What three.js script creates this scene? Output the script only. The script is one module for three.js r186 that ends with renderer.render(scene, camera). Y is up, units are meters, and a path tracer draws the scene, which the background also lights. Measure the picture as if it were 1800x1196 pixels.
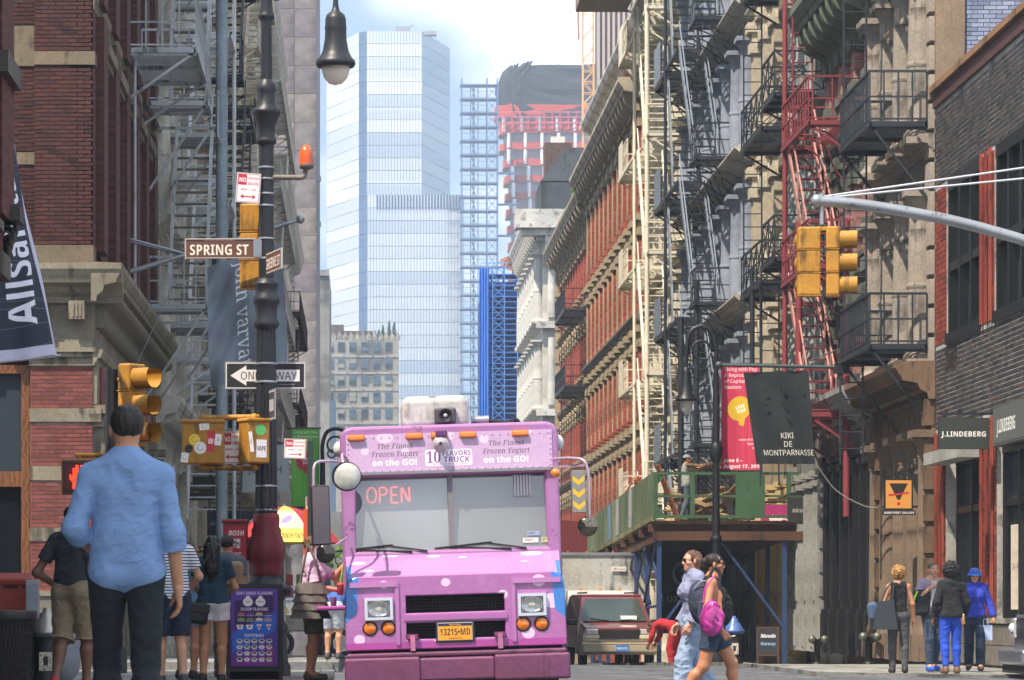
import * as THREE from 'three';
import { mergeGeometries } from 'three/addons/utils/BufferGeometryUtils.js';
import { RoundedBoxGeometry } from 'three/addons/geometries/RoundedBoxGeometry.js';

// ---------- camera, sky, sun, exposure ----------
const scene = new THREE.Scene();
const FPX = 6000, CX = 635, CY = 1075, EYE = 0.95;
const camera = new THREE.PerspectiveCamera(2 * Math.atan(1100 / FPX) * 180 / Math.PI, 2400 / 2200, 0.5, 4000);
camera.setViewOffset(2400, 2200, 1200 - CX, 1100 - CY, 1800, 1196);
camera.position.set(0, EYE, 0);
camera.lookAt(0, EYE, -10);
camera.focus = 60; camera.userData.fStop = 10;
const renderer = new THREE.WebGLRenderer({ antialias: true });
renderer.setSize(1024, 680);
renderer.toneMapping = THREE.LinearToneMapping;
renderer.toneMappingExposure = 3.1;
renderer.shadowMap.enabled = true;
const SUN = new THREE.Vector3(-0.36, 0.85, 0.38).normalize();
const sun = new THREE.DirectionalLight(0xfff0dc, 2.7);
sun.position.copy(SUN).multiplyScalar(250).add(new THREE.Vector3(0, 0, -90));
sun.target.position.set(0, 0, -90);
sun.castShadow = true;
sun.shadow.mapSize.set(4096, 4096);
Object.assign(sun.shadow.camera, { left: -120, right: 120, top: 120, bottom: -120, near: 10, far: 500 });
scene.add(sun, sun.target);

// ---------- small tools ----------
function mulberry(a) { return () => { a |= 0; a = a + 0x6D2B79F5 | 0; let t = Math.imul(a ^ a >>> 15, 1 | a); t = t + Math.imul(t ^ t >>> 7, 61 | t) ^ t; return ((t ^ t >>> 14) >>> 0) / 4294967296; }; }
const rnd = mulberry(20240611);
const rr = (a, b) => a + (b - a) * rnd();
const clamp = (v, a, b) => Math.min(b, Math.max(a, v));
const mixn = (a, b, t) => a + (b - a) * t;
const sstep = (a, b, x) => { const t = clamp((x - a) / (b - a), 0, 1); return t * t * (3 - 2 * t); };
const V = (x, y, z) => new THREE.Vector3(x, y, z);
function hash3(x, y, z) { let h = Math.imul(x, 374761393) ^ Math.imul(y, 668265263) ^ Math.imul(z, 2147483647 ^ 0x5bd1e995); h = Math.imul(h ^ h >>> 13, 1274126177); return ((h ^ h >>> 16) >>> 0) / 4294967296; }
function vnoise(x, y, z) {
  const xi = Math.floor(x), yi = Math.floor(y), zi = Math.floor(z); let u = x - xi, v = y - yi, w = z - zi;
  u = u * u * (3 - 2 * u); v = v * v * (3 - 2 * v); w = w * w * (3 - 2 * w);
  const L = (a, b, t) => a + (b - a) * t, H = (i, j, k) => hash3(xi + i, yi + j, zi + k);
  return L(L(L(H(0, 0, 0), H(1, 0, 0), u), L(H(0, 1, 0), H(1, 1, 0), u), v), L(L(H(0, 0, 1), H(1, 0, 1), u), L(H(0, 1, 1), H(1, 1, 1), u), v), w);
}
function fbm(x, y, z, o = 5) { let s = 0, a = .5, t = 0; for (let i = 0; i < o; i++) { s += a * vnoise(x, y, z); t += a; a *= .5; x = x * 2.03 + 17.1; y = y * 2.03 + 3.7; z = z * 2.03 + 9.2; } return s / t; }
// a place on the street from its column and row in a 1800 x 1196 survey photograph and its distance
const W = (px, py, Z) => V((px - CX) * Z / FPX, EYE + (CY - py) * Z / FPX, -Z);
const groundY = (Z, X = 0) => (Z < 62 ? 0 : -0.016 * (Math.min(Z, 300) - 62)) - 0.018 * clamp(X, 0, 12);

// ---------- sky: air and cumulus ----------
{
  const w = 2048, h = 1024, d = new Float32Array(w * h * 4);
  for (let j = 0; j < h; j++) {
    const el = (j + .5) / h * Math.PI - Math.PI / 2, cy = Math.cos(el), sy = Math.sin(el);
    for (let i = 0; i < w; i++) {
      const az = ((i + .5) / w - .5) * 2 * Math.PI, x = Math.cos(az) * cy, z = Math.sin(az) * cy, k = (j * w + i) * 4;
      const e = Math.max(0, sy), t = Math.pow(e, .42);
      let r = mixn(.165, .17, t), g = mixn(.23, .235, t), b = mixn(.315, .32, t);
      if (sy < 0) { r = .30; g = .31; b = .32; }
      else {
        const q = 11, up = sy - .013, n = fbm(x * q + 8.0, up * q * 1.9 + 1.1, z * q + 8.8, 6), big = fbm(x * 4 + 32, up * 7 + 2, z * 4 + 5, 3);
        const c = sstep(.455, .60, n * .68 + big * .33), s = .66 + .62 * fbm(x * 22, sy * 40, z * 22, 4);
        r = mixn(r, .74 * s, c * .94); g = mixn(g, .745 * s, c * .94); b = mixn(b, .76 * s, c * .94);
      }
      d[k] = r; d[k + 1] = g; d[k + 2] = b; d[k + 3] = 1;
    }
  }
  const tex = new THREE.DataTexture(d, w, h, THREE.RGBAFormat, THREE.FloatType);
  tex.mapping = THREE.EquirectangularReflectionMapping; tex.magFilter = tex.minFilter = THREE.LinearFilter; tex.colorSpace = THREE.LinearSRGBColorSpace; tex.needsUpdate = true;
  scene.background = tex; scene.environment = tex;
}

// ---------- textures: what surfaces are made of ----------
function tileNoise(size, cells, seed) {           // periodic value noise, size x size
  const out = new Float32Array(size * size);
  for (let y = 0; y < size; y++) for (let x = 0; x < size; x++) {
    const fx = x / size * cells, fy = y / size * cells, xi = Math.floor(fx), yi = Math.floor(fy); let u = fx - xi, v = fy - yi;
    u = u * u * (3 - 2 * u); v = v * v * (3 - 2 * v);
    const H = (i, j) => hash3((xi + i) % cells, (yi + j) % cells, seed);
    out[y * size + x] = mixn(mixn(H(0, 0), H(1, 0), u), mixn(H(0, 1), H(1, 1), u), v);
  }
  return out;
}
function tileFbm(size, cells, seed, oct = 5, gain = .55) {
  const out = new Float32Array(size * size); let a = 1, t = 0;
  for (let o = 0; o < oct; o++) { const n = tileNoise(size, Math.min(size / 2, cells << o), seed + o * 7); for (let i = 0; i < out.length; i++) out[i] += a * n[i]; t += a; a *= gain; }
  for (let i = 0; i < out.length; i++) out[i] /= t;
  return out;
}
function dataTex(size, f, srgb, rep) {
  const d = new Uint8Array(size * size * 4);
  for (let i = 0; i < size * size; i++) { const c = f(i, i % size, (i / size) | 0); for (let k = 0; k < 3; k++) d[i * 4 + k] = clamp(c[k] * 255, 0, 255); d[i * 4 + 3] = 255; }
  const t = new THREE.DataTexture(d, size, size, THREE.RGBAFormat); t.wrapS = t.wrapT = THREE.RepeatWrapping; t.magFilter = THREE.LinearFilter; t.minFilter = THREE.LinearMipmapLinearFilter; t.generateMipmaps = true;
  if (srgb) t.colorSpace = THREE.SRGBColorSpace; t.repeat.set(rep, rep); t.needsUpdate = true; return t;
}
const TX = {};
{
  const S = 512, a = tileFbm(S, 4, 1), b = tileFbm(S, 8, 51), fine = tileFbm(S, 64, 91, 3, .7), coarse = tileFbm(S, 3, 131, 3);
  const grey = (v, t = 0) => [v * (1 + t), v, v * (1 - t)];
  TX.stone = dataTex(S, (i) => grey(.62 + .30 * a[i] + .22 * (fine[i] - .5) - .22 * sstep(.56, .74, b[i]), .05 * (coarse[i] - .5) * 2), true, 1 / 3);
  // rain streaks and soot with ragged outlines
  TX.worn = dataTex(S, (i, x, y) => { const st = a[((y >> 4) * S + x) % (S * S)] * .5 + b[((y >> 3) * S + (x * 3) % S)] * .5; const v = .66 + .26 * a[i] + .18 * (fine[i] - .5) - .34 * sstep(.53, .68, st * .7 + b[i] * .3); return grey(v, .08 * (coarse[i] - .5)); }, true, 1 / 2.6);
  TX.paint = dataTex(S, (i) => grey(.84 + .14 * a[i] + .07 * (fine[i] - .5) - .30 * sstep(.66, .78, b[i]) * sstep(.4, .6, fine[i]), .03 * (coarse[i] - .5)), true, 1 / 1.5);
  TX.cloth = dataTex(S, (i, x, y) => grey(.86 + .10 * a[i] + .05 * Math.sin(x * 1.57) + .05 * Math.sin(y * 1.57)), true, 1 / .8);
  TX.asphalt = dataTex(S, (i) => grey(.5 + .35 * a[i] + .5 * (fine[i] - .5) + .3 * sstep(.6, .75, b[i]), .04 * (coarse[i] - .5)), true, 1 / 4);
  TX.crease = dataTex(S, (i, x, y) => { const j = ((y * 2 + (x >> 1)) % S) * S + (x + (y >> 1)) % S; return grey(1 - Math.abs(b[j] - .5) * 5 + (a[i] - .5)); }, false, 1 / .9);
  TX.grain = dataTex(S, (i) => grey(fine[i]), false, 1 / 1.2);
  TX.lump = dataTex(S, (i) => grey(a[i] * .7 + fine[i] * .3), false, 1 / 1.5);
  TX.wood = dataTex(S, (i, x, y) => { const g = .5 + .5 * Math.sin((x / S * 40 + a[i] * 9) * 2); return grey(.60 + .22 * g + .25 * (fine[(y >> 4) * S + x] - .5) + .1 * b[i], .06 * g); }, true, 1 / 1);
  // brick courses for walls seen too obliquely to tell bricks apart
  TX.course = dataTex(S, (i, x, y) => { const row = Math.floor(y / 32), yy = y % 32, xx = (x + (row % 2) * 52) % 104, col = Math.floor((x + (row % 2) * 52) / 104); const m = yy < 4 || xx < 4; const v = m ? .72 : .62 + .30 * hash3(row, col, 5) + .14 * (fine[i] - .5) + .1 * (a[i] - .5); return grey(v, m ? 0 : .05 * (hash3(col, row, 9) - .5)); }, true, 1 / (16 * .067));
  TX.glass = dataTex(S, (i) => grey(.55 + .6 * (coarse[i] - .2) * .8 + .15 * a[i]), true, 1 / 9);
}
const matCache = new Map();
// colour in sRGB hex; o: r roughness, m metalness, t texture, b bump height in metres, plus any physical entries
function M(hex, o = {}) {
  const key = hex + JSON.stringify(o); if (matCache.has(key)) return matCache.get(key);
  const { r = .85, m = 0, t, b = 0, bt = 'grain', side, ...rest } = o;
  const phys = Object.keys(rest).some((k) => ['clearcoat', 'transmission', 'sheen', 'clearcoatRoughness', 'thickness', 'ior'].includes(k));
  const mt = new (phys ? THREE.MeshPhysicalMaterial : THREE.MeshStandardMaterial)({ color: hex, roughness: r, metalness: m, ...rest });
  if (t) mt.map = TX[t]; if (b) { mt.bumpMap = TX[bt]; mt.bumpScale = b; }
  if (side) mt.side = THREE.DoubleSide;
  matCache.set(key, mt); return mt;
}
const taken = new Map();
function numbered(n) { const k = taken.get(n) ?? 0; taken.set(n, k + 1); return k ? `${n}_${String(k).padStart(3, '0')}` : n; }
function tag(o, label, category, group, kind) { if (label) o.userData.label = label; if (category) o.userData.category = category; if (group) o.userData.group = group; if (kind) o.userData.kind = kind; return o; }
function thing(name, label, category, { group, at = [0, 0, 0], ry = 0, kind } = {}) {
  const o = new THREE.Group(); o.name = numbered(name); o.position.set(...at); o.rotation.y = ry; tag(o, label, category, group, kind); scene.add(o); return o;
}
function shade(m) { m.castShadow = true; m.receiveShadow = true; return m; }
function metreUV(g) {
  const p = g.attributes.position, uv = new Float32Array(p.count * 2), a = V(), b = V(), c = V(), ox = rnd() * 7, oy = rnd() * 7;
  for (let i = 0; i < p.count; i += 3) {
    a.fromBufferAttribute(p, i); b.fromBufferAttribute(p, i + 1); c.fromBufferAttribute(p, i + 2);
    b.clone().sub(a).cross(c.clone().sub(a)); const n = b.clone().sub(a).cross(c.clone().sub(a)), x = Math.abs(n.x), y = Math.abs(n.y), z = Math.abs(n.z);
    [a, b, c].forEach((q, k) => { const j = (i + k) * 2; if (x >= y && x >= z) { uv[j] = q.z + ox; uv[j + 1] = q.y + oy; } else if (y >= z) { uv[j] = q.x + ox; uv[j + 1] = q.z + oy; } else { uv[j] = q.x + ox; uv[j + 1] = q.y + oy; } });
  }
  g.setAttribute('uv', new THREE.BufferAttribute(uv, 2)); return g;
}
const _m = new THREE.Matrix4(), _q = new THREE.Quaternion(), _e = new THREE.Euler();
const TRS = (x, y, z, rx = 0, ry = 0, rz = 0, sx = 1, sy = sx, sz = sx) => new THREE.Matrix4().compose(V(x, y, z), new THREE.Quaternion().setFromEuler(new THREE.Euler(rx, ry, rz)), V(sx, sy, sz));
class MB {
  constructor() { this.g = []; }
  add(g, m) { g = g.index ? g.toNonIndexed() : g.clone(); for (const k of Object.keys(g.attributes)) if (k !== 'position' && k !== 'normal') g.deleteAttribute(k); if (m) g.applyMatrix4(m); this.g.push(g); return this; }
  box(w, h, d, x = 0, y = 0, z = 0, rx = 0, ry = 0, rz = 0) { return this.add(new THREE.BoxGeometry(w, h, d), TRS(x, y, z, rx, ry, rz)); }
  span(x0, x1, y0, y1, z0, z1) { return this.box(Math.abs(x1 - x0), Math.abs(y1 - y0), Math.abs(z1 - z0), (x0 + x1) / 2, (y0 + y1) / 2, (z0 + z1) / 2); }
  bar(a, b, w, h = w) { const A = V(...a), B = V(...b), l = A.distanceTo(B); if (l < 1e-6) return this; const z = B.clone().sub(A).normalize(), up = Math.abs(z.y) > .95 ? V(1, 0, 0) : V(0, 1, 0), x = up.clone().cross(z).normalize(), y = z.clone().cross(x); return this.add(new THREE.BoxGeometry(w, h, l), new THREE.Matrix4().makeBasis(x, y, z).setPosition(A.add(B).multiplyScalar(.5))); }
  rod(a, b, r0, r1 = r0, seg = 8) { const A = V(...a), B = V(...b), l = A.distanceTo(B), q = new THREE.Quaternion().setFromUnitVectors(V(0, 1, 0), B.clone().sub(A).normalize()); return this.add(new THREE.CylinderGeometry(r1, r0, l, seg), new THREE.Matrix4().compose(A.clone().add(B).multiplyScalar(.5), q, V(1, 1, 1))); }
  lathe(pts, m, seg = 16) { return this.add(new THREE.LatheGeometry(pts.map(([r, y]) => new THREE.Vector2(r, y)), seg), m); }
  tube(pts, r, seg = 24, rs = 8) { return this.add(new THREE.TubeGeometry(new THREE.CatmullRomCurve3(pts.map((p) => V(...p))), seg, r, rs), null); }
  sph(r, m, a = 14, b = 10) { return this.add(new THREE.SphereGeometry(r, a, b), m); }
  ext(pts, depth, m, bevel = 0) { const s = new THREE.Shape(pts.map(([x, y]) => new THREE.Vector2(x, y))); return this.add(new THREE.ExtrudeGeometry(s, { depth, bevelEnabled: bevel > 0, bevelSize: bevel, bevelThickness: bevel, bevelSegments: 2, curveSegments: 10 }), m); }
  shape(s, depth, m, bevel = 0) { return this.add(new THREE.ExtrudeGeometry(s, { depth, bevelEnabled: bevel > 0, bevelSize: bevel, bevelThickness: bevel, bevelSegments: 2, curveSegments: 12 }), m); }
  rbox(w, h, d, r, x = 0, y = 0, z = 0, rx = 0, ry = 0, rz = 0) { return this.add(new RoundedBoxGeometry(w, h, d, 3, r), TRS(x, y, z, rx, ry, rz)); }
  // six sided block from four foot corners and four head corners, each in the same turning order
  hex(a, b) { const q = (i, j, k, l) => [i, j, k, i, k, l], P = [...a, ...b], f = [q(3, 2, 1, 0), q(4, 5, 6, 7), q(0, 1, 5, 4), q(1, 2, 6, 5), q(2, 3, 7, 6), q(3, 0, 4, 7)].flat(); const g = new THREE.BufferGeometry(); g.setAttribute('position', new THREE.Float32BufferAttribute(f.flatMap((i) => P[i]), 3)); g.computeVertexNormals(); return this.add(g); }
  geo() { return metreUV(this.g.length > 1 ? mergeGeometries(this.g) : this.g[0]); }
  build(name, mat, parent = scene, label) { const me = shade(new THREE.Mesh(this.geo(), mat)); me.name = parent === scene ? numbered(name) : name; if (label) me.userData.label = label; parent.add(me); return me; }
}
const B = () => new MB();
function meshOf(name, geo, mat, parent, x = 0, y = 0, z = 0) { const m = shade(new THREE.Mesh(geo, mat)); m.name = name; m.position.set(x, y, z); parent.add(m); return m; }
// flat print on a board or cloth
function canvasTex(w, h, draw) {
  const c = document.createElement('canvas'); c.width = w; c.height = h; const g = c.getContext('2d'); draw(g, w, h);
  const t = new THREE.CanvasTexture(c); t.colorSpace = THREE.SRGBColorSpace; t.magFilter = THREE.LinearFilter; return t;
}
const printMat = (tex, o = {}) => new THREE.MeshStandardMaterial({ map: tex, roughness: .6, ...o });
function text(g, s, x, y, size, fill, { font = 'sans-serif', bold = true, align = 'center', stretch = 1, italic = false, max } = {}) {
  g.save(); g.translate(x, y); g.font = `${italic ? 'italic ' : ''}${bold ? 'bold ' : ''}${size}px ${font}`; g.textAlign = align; g.textBaseline = 'middle'; g.fillStyle = fill;
  let k = stretch; if (max) { const wd = g.measureText(s).width; k = Math.min(stretch, max / wd); } g.scale(k, 1); g.fillText(s, 0, 0); g.restore();
}
// ================= ground =================
const XL = -4.4, XR = 10.8, KL = -0.45, KR = 7.0, ZN = 43.5, ZF = 56;
function sheet(x0, x1, zs, lift, name, mat, kind = 'structure') {
  const pos = [], n = zs.length, nx = Math.max(1, Math.min(24, Math.round((x1 - x0) / 2)));
  const P = (i, j) => [mixn(x0, x1, i / nx), groundY(zs[j], mixn(x0, x1, i / nx)) + lift, -zs[j]];
  for (let j = 0; j < n - 1; j++) for (let i = 0; i < nx; i++) pos.push(...P(i, j), ...P(i + 1, j), ...P(i + 1, j + 1), ...P(i, j), ...P(i + 1, j + 1), ...P(i, j + 1));
  const g = new THREE.BufferGeometry(); g.setAttribute('position', new THREE.Float32BufferAttribute(pos, 3)); g.computeVertexNormals(); metreUV(g);
  const me = shade(new THREE.Mesh(g, mat)); me.name = numbered(name); me.userData.kind = kind; scene.add(me); return me;
}
const zrange = (a, b, st) => { const o = []; for (let z = a; z < b; z += st) o.push(z); o.push(b); return o; };
const asphalt = M(0x6e7074, { r: .92, t: 'asphalt', b: .006 });
sheet(-400, 400, [-40, 0, 40, 62, 120, 200, 300, 600, 1400], 0, 'road', asphalt);
const walkMat = M(0xa7a49d, { r: .9, t: 'stone', b: .003 }), kerbMat = M(0x9a9894, { r: .85, t: 'stone', b: .003 }), jointMat = M(0x5a5955, { r: .95 });
function pavement(x0, x1, z0, z1, kerbSides) {
  const root = new THREE.Group(); root.name = numbered('pavement'); root.userData.kind = 'structure'; scene.add(root);
  // slabs with recessed joints: one mesh per flag where they show, on a darker bed
  const top = .15, bed = B(); const zs = zrange(z0, z1, 6);
  for (let j = 0; j < zs.length - 1; j++) { const xm = (x0 + x1) / 2, ya = groundY(zs[j], xm), yb = groundY(zs[j + 1], xm), l = zs[j + 1] - zs[j]; bed.bar([(x0 + x1) / 2, ya + .065, -zs[j]], [(x0 + x1) / 2, yb + .065, -zs[j + 1]], x1 - x0, .13); }
  bed.build('bed', jointMat, root);
  const nx = Math.max(1, Math.round((x1 - x0) / 1.5)), sx = (x1 - x0) / nx; let n = 0; const far = B(); let farN = 0;
  for (let z = z0; z < Math.min(z1, 150); z += 1.5) for (let i = 0; i < nx; i++) {
    const l = Math.min(1.5, z1 - z), x = x0 + (i + .5) * sx, ya = groundY(z, (x0 + x1) / 2), yb = groundY(z + l, (x0 + x1) / 2), dy = rr(-.004, .004), b = n < 150 && z > 30 && z < 100 ? B() : far; if (b === far) farN++; else n++;
    b.bar([x, ya + top - .03 + dy, -z - .006], [x, yb + top - .03 + dy, -z - l + .006], sx - .014, .06);
    if (b !== far) b.build('flag', walkMat, root);
  }
  if (farN) { const f = far.build('flags', walkMat, root); f.userData.kind = 'stuff'; }
  for (const [ax, az, bx, bz] of kerbSides) { const k = B(), len = Math.hypot(bx - ax, bz - az), st = Math.max(1, Math.round(len / 6)); for (let i = 0; i < st; i++) { const t0 = i / st, t1 = (i + 1) / st, z0_ = mixn(az, bz, t0), z1_ = mixn(az, bz, t1); k.bar([mixn(ax, bx, t0), groundY(z0_, mixn(ax, bx, t0)) + .078, -z0_], [mixn(ax, bx, t1), groundY(z1_, mixn(ax, bx, t1)) + .078, -z1_], .18, .156); } k.build('kerb', kerbMat, root); }
}
pavement(XL - .3, KL - .1, 2, ZN + 2.6, [[KL, 2, KL, ZN + 2.7], [KL, ZN + 2.7, XL - .3, ZN + 2.7]]);
pavement(-30, XL - .3, ZN, ZN + 2.6, [[XL - .3, ZN + 2.7, -30, ZN + 2.7]]);
pavement(XL, KL - .1, ZF - 2.6, 210, [[KL, ZF - 2.7, KL, 210], [KL, ZF - 2.7, XL, ZF - 2.7]]);
pavement(-30, XL, ZF - 2.6, ZF + .2, [[XL, ZF - 2.7, -30, ZF - 2.7]]);
pavement(KR + .1, XR + .2, ZF - 4.1, 210, [[KR, ZF - 4.2, KR, 210], [KR, ZF - 4.2, XR + .2, ZF - 4.2]]);
pavement(XR + .2, 36, ZF - 4.1, ZF + .2, [[XR + .2, ZF - 4.2, 36, ZF - 4.2]]);
// worn crossing bars and lane paint on the cross street
const paintMat = M(0xcfcec8, { r: .8, t: 'paint' });
for (let i = 0; i < 9; i++) sheet(KL + .5 + i * .8, KL + .9 + i * .8, [48.9, 51.4], .004, 'crossing_bar', paintMat);
for (const z of [47.2, 48.4]) sheet(KL + .3, KR - .3, [z, z + .22], .004, 'crossing_line', paintMat);
sheet(KR + .2, 30, [50.3, 50.5], .004, 'crossing_line', paintMat);
{ const mh = thing('manhole_cover', 'round iron manhole cover set in the crossing asphalt', 'manhole', { at: [5.9, .006, -44.5] }); B().lathe([[0, 0], [.36, 0], [.37, .004], [.40, .004]], TRS(0, 0, 0), 28).build('rim', M(0x3a3a3c, { r: .6, m: .6 }), mh); for (let i = -4; i <= 4; i++) B().box(Math.sqrt(.12 - i * i * .0048) * 1.9, .006, .022, 0, .004, i * .075).build('rib', M(0x4a4a4c, { r: .55, m: .6 }), mh); }

// ================= facades =================
const glassDark = new THREE.MeshPhysicalMaterial({ color: 0x1a2026, roughness: .06, metalness: .25, clearcoat: 1, clearcoatRoughness: .03 });
const glassSky = new THREE.MeshPhysicalMaterial({ color: 0x5f6e7c, roughness: .05, metalness: .7 });
const glassBlind = new THREE.MeshPhysicalMaterial({ color: 0x87847a, roughness: .4, clearcoat: 1, clearcoatRoughness: .04 });
const pickGlass = () => { const r = rnd(); return r < .6 ? glassDark : r < .85 ? glassSky : glassBlind; };
// side 'R': faces the street from the right, local x runs towards the camera; 'L': from the left, local x runs away
function facadeRoot(side, Z0, Z1, name, label, cat = 'building', group) {
  return side === 'R' ? thing(name, label, cat, { at: [XR, 0, -Z1], ry: -Math.PI / 2, group }) : thing(name, label, cat, { at: [XL, 0, -Z0], ry: Math.PI / 2, group });
}
const archShape = (w, h, ow, spring, top) => { // panel w x h with an arched opening from its foot
  const s = new THREE.Shape(); const x = ow / 2; s.moveTo(-w / 2, 0); s.lineTo(-x, 0); s.lineTo(-x, spring); s.absellipse(0, spring, x, top - spring, Math.PI, 0, true); s.lineTo(x, 0); s.lineTo(w / 2, 0); s.lineTo(w / 2, h); s.lineTo(-w / 2, h); s.closePath(); return s;
};
const corniceProfile = (p, h) => [[0, 0], [p * .16, 0], [p * .2, h * .16], [p * .38, h * .26], [p * .44, h * .42], [p * .82, h * .5], [p * .86, h * .62], [p * .9, h * .66], [p, h * .84], [p, h], [0, h + .02]];
function cornice(root, w, y, p, h, mat, { brackets = 0, bmat = mat, bh = h * .8, bw = .16, over = .06, name = 'cornice' } = {}) {
  const pts = corniceProfile(p, h); // local z outward
  const g = B(); g.ext(pts.map(([a, b]) => [a, b]), w + over * 2, new THREE.Matrix4().makeBasis(V(0, 0, 1), V(0, 1, 0), V(-1, 0, 0)).setPosition(w + over, y, 0));
  g.build(name, mat, root);
  if (brackets) {
    const s = new THREE.Shape(); const q = p * .8; s.moveTo(0, 0); s.bezierCurveTo(q * .45, -.02, q * .1, bh * .45, q * .5, bh * .55); s.bezierCurveTo(q * .8, bh * .6, q, bh * .7, q, bh); s.lineTo(0, bh); s.closePath();
    const bg = B().shape(s, bw, new THREE.Matrix4().makeBasis(V(0, 0, 1), V(0, 1, 0), V(-1, 0, 0)).setPosition(bw / 2, 0, 0), .008).geo();
    for (let i = 0; i < brackets; i++) meshOf('bracket', bg, bmat, root, (i + .5) / brackets * w, y - bh + h * .45, .01);
  }
}
const geoCache = new Map();
const cached = (k, f) => { if (!geoCache.has(k)) geoCache.set(k, f()); return geoCache.get(k); };
// one window: frame mesh with a pane in each sash
function sashWindow(root, w, h, x, y, z, frameMat, { rails = 1, muntin = 0 } = {}) {
  const k = `${w.toFixed(2)}_${h.toFixed(2)}_${rails}_${muntin}`;
  const fg = cached('wf' + k, () => { const b = B(), t = .07; b.span(-w / 2, -w / 2 + t, 0, h, -.05, .05).span(w / 2 - t, w / 2, 0, h, -.05, .05).span(-w / 2 + t, w / 2 - t, 0, t, -.05, .05).span(-w / 2 + t, w / 2 - t, h - t, h, -.05, .05); for (let i = 1; i <= rails; i++) b.span(-w / 2 + t, w / 2 - t, h * i / (rails + 1) - .03, h * i / (rails + 1) + .03, -.03, .045); for (let i = 1; i <= muntin; i++) b.span(-w / 2 + w * i / (muntin + 1) - .02, -w / 2 + w * i / (muntin + 1) + .02, t, h - t, -.028, .04); return b.geo(); });
  const f = meshOf('window', fg, frameMat, root, x, y, z);
  for (let i = 0; i <= rails; i++) { const y0 = h * i / (rails + 1), ph = h / (rails + 1); const pg = cached('wp' + k, () => B().box(w - .1, ph - .04, .02).geo()); meshOf('pane', pg, pickGlass(), f, 0, y0 + ph / 2, -.02 - .004 * i); }
  return f;
}
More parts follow.
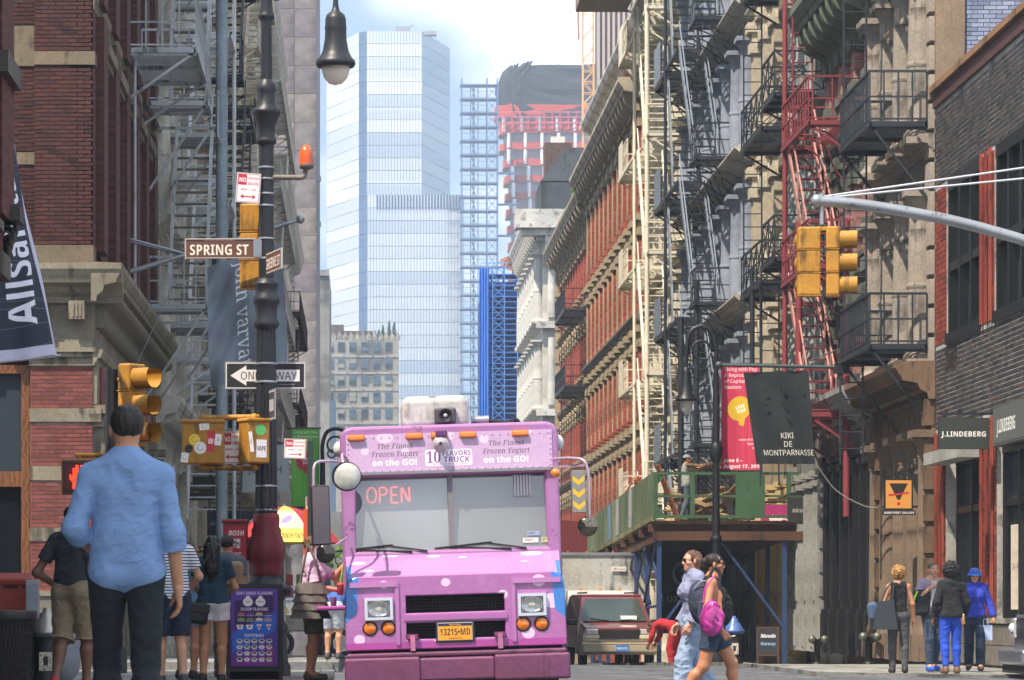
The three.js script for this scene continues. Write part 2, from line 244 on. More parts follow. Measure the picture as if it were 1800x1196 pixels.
/* a street front. c: w, bays, floors [{y, h, head, sill}], pier, mats {wall, trim, frame, column}, column (round shafts on the piers), arch, depth */
function front(root, c) {
  const { w, bays, floors, pier = .5, mats, column, arch, depth = 12, edge = .7, pilaster = 0, recess = .32 } = c;
  const bw = (w - edge * 2) / bays, ow = bw - pier, wall = B(), top = floors.at(-1).y + floors.at(-1).h, base = c.base ?? floors[0].y;
  for (const f of floors) {
    const sill = f.y + (f.sill ?? .8), head = f.y + f.h - (f.head ?? .6);
    wall.span(0, w, f.y, sill, -recess - .05, 0);
    if (!arch) wall.span(0, w, head, f.y + f.h, -recess - .05, 0);
    wall.span(0, edge, sill, arch ? f.y + f.h : head, -recess - .05, .0).span(w - edge, w, sill, arch ? f.y + f.h : head, -recess - .05, 0);
    for (let i = 0; i < bays; i++) {
      const x = edge + (i + .5) * bw;
      if (arch) { const spring = head - sill - ow / 2 * (arch === true ? 1 : arch); wall.shape(archShape(bw, f.y + f.h - sill, ow, spring, head - sill), recess + .05, TRS(x, sill, -recess - .05)); }
      else if (i) wall.span(edge + i * bw - pier / 2, edge + i * bw + pier / 2, sill, head, -recess - .05, 0);
      if (!arch && i === 0) { wall.span(edge, edge + pier / 2, sill, head, -recess - .05, 0); wall.span(w - edge - pier / 2, w - edge, sill, head, -recess - .05, 0); }
      sashWindow(root, ow, head - sill, x, sill, -recess + .08, mats.frame, { muntin: c.muntin ?? 0 });
      if (!c.noSill) { const sg = cached(`sill${ow.toFixed(2)}_${root.uuid}`, () => B().box(ow + .16, .12, .26).geo()); meshOf('sill', sg, mats.trim, root, x, sill - .02, .06); }
      if (c.hood) { const hg = cached(`hood${ow.toFixed(2)}_${root.uuid}`, () => { const b = B(); if (arch) { const n = 9; for (let k = 0; k < n; k++) { const a = Math.PI * (k + .5) / n; b.box(.2, .26, .16, Math.cos(a) * (ow / 2 + .12), Math.sin(a) * (ow / 2 + .12) * (arch === true ? 1 : arch), .05, 0, 0, a - Math.PI / 2); } } else b.box(ow + .3, .2, .22, 0, .12, .06).box(ow + .1, .12, .12, 0, -.02, .04); return b.geo(); }); meshOf('hood', hg, mats.trim, root, x, arch ? head - ow / 2 * (arch === true ? 1 : arch) : head, 0); }
    }
    if (c.band !== 0) { const bp = c.band ?? .14; cornice(root, w, f.y + f.h - .16, bp, .3, mats.trim, { name: 'string_course', over: .02 }); }
    for (let i = 0; i <= bays; i++) {
      const x = edge + i * bw;
      if (pilaster) { // projecting brick pier with stone base, blocks and capital
        const key = `pil${f.h.toFixed(2)}_${root.uuid}`, s0 = .06, hh = f.h - .2;
        meshOf('pilaster', cached(key, () => B().span(-pier * .42, pier * .42, .02, hh, 0, pilaster).geo()), mats.pier ?? mats.wall, root, x, f.y, 0);
        const part = (n, q, f) => meshOf(n, cached(key + q, f), mats.trim, root, x, f_.y, 0), f_ = f;
        if (!c.noCap) part('capital', 'c', () => B().span(-pier * .5, pier * .5, hh - .9, hh - .62, 0, pilaster + .09).span(-pier * .46, pier * .46, hh - .62, hh - .34, 0, pilaster + .04).span(-pier * .56, pier * .56, hh - .34, hh - .08, 0, pilaster + .16).geo());
        if (!c.noSill) part('stone_block', 'd', () => B().span(-pier * .5, pier * .5, .9, 1.12, 0, pilaster + .07).geo()); if (!c.noSill) part('pier_base', 'e', () => B().span(-pier * .54, pier * .54, .02, .3, 0, pilaster + .08).geo());
      }
      if (c.colonnette && i < bays) meshOf('colonnette', cached(`cn${f.h.toFixed(2)}_${root.uuid}`, () => B().span(-.12, .12, .1, f.h - .3, pilaster, pilaster + .05).geo()), mats.trim, root, x + pier * .2, f.y, 0);
      if (column) {
        const hh = head - f.y - .1, r = column; const key = `col${hh.toFixed(2)}_${root.uuid}`;
        const g = cached(key, () => { const b = B(); b.lathe([[r * 1.35, .12], [r * 1.35, .2], [r * 1.1, .26], [r, .34], [r, hh * .45], [r * 1.08, hh * .455], [r * 1.08, hh * .475], [r * .97, hh * .48], [r * .86, hh - .36], [r * .98, hh - .34], [r * .9, hh - .3], [r * 1.3, hh - .12], [r * 1.4, hh - .1]], TRS(0, 0, r * .55), 14); b.box(r * 2.9, .14, r * 2.6, 0, .07, r * .55).box(r * 3, .12, r * 2.8, 0, hh - .04, r * .55); return b.geo(); });
        meshOf('column', g, mats.column ?? mats.trim, root, x, f.y, 0);
      }
    }
  }
  if (c.quoin) for (const x of [0, w]) for (let y = base, k = 0; y < top; y += .55, k++) { const qg = cached('quoin' + root.uuid, () => B().box(.56, .46, .12).geo()); meshOf('quoin', qg, mats.trim, root, x + (x ? -.28 : .28), y + .28, .04); }
  wall.build('wall', mats.wall, root);
  B().span(c.inset ?? .02, w - .02, groundY(300) - .5, top - .05, -depth, -recess - .06).build('body', mats.side ?? mats.wall, root);
  B().span(0, w, top - .04, top + .04, -depth - .02, -.02).build('roof', M(0x4b4a48, { r: .9, t: 'asphalt' }), root);
}
// ground floor of iron columns, dark glazing and a lintel
function shopfront(root, w, h, n, mats, { round = 0, y0 = 0, door = -1, fluted = false, inset = .03 } = {}) {
  const cw = w / n, b = B();
  B().span(.02, w - .02, h - .75, h, -.5, .06).build('lintel', mats.trim, root);
  for (let i = 0; i <= n; i++) {
    const x = clamp(i * cw, .3, w - .3);
    if (round) meshOf('column', cached(`shop${root.uuid}${h}`, () => { const q = B(), r = round; q.box(r * 2.8, .5, r * 2.8, 0, y0 + .25, 0).lathe([[r * 1.2, y0 + .5], [r * 1.15, y0 + .62], [r, y0 + .7], [r * .88, h - 1.25], [r, h - 1.22], [r * .9, h - 1.15], [r * 1.35, h - .85]], TRS(0, 0, 0), fluted ? 10 : 18).box(r * 3, .14, r * 3, 0, h - .8, 0); return q.geo(); }), mats.column ?? mats.trim, root, x, 0, .05);
    else meshOf('column', cached(`shop${root.uuid}${h}`, () => { const q = B(), r = .22; q.span(-r, r, y0, y0 + 1.0, -.2, .2).span(-r * .8, r * .8, y0 + 1.0, h - 1.1, -.2, .14).span(-r * .5, r * .5, y0 + 1.2, h - 1.3, .14, .17).span(-r * 1.1, r * 1.1, h - 1.12, h - .98, -.2, .2).span(-r * 1.25, r * 1.25, h - .9, h - .76, -.2, .24); for (let k = -2; k <= 2; k++) q.span(k * .08 - .022, k * .08 + .022, y0 + .12, y0 + .9, .2, .225); return q.geo(); }), mats.column ?? mats.trim, root, x, 0, .05);
  }
  for (let i = 0; i < n; i++) {
    const x = (i + .5) * cw, ow = cw - .5; if (i === door) { const d = B().span(x - ow / 2, x - ow / 2 + .14, y0, h - .8, -.3, -.16).span(x + ow / 2 - .14, x + ow / 2, y0, h - .8, -.3, -.16).span(x - ow / 2 + .14, x + ow / 2 - .14, h - 1.1, h - .8, -.3, -.16).span(x - ow / 2 + .14, x + ow / 2 - .14, y0, y0 + .8, -.29, -.2).build('door', mats.door ?? mats.frame, root); B().span(x - ow / 2 + .14, x + ow / 2 - .14, y0 + .8, h - 1.1, -.26, -.24).build('pane', glassDark, d); continue; }
    const f = B().span(x - ow / 2, x + ow / 2, y0, y0 + .6, -.34, -.14).span(x - ow / 2, x - ow / 2 + .08, y0 + .6, h - .75, -.32, -.18).span(x + ow / 2 - .08, x + ow / 2, y0 + .6, h - .75, -.32, -.18).span(x - ow / 2 + .08, x + ow / 2 - .08, h - 1.5, h - 1.42, -.3, -.2).build('shop_window', mats.frame, root);
    B().span(x - ow / 2 + .06, x + ow / 2 - .06, y0 + .6, h - 1.5, -.27, -.25).build('pane', glassDark, f); B().span(x - ow / 2 + .06, x + ow / 2 - .06, h - 1.42, h - .75, -.27, -.25).build('pane', glassDark, f);
  }
  B().span(inset, w - .03, groundY(200), h - .02, -.46, -.44).build('shop_back', M(0x2a2724, { r: .9 }), root);
}
// real bricks on a mortar bed. rects: [u0,u1,y0,y1] kept, holes removed; place(u,y) gives the matrix of one brick
function bricks(parent, rects, holes, bl, bh, place, tones, max = 300, proud = .006, gap = .013) {
  const list = [];
  for (const [u0, u1, y0, y1] of rects) for (let r = 0, y = y0; y + bh <= y1 + .001; y += bh, r++) for (let u = u0 - (r % 2 ? bl / 2 : 0); u < u1 - .02; u += bl) {
    const a = Math.max(u, u0), b = Math.min(u + bl, u1); if (b - a < .03) continue; const um = (a + b) / 2, ym = y + bh / 2;
    if (holes.some(([h0, h1, g0, g1]) => um > h0 && um < h1 && ym > g0 && ym < g1)) continue;
    list.push([um, ym, b - a - gap, Math.floor(hash3(r, Math.round(u * 100), 77) * tones.length)]);
  }
  const rest = tones.map(() => B());
  const step = Math.max(1, list.length / max);
  let pick = 0; list.forEach((q, i) => {
    const [u, y, l, t] = q; const jit = (hash3(i, 3, 1) - .5) * .005, m = place(u, y, jit);
    if (i >= pick * step && pick < max) { pick++; const me = meshOf('brick', cached(`bk${Math.round(l * 100)}_${bh}`, () => B().box(Math.round(l * 100) / 100, bh - gap, proud * 2).geo()), tones[t], parent); me.applyMatrix4(m); }
    else rest[t].add(new THREE.BoxGeometry(l, bh - gap, proud * 2), m);
  });
  const grp = new THREE.Group(); grp.name = 'brickwork'; grp.userData.kind = 'stuff'; parent.add(grp);
  rest.forEach((b, i) => { if (b.g.length) b.build('bricks', tones[i], grp).userData.kind = 'stuff'; });
}
// ================= right side of the street =================
const ironDark = M(0x2e2f33, { r: .6, t: 'paint' });
const trimStone = (c) => M(c, { r: .85, t: 'worn', b: .004 });
// --- low dark brick shop on the corner ---
{
  const Z0 = 54.6, Z1 = 64.2, w = Z1 - Z0, root = facadeRoot('R', Z0, Z1, 'brick_shop', 'low dark brown brick corner shop with red brick piers and black windows', 'building');
  const lx = (px) => Z1 - 64800 / (px - CX);
  const mortar = M(0xcfccc5, { r: .95, t: 'stone' }), tones = [0x4a4444, 0x3f3b3d, 0x564d49, 0x453f43, 0x605349, 0x393639, 0x5a4a42].map((c) => M(c, { r: .55, t: 'stone', b: .003 }));
  const red = [0xa8452e, 0x9c3d2a, 0xb24f36, 0x8f3a2a].map((c) => M(c, { r: .7, t: 'stone' }));
  const frame = M(0x14171b, { r: .35, t: 'paint' });
  const winB = [[lx(1664), lx(1724)], [lx(1748), w - .3]];
  const mb = B();
  mb.span(0, w, 8.9, 10.4, -.4, -.012).span(0, w, 4.3, 5.9, -.4, -.012);
  mb.span(0, winB[0][0], 5.9, 8.9, -.4, -.012).span(winB[0][1], winB[1][0], 5.9, 8.9, -.4, -.012).span(winB[1][1], w, 5.9, 8.9, -.4, -.012);
  mb.span(0, winB[0][0] - .1, .83, 4.3, -.4, -.012).span(winB[0][1] - .05, winB[1][0] + .2, .83, 4.3, -.4, -.012);
  mb.build('mortar_wall', mortar, root);
  const place = (u, y, j) => TRS(u, y, -.011 + j * .5);
  bricks(root, [[0, w, 8.9, 10.38], [0, w, 4.35, 5.9]], [], .4, .088, place, tones, 300, .006, .024);
  // red piers built of stretchers with raised ribs
  bricks(root, [[.02, winB[0][0] - .02, 5.93, 8.9], [winB[0][1], winB[1][0], 5.93, 8.9], [.02, winB[0][0] - .12, .85, 4.28], [winB[0][1] - .05, winB[1][0] + .2, .85, 4.28]], [], .22, .1, place, red, 160, .012);
  for (const [a, b, y0, y1] of [[winB[0][1], winB[1][0], 5.93, 8.9], [winB[0][1] - .05, winB[1][0] + .2, .85, 4.28], [.02, winB[0][0] - .05, .85, 4.28]]) for (let k = 0; k < 3; k++) { const x = mixn(a, b, (k + .5) / 3); B().span(x - .06, x + .06, y0, y1, .012, .05).build('rib', red[k], root); }
  for (const [a, b] of winB) { // upper storey glazing
    const f = B(); f.span(a, b, 8.68, 8.9, -.3, -.02).span(a, b, 5.86, 6.06, -.3, .03).span(a, b, 7.2, 7.36, -.26, -.04); const n = Math.max(2, Math.round((b - a) / 1.1)); for (let i = 0; i <= n; i++) { const x = clamp(mixn(a, b, i / n), a + .05, b - .05); f.span(x - .07, x + .07, 6.06, 8.68, -.28, -.03); }
    const win = f.build('window', frame, root); for (let i = 0; i < n; i++) for (const [y0, y1] of [[6.06, 7.2], [7.36, 8.68]]) B().span(mixn(a, b, i / n) + .06, mixn(a, b, (i + 1) / n) - .06, y0, y1, -.2 - .01 * i, -.18 - .01 * i).build('pane', i % 2 ? glassSky : glassDark, win);
  }
  B().span(lx(1662), lx(1682), 5.35, 5.84, -.2, -.005).build('window_foot', frame, root);
  for (const [a, b, pl] of [[lx(1676), lx(1731), 0], [lx(1758), w - .2, 1]]) {
    const f = B().span(a, b, 3.62, 4.3, -.3, -.04).span(a, a + .12, .83, 3.62, -.3, -.05).span(b - .12, b, .83, 3.62, -.3, -.05).span(a + .12, b - .12, 2.72, 2.84, -.26, -.06).span((a + b) / 2 - .06, (a + b) / 2 + .06, .83, 3.62, -.28, -.045).build('shop_window', frame, root);
    for (const [p, q] of [[a + .12, (a + b) / 2 - .06], [(a + b) / 2 + .06, b - .12]]) { B().span(p, q, .83, 2.72, -.2, -.18).build('pane', glassDark, f); B().span(p, q, 2.84, 3.62, -.2, -.18).build('pane', glassSky, f); }
  }
  const base = B(); base.span(-.02, w, 0, .74, -.4, .02); base.build('base_wall', M(0x6f6a62, { r: .7, t: 'stone' }), root);
  for (let i = 0; i < 9; i++) for (let j = 0; j < 2; j++) meshOf('tile', cached('basetile', () => B().box(1.0, .33, .05).geo()), M([0x9c9286, 0xa89e90, 0x94897c][(i + j * 2) % 3], { r: .5, t: 'stone' }), root, .52 + i * 1.02, .2 + j * .345, .045);
  B().span(-.02, w, .745, .83, -.4, .1).build('ledge', M(0xb9b3a2, { r: .7, t: 'stone' }), root);
  B().span(0, w + .02, 10.4, 10.68, -.35, .05).build('flashing', M(0x57332f, { r: .6, t: 'paint' }), root);
  B().span(-.02, w + .04, 10.68, 10.8, -.5, .12).build('coping', M(0xa67a55, { r: .8, t: 'worn' }), root);
  const fas = B().span(6.75, w, 3.72, 4.4, .005, .16).build('shop_fascia', M(0x565a58, { r: .6, t: 'paint' }), root);
  { const t = canvasTex(512, 128, (g, a, b) => { g.fillStyle = '#565a58'; g.fillRect(0, 0, a, b); text(g, 'J.LINDEBERG', 210, 70, 66, '#e6e6e2', { max: 300 }); }); const m = new THREE.Mesh(new THREE.PlaneGeometry(w - 6.85, .6), printMat(t)); m.name = 'lettering'; m.position.set((6.75 + w) / 2, 4.06, .166); fas.add(shade(m)); }
  B().span(lx(1662), lx(1724), 3.64, 3.86, .005, .4).build('awning_box', M(0xb9b8b2, { r: .7, t: 'worn' }), root);
  // print in the shop window: a pale photograph with a dark standing silhouette
  { const t = canvasTex(256, 512, (g, a, b) => { g.fillStyle = '#cfc3b2'; g.fillRect(0, 0, a, b); for (let i = 0; i < 400; i++) { g.fillStyle = `rgba(${140 + rnd() * 70},${130 + rnd() * 60},${110 + rnd() * 60},.12)`; g.fillRect(rnd() * a, rnd() * b, 40, 20); } text(g, 'J.LINDEBERG', 128, 250, 40, '#2a2522', { bold: false, max: 230 }); g.fillStyle = '#1e1a1a'; g.beginPath(); g.ellipse(176, 112, 16, 22, 0, 0, 7); g.fill(); g.fillRect(150, 130, 54, 190); g.fillRect(158, 310, 18, 180); g.fillRect(182, 310, 18, 180); }); const m = B().span(lx(1764), lx(1840), .98, 2.4, -.155, -.135).build('window_poster', M(0xcfc3b2), root); const pl = new THREE.Mesh(new THREE.PlaneGeometry(lx(1840) - lx(1764), 1.42), printMat(t)); pl.name = 'print'; pl.position.set((lx(1764) + lx(1840)) / 2, 1.69, -.13); m.add(shade(pl)); }
  B().span(.05, w, -.3, 10.35, -9, -.41).build('body', M(0x4a4444, { r: .9, t: 'course' }), root);
  B().span(.05, w, 10.36, 10.45, -9, -.36).build('roof', M(0x4b4a48, { r: .9 }), root);
}
// --- brown stone columns, painted blue flank wall ---
{
  const Z0 = 64.25, Z1 = 71, w = Z1 - Z0, root = facadeRoot('R', Z0, Z1, 'stone_loft', 'weathered brown stone building with round columns, quoins and blue painted flank', 'building');
  const st = trimStone(0x86786a), mats = { wall: trimStone(0xa39789), trim: trimStone(0xb6aa9c), frame: M(0x2b2a2a, { r: .5 }), column: trimStone(0xb3a798), side: M(0x8b94a8, { r: .9 }) };
  front(root, { w, bays: 3, floors: [{ y: 5.6, h: 4.2, sill: .5, head: .8 }, { y: 9.8, h: 4.2, sill: .5, head: .8 }, { y: 14, h: 4, sill: .5, head: .8 }], pier: .62, mats, column: .27, arch: .5, quoin: true, band: .3, edge: .62 });
  shopfront(root, w, 5.1, 4, { trim: trimStone(0x947a64), column: trimStone(0x8d7864), frame: M(0x3b2f28, { r: .6 }) }, { round: .24, door: 2 });
  for (let y = .2, k = 0; y < 5; y += .6) for (const x of [.3, w - .3]) meshOf('quoin', cached('q2s', () => B().box(.6, .5, .2).geo()), trimStone(0x84684f), root, x, y + .3, .1);
  cornice(root, w, 4.95, .75, .7, trimStone(0x8a6d55), { brackets: 26, bh: .28, bw: .12, bmat: trimStone(0x5b4637) });
  cornice(root, w, 18, .9, .9, mats.trim, { brackets: 10 });
  // blue painted brick flank above the low shop (faces local +x)
  B().span(w - .02, w + .12, 10.2, 18, -.55, 0).build('flank_return', trimStone(0xa08a72), root);
  B().span(w - .02, w + .05, 9.5, 18, -12, -.55).build('flank_bed', M(0x6d7690, { r: .95, t: 'stone' }), root);
  bricks(root, [[-4.2, -.58, 10.3, 13.4]], [], .235, .082, (u, y, j) => TRS(w + .052 + j, y, u, 0, Math.PI / 2, 0), [0xa6b0cc, 0x9aa5c4, 0xb2bad2, 0x8c98b8].map((c) => M(c, { r: .85, t: 'worn', b: .003 })), 220, .016);
}
// --- pink brick with green cornice, black iron shopfront ---
{
  const Z0 = 71.05, Z1 = 78.4, w = Z1 - Z0, root = facadeRoot('R', Z0, Z1, 'pink_brick_loft', 'pink brick building with green cornice over black iron shop columns', 'building');
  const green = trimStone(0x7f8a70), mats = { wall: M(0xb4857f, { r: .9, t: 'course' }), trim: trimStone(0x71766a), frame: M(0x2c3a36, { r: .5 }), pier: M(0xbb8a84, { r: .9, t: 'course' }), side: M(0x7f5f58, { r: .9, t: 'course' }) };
  front(root, { w, bays: 3, floors: [{ y: 4.95, h: 3.15, sill: .5, head: .6 }, { y: 8.1, h: 3.15, sill: .5, head: .6 }, { y: 11.25, h: 2.9, sill: .5, head: .6 }], pier: .7, mats, pilaster: .18, quoin: true, band: .22, hood: true });
  cornice(root, w, 13.6, 1.0, 1.1, green, { brackets: 8, bh: 1.1, bw: .24 });
  const black = M(0x17181b, { r: .45, t: 'paint' });
  shopfront(root, w, 5.2, 5, { trim: M(0x9a9894, { r: .8, t: 'worn' }), column: black, frame: M(0x15161a, { r: .5 }) }, { door: 1 });
  cornice(root, w, 4.9, .8, .75, trimStone(0xa9a9a4), {});
}
// --- grey stone with quoins ---
{
  const Z0 = 78.45, Z1 = 84.7, w = Z1 - Z0, root = facadeRoot('R', Z0, Z1, 'grey_stone_loft', 'grey stone building with fluted shop piers beside the yellow door', 'building');
  const mats = { wall: trimStone(0xbdbdb9), trim: trimStone(0xcecdc7), frame: M(0x1f2328, { r: .5 }), column: trimStone(0xc4c4bf) };
  front(root, { w, bays: 3, floors: [{ y: 5.3, h: 3.75, sill: .5 }, { y: 9.05, h: 3.75, sill: .5 }, { y: 12.8, h: 3.75, sill: .5 }, { y: 16.55, h: 3.6, sill: .5 }], pier: .6, mats, column: .2, quoin: true, band: .32 });
  shopfront(root, w, 5.0, 4, { trim: trimStone(0x8c8b86), column: trimStone(0xb2b2aa), frame: M(0x30332f, { r: .5 }) }, {});
  for (let y = .15; y < 4.6; y += .55) for (const x of [.25, w - .25]) meshOf('quoin', cached('q4s', () => B().box(.5, .46, .2).geo()), trimStone(0xb0afa8), root, x, y + .28, .14);
  cornice(root, w, 20.1, 1, 1, mats.trim, { brackets: 8 });
}
// --- tan stone with the yellow door ---
{
  const Z0 = 84.75, Z1 = 93, w = Z1 - Z0, root = facadeRoot('R', Z0, Z1, 'tan_stone_loft', 'tan stone building with smooth pilasters and a pale yellow street door', 'building');
  const mats = { wall: trimStone(0xdccdb0), trim: trimStone(0xe6d9bf), frame: M(0x3a3630, { r: .6 }), column: trimStone(0xe4d7ba) };
  front(root, { w, bays: 3, floors: [{ y: 5.4, h: 3.9, sill: .6 }, { y: 9.3, h: 3.9, sill: .6 }, { y: 13.2, h: 3.9, sill: .6 }, { y: 17.1, h: 3.9, sill: .6 }], pier: .7, mats, pilaster: .22, band: .35, arch: .6, hood: true });
  const yel = M(0xd9c083, { r: .7, t: 'paint' });
  shopfront(root, w, 5.0, 4, { trim: trimStone(0xa8977a), column: M(0xd2bb84, { r: .75, t: 'paint' }), frame: M(0xbfa870, { r: .7, t: 'paint' }), door: yel }, { door: 3, y0: groundY(88) });
  cornice(root, w, 20.9, 1, 1.0, mats.trim, { brackets: 9 });
}
// --- blue grey iron front with arcades ---
{
  const Z0 = 93.05, Z1 = 112, w = Z1 - Z0, root = facadeRoot('R', Z0, Z1, 'iron_arcade_loft', 'blue grey cast iron building with arcaded windows behind black stairs', 'building');
  const bl = trimStone(0xa3acbd), mats = { wall: trimStone(0xc0c3c9), trim: trimStone(0xd6d1c5), frame: M(0x23272f, { r: .5 }), column: bl };
  front(root, { w, bays: 7, floors: [0, 1, 2, 3, 4].map((i) => ({ y: 5.4 + i * 4.05, h: 4.05, sill: .35, head: .75 })), pier: .75, mats, column: .26, arch: true, band: .62, edge: .8 });
  shopfront(root, w, 5.0, 7, { trim: trimStone(0x7b7c80), column: trimStone(0x85878c), frame: M(0x1c1d20, { r: .5 }) }, { round: .2, y0: groundY(100) });
  cornice(root, w, 25.6, 1.1, 1.2, mats.trim, { brackets: 16 });
}
// --- cream iron front ---
{
  const Z0 = 112.05, Z1 = 128, w = Z1 - Z0, root = facadeRoot('R', Z0, Z1, 'cream_iron_loft', 'cream painted cast iron building carrying cream fire stairs', 'building');
  const mats = { wall: trimStone(0xe4dabf), trim: trimStone(0xeee6d0), frame: M(0x8f8362, { r: .6 }), column: trimStone(0xebe2ca) };
  front(root, { w, bays: 6, floors: [0, 1, 2, 3].map((i) => ({ y: 4.9 + i * 4.05, h: 4.05, sill: .4, head: .7 })), pier: .7, mats, column: .22, band: .5, arch: .6 });
  shopfront(root, w, 4.6, 6, { trim: mats.trim, column: mats.column, frame: M(0x4b4436, { r: .6 }) }, { round: .18, y0: groundY(120) });
  cornice(root, w, 20.9, 1.2, 1.5, mats.trim, { brackets: 12, bh: 1.6, bw: .3 });
  B().span(1, w - 1, 22.4, 24.4, -1.2, -.2).build('attic', mats.wall, root);
  // work platform hung under the cornice
  const sc = thing('suspended_platform', 'grey work platform hung outside the cream cornice', 'platform', { at: [XR - 2.3, 22.2, -118] });
  B().span(-.9, .9, 0, .16, -3, 3).build('deck', M(0x9d948a, { r: .8, t: 'wood' }), sc);
  for (const x of [-.88, .88]) for (const y of [.55, 1.05]) B().bar([x, y, -3], [x, y, 3], .04).build('rail', M(0x6d6a66, { r: .6 }), sc);
  for (const x of [-.88, .88]) for (let i = 0; i < 4; i++) B().bar([x, .1, -3 + i * 2], [x, 1.1, -3 + i * 2], .05).build('post', M(0x6d6a66, { r: .6 }), sc);
  for (const z of [-2.6, 2.6]) B().bar([.5, .1, z], [2.2, -.4, z], .08).build('strut', M(0x6d6a66, { r: .6 }), sc);
}
// --- red brick with tan capitals, two blocks ---
const redMats = { wall: M(0xb4553e, { r: .9, t: 'course' }), pier: M(0xc05f45, { r: .9, t: 'course' }), trim: trimStone(0xcbb894), frame: M(0x6b5a4b, { r: .6 }), side: M(0x83402f, { r: .9, t: 'course' }) };
{
  const Z0 = 128.05, Z1 = 158.5, w = Z1 - Z0, root = facadeRoot('R', Z0, Z1, 'red_brick_loft', 'red brick building with tan capitals and a heavy bracketed cornice beside cream stairs', 'building');
  front(root, { w, bays: 11, floors: [{ y: 4.6, h: 3.7 }, { y: 8.3, h: 3.7 }, { y: 12, h: 4.2 }, { y: 16.2, h: 4.1 }], pier: 1.15, mats: redMats, pilaster: .34, band: .06, arch: .5, noSill: true, colonnette: true });
  shopfront(root, w, 4.4, 11, { trim: redMats.trim, column: redMats.pier, frame: M(0x352b26, { r: .6 }) }, { y0: groundY(140) });
  cornice(root, w, 11.6, .55, .6, trimStone(0x8d8578), { name: 'mid_cornice' });
  cornice(root, w, 20.0, 1.15, 1.0, trimStone(0xc9bda6), { brackets: 22, bh: 1.3, bw: .3, bmat: trimStone(0xa99a82) });
  for (let i = 0; i < 11; i++) { meshOf('attic_pier', cached('ap8', () => B().span(-.3, .3, 0, 2.1, -.5, .1).geo()), redMats.pier, root, 1 + i * 2.8, 21, 0); }
  B().span(.1, w - .1, 20.95, 23, -1, -.3).build('attic', redMats.wall, root);
  cornice(root, w, 22.9, .6, .7, trimStone(0xe0dccf), { name: 'attic_cornice' });
}
{
  const Z0 = 158.55, Z1 = 186, w = Z1 - Z0, root = facadeRoot('R', Z0, Z1, 'far_red_brick_loft', 'farther red brick building with thin arched windows and small black balconies', 'building');
  front(root, { w, bays: 12, floors: [{ y: 3.5, h: 4 }, { y: 7.5, h: 4 }, { y: 11.5, h: 4 }, { y: 15.5, h: 4 }], pier: .9, mats: { ...redMats, wall: M(0xc25a43, { r: .9, t: 'course' }) }, band: .2, arch: true, hood: true, edge: 1.2 });
  shopfront(root, w, 3.6, 10, { trim: redMats.trim, column: redMats.trim, frame: M(0x352b26, { r: .6 }) }, { y0: groundY(170) });
  cornice(root, w, 19.4, .9, 1.1, trimStone(0xb7ab94), { brackets: 14, bh: .9, bw: .3 });
  for (let y = -1; y < 19; y += .9) meshOf('quoin', cached('q9', () => B().box(.8, .75, .24).geo()), redMats.trim, root, .4, y + .5, .12);
}
// --- white corner building over the next crossing ---
{
  const Z0 = 203, Z1 = 226, w = Z1 - Z0, root = facadeRoot('R', Z0, Z1, 'white_iron_building', 'white cast iron corner building with curled cornice brackets beyond the red brick', 'building');
  const wh = M(0xe8e6df, { r: .8, t: 'worn' }), mats = { wall: wh, trim: M(0xf0eee8, { r: .8, t: 'stone' }), frame: M(0x5c6066, { r: .5 }), column: wh };
  front(root, { w, bays: 7, floors: [0, 1, 2, 3].map((i) => ({ y: 2.5 + i * 5.2, h: 5.2, sill: .7, head: .9 })), pier: 1.2, mats, column: .35, band: .55, arch: .6, depth: 20 });
  cornice(root, w, 23.2, 1.0, 1.5, mats.trim, { brackets: 14, bh: 2, bw: .4 });
  B().span(0, w, -3, 2.6, -18, -.02).build('base_storey', wh, root);
  // front towards the crossing: curved corner, windows and courses (local +x face)
  const f = new THREE.Group(); f.name = 'crossing_front'; f.position.set(w, 0, 0); f.rotation.y = Math.PI / 2; root.add(f);
  const b = B(); b.span(-.02, 18, 0, 24, -.2, .25); b.build('wall', wh, f);
  for (let i = 0; i < 4; i++) { const y = 2.5 + i * 5.2; const q = B(); q.span(-.4, 18, y + 4.85, y + 5.25, .2, .75); q.build('string_course', mats.trim, f); for (let k = 0; k < 6; k++) { const x = 1.6 + k * 2.9; const win = B().span(x - .75, x + .75, y + .8, y + 4.1, .2, .34).build('window', mats.frame, f); B().span(x - .64, x + .64, y + .92, y + 2.4, .34, .36).build('pane', pickGlass(), win); B().span(x - .64, x + .64, y + 2.5, y + 4.0, .34, .36).build('pane', pickGlass(), win); for (const s of [-1, 1]) B().rod([x + s * 1.1, y + .3, .45], [x + s * 1.1, y + 4.3, .45], .26, .22, 10).build('column', wh, f); } }
  const c = B().span(-1.7, 18, 23.6, 24.7, .2, 1.7).span(-1.3, 18, 23.2, 23.6, .2, 1.2).build('cornice', mats.trim, f);
  for (let k = 0; k < 9; k++) B().span(k * 2 + .1, k * 2 + .5, 21.8, 23.2, .2, 1.1).build('bracket', mats.trim, f);
}
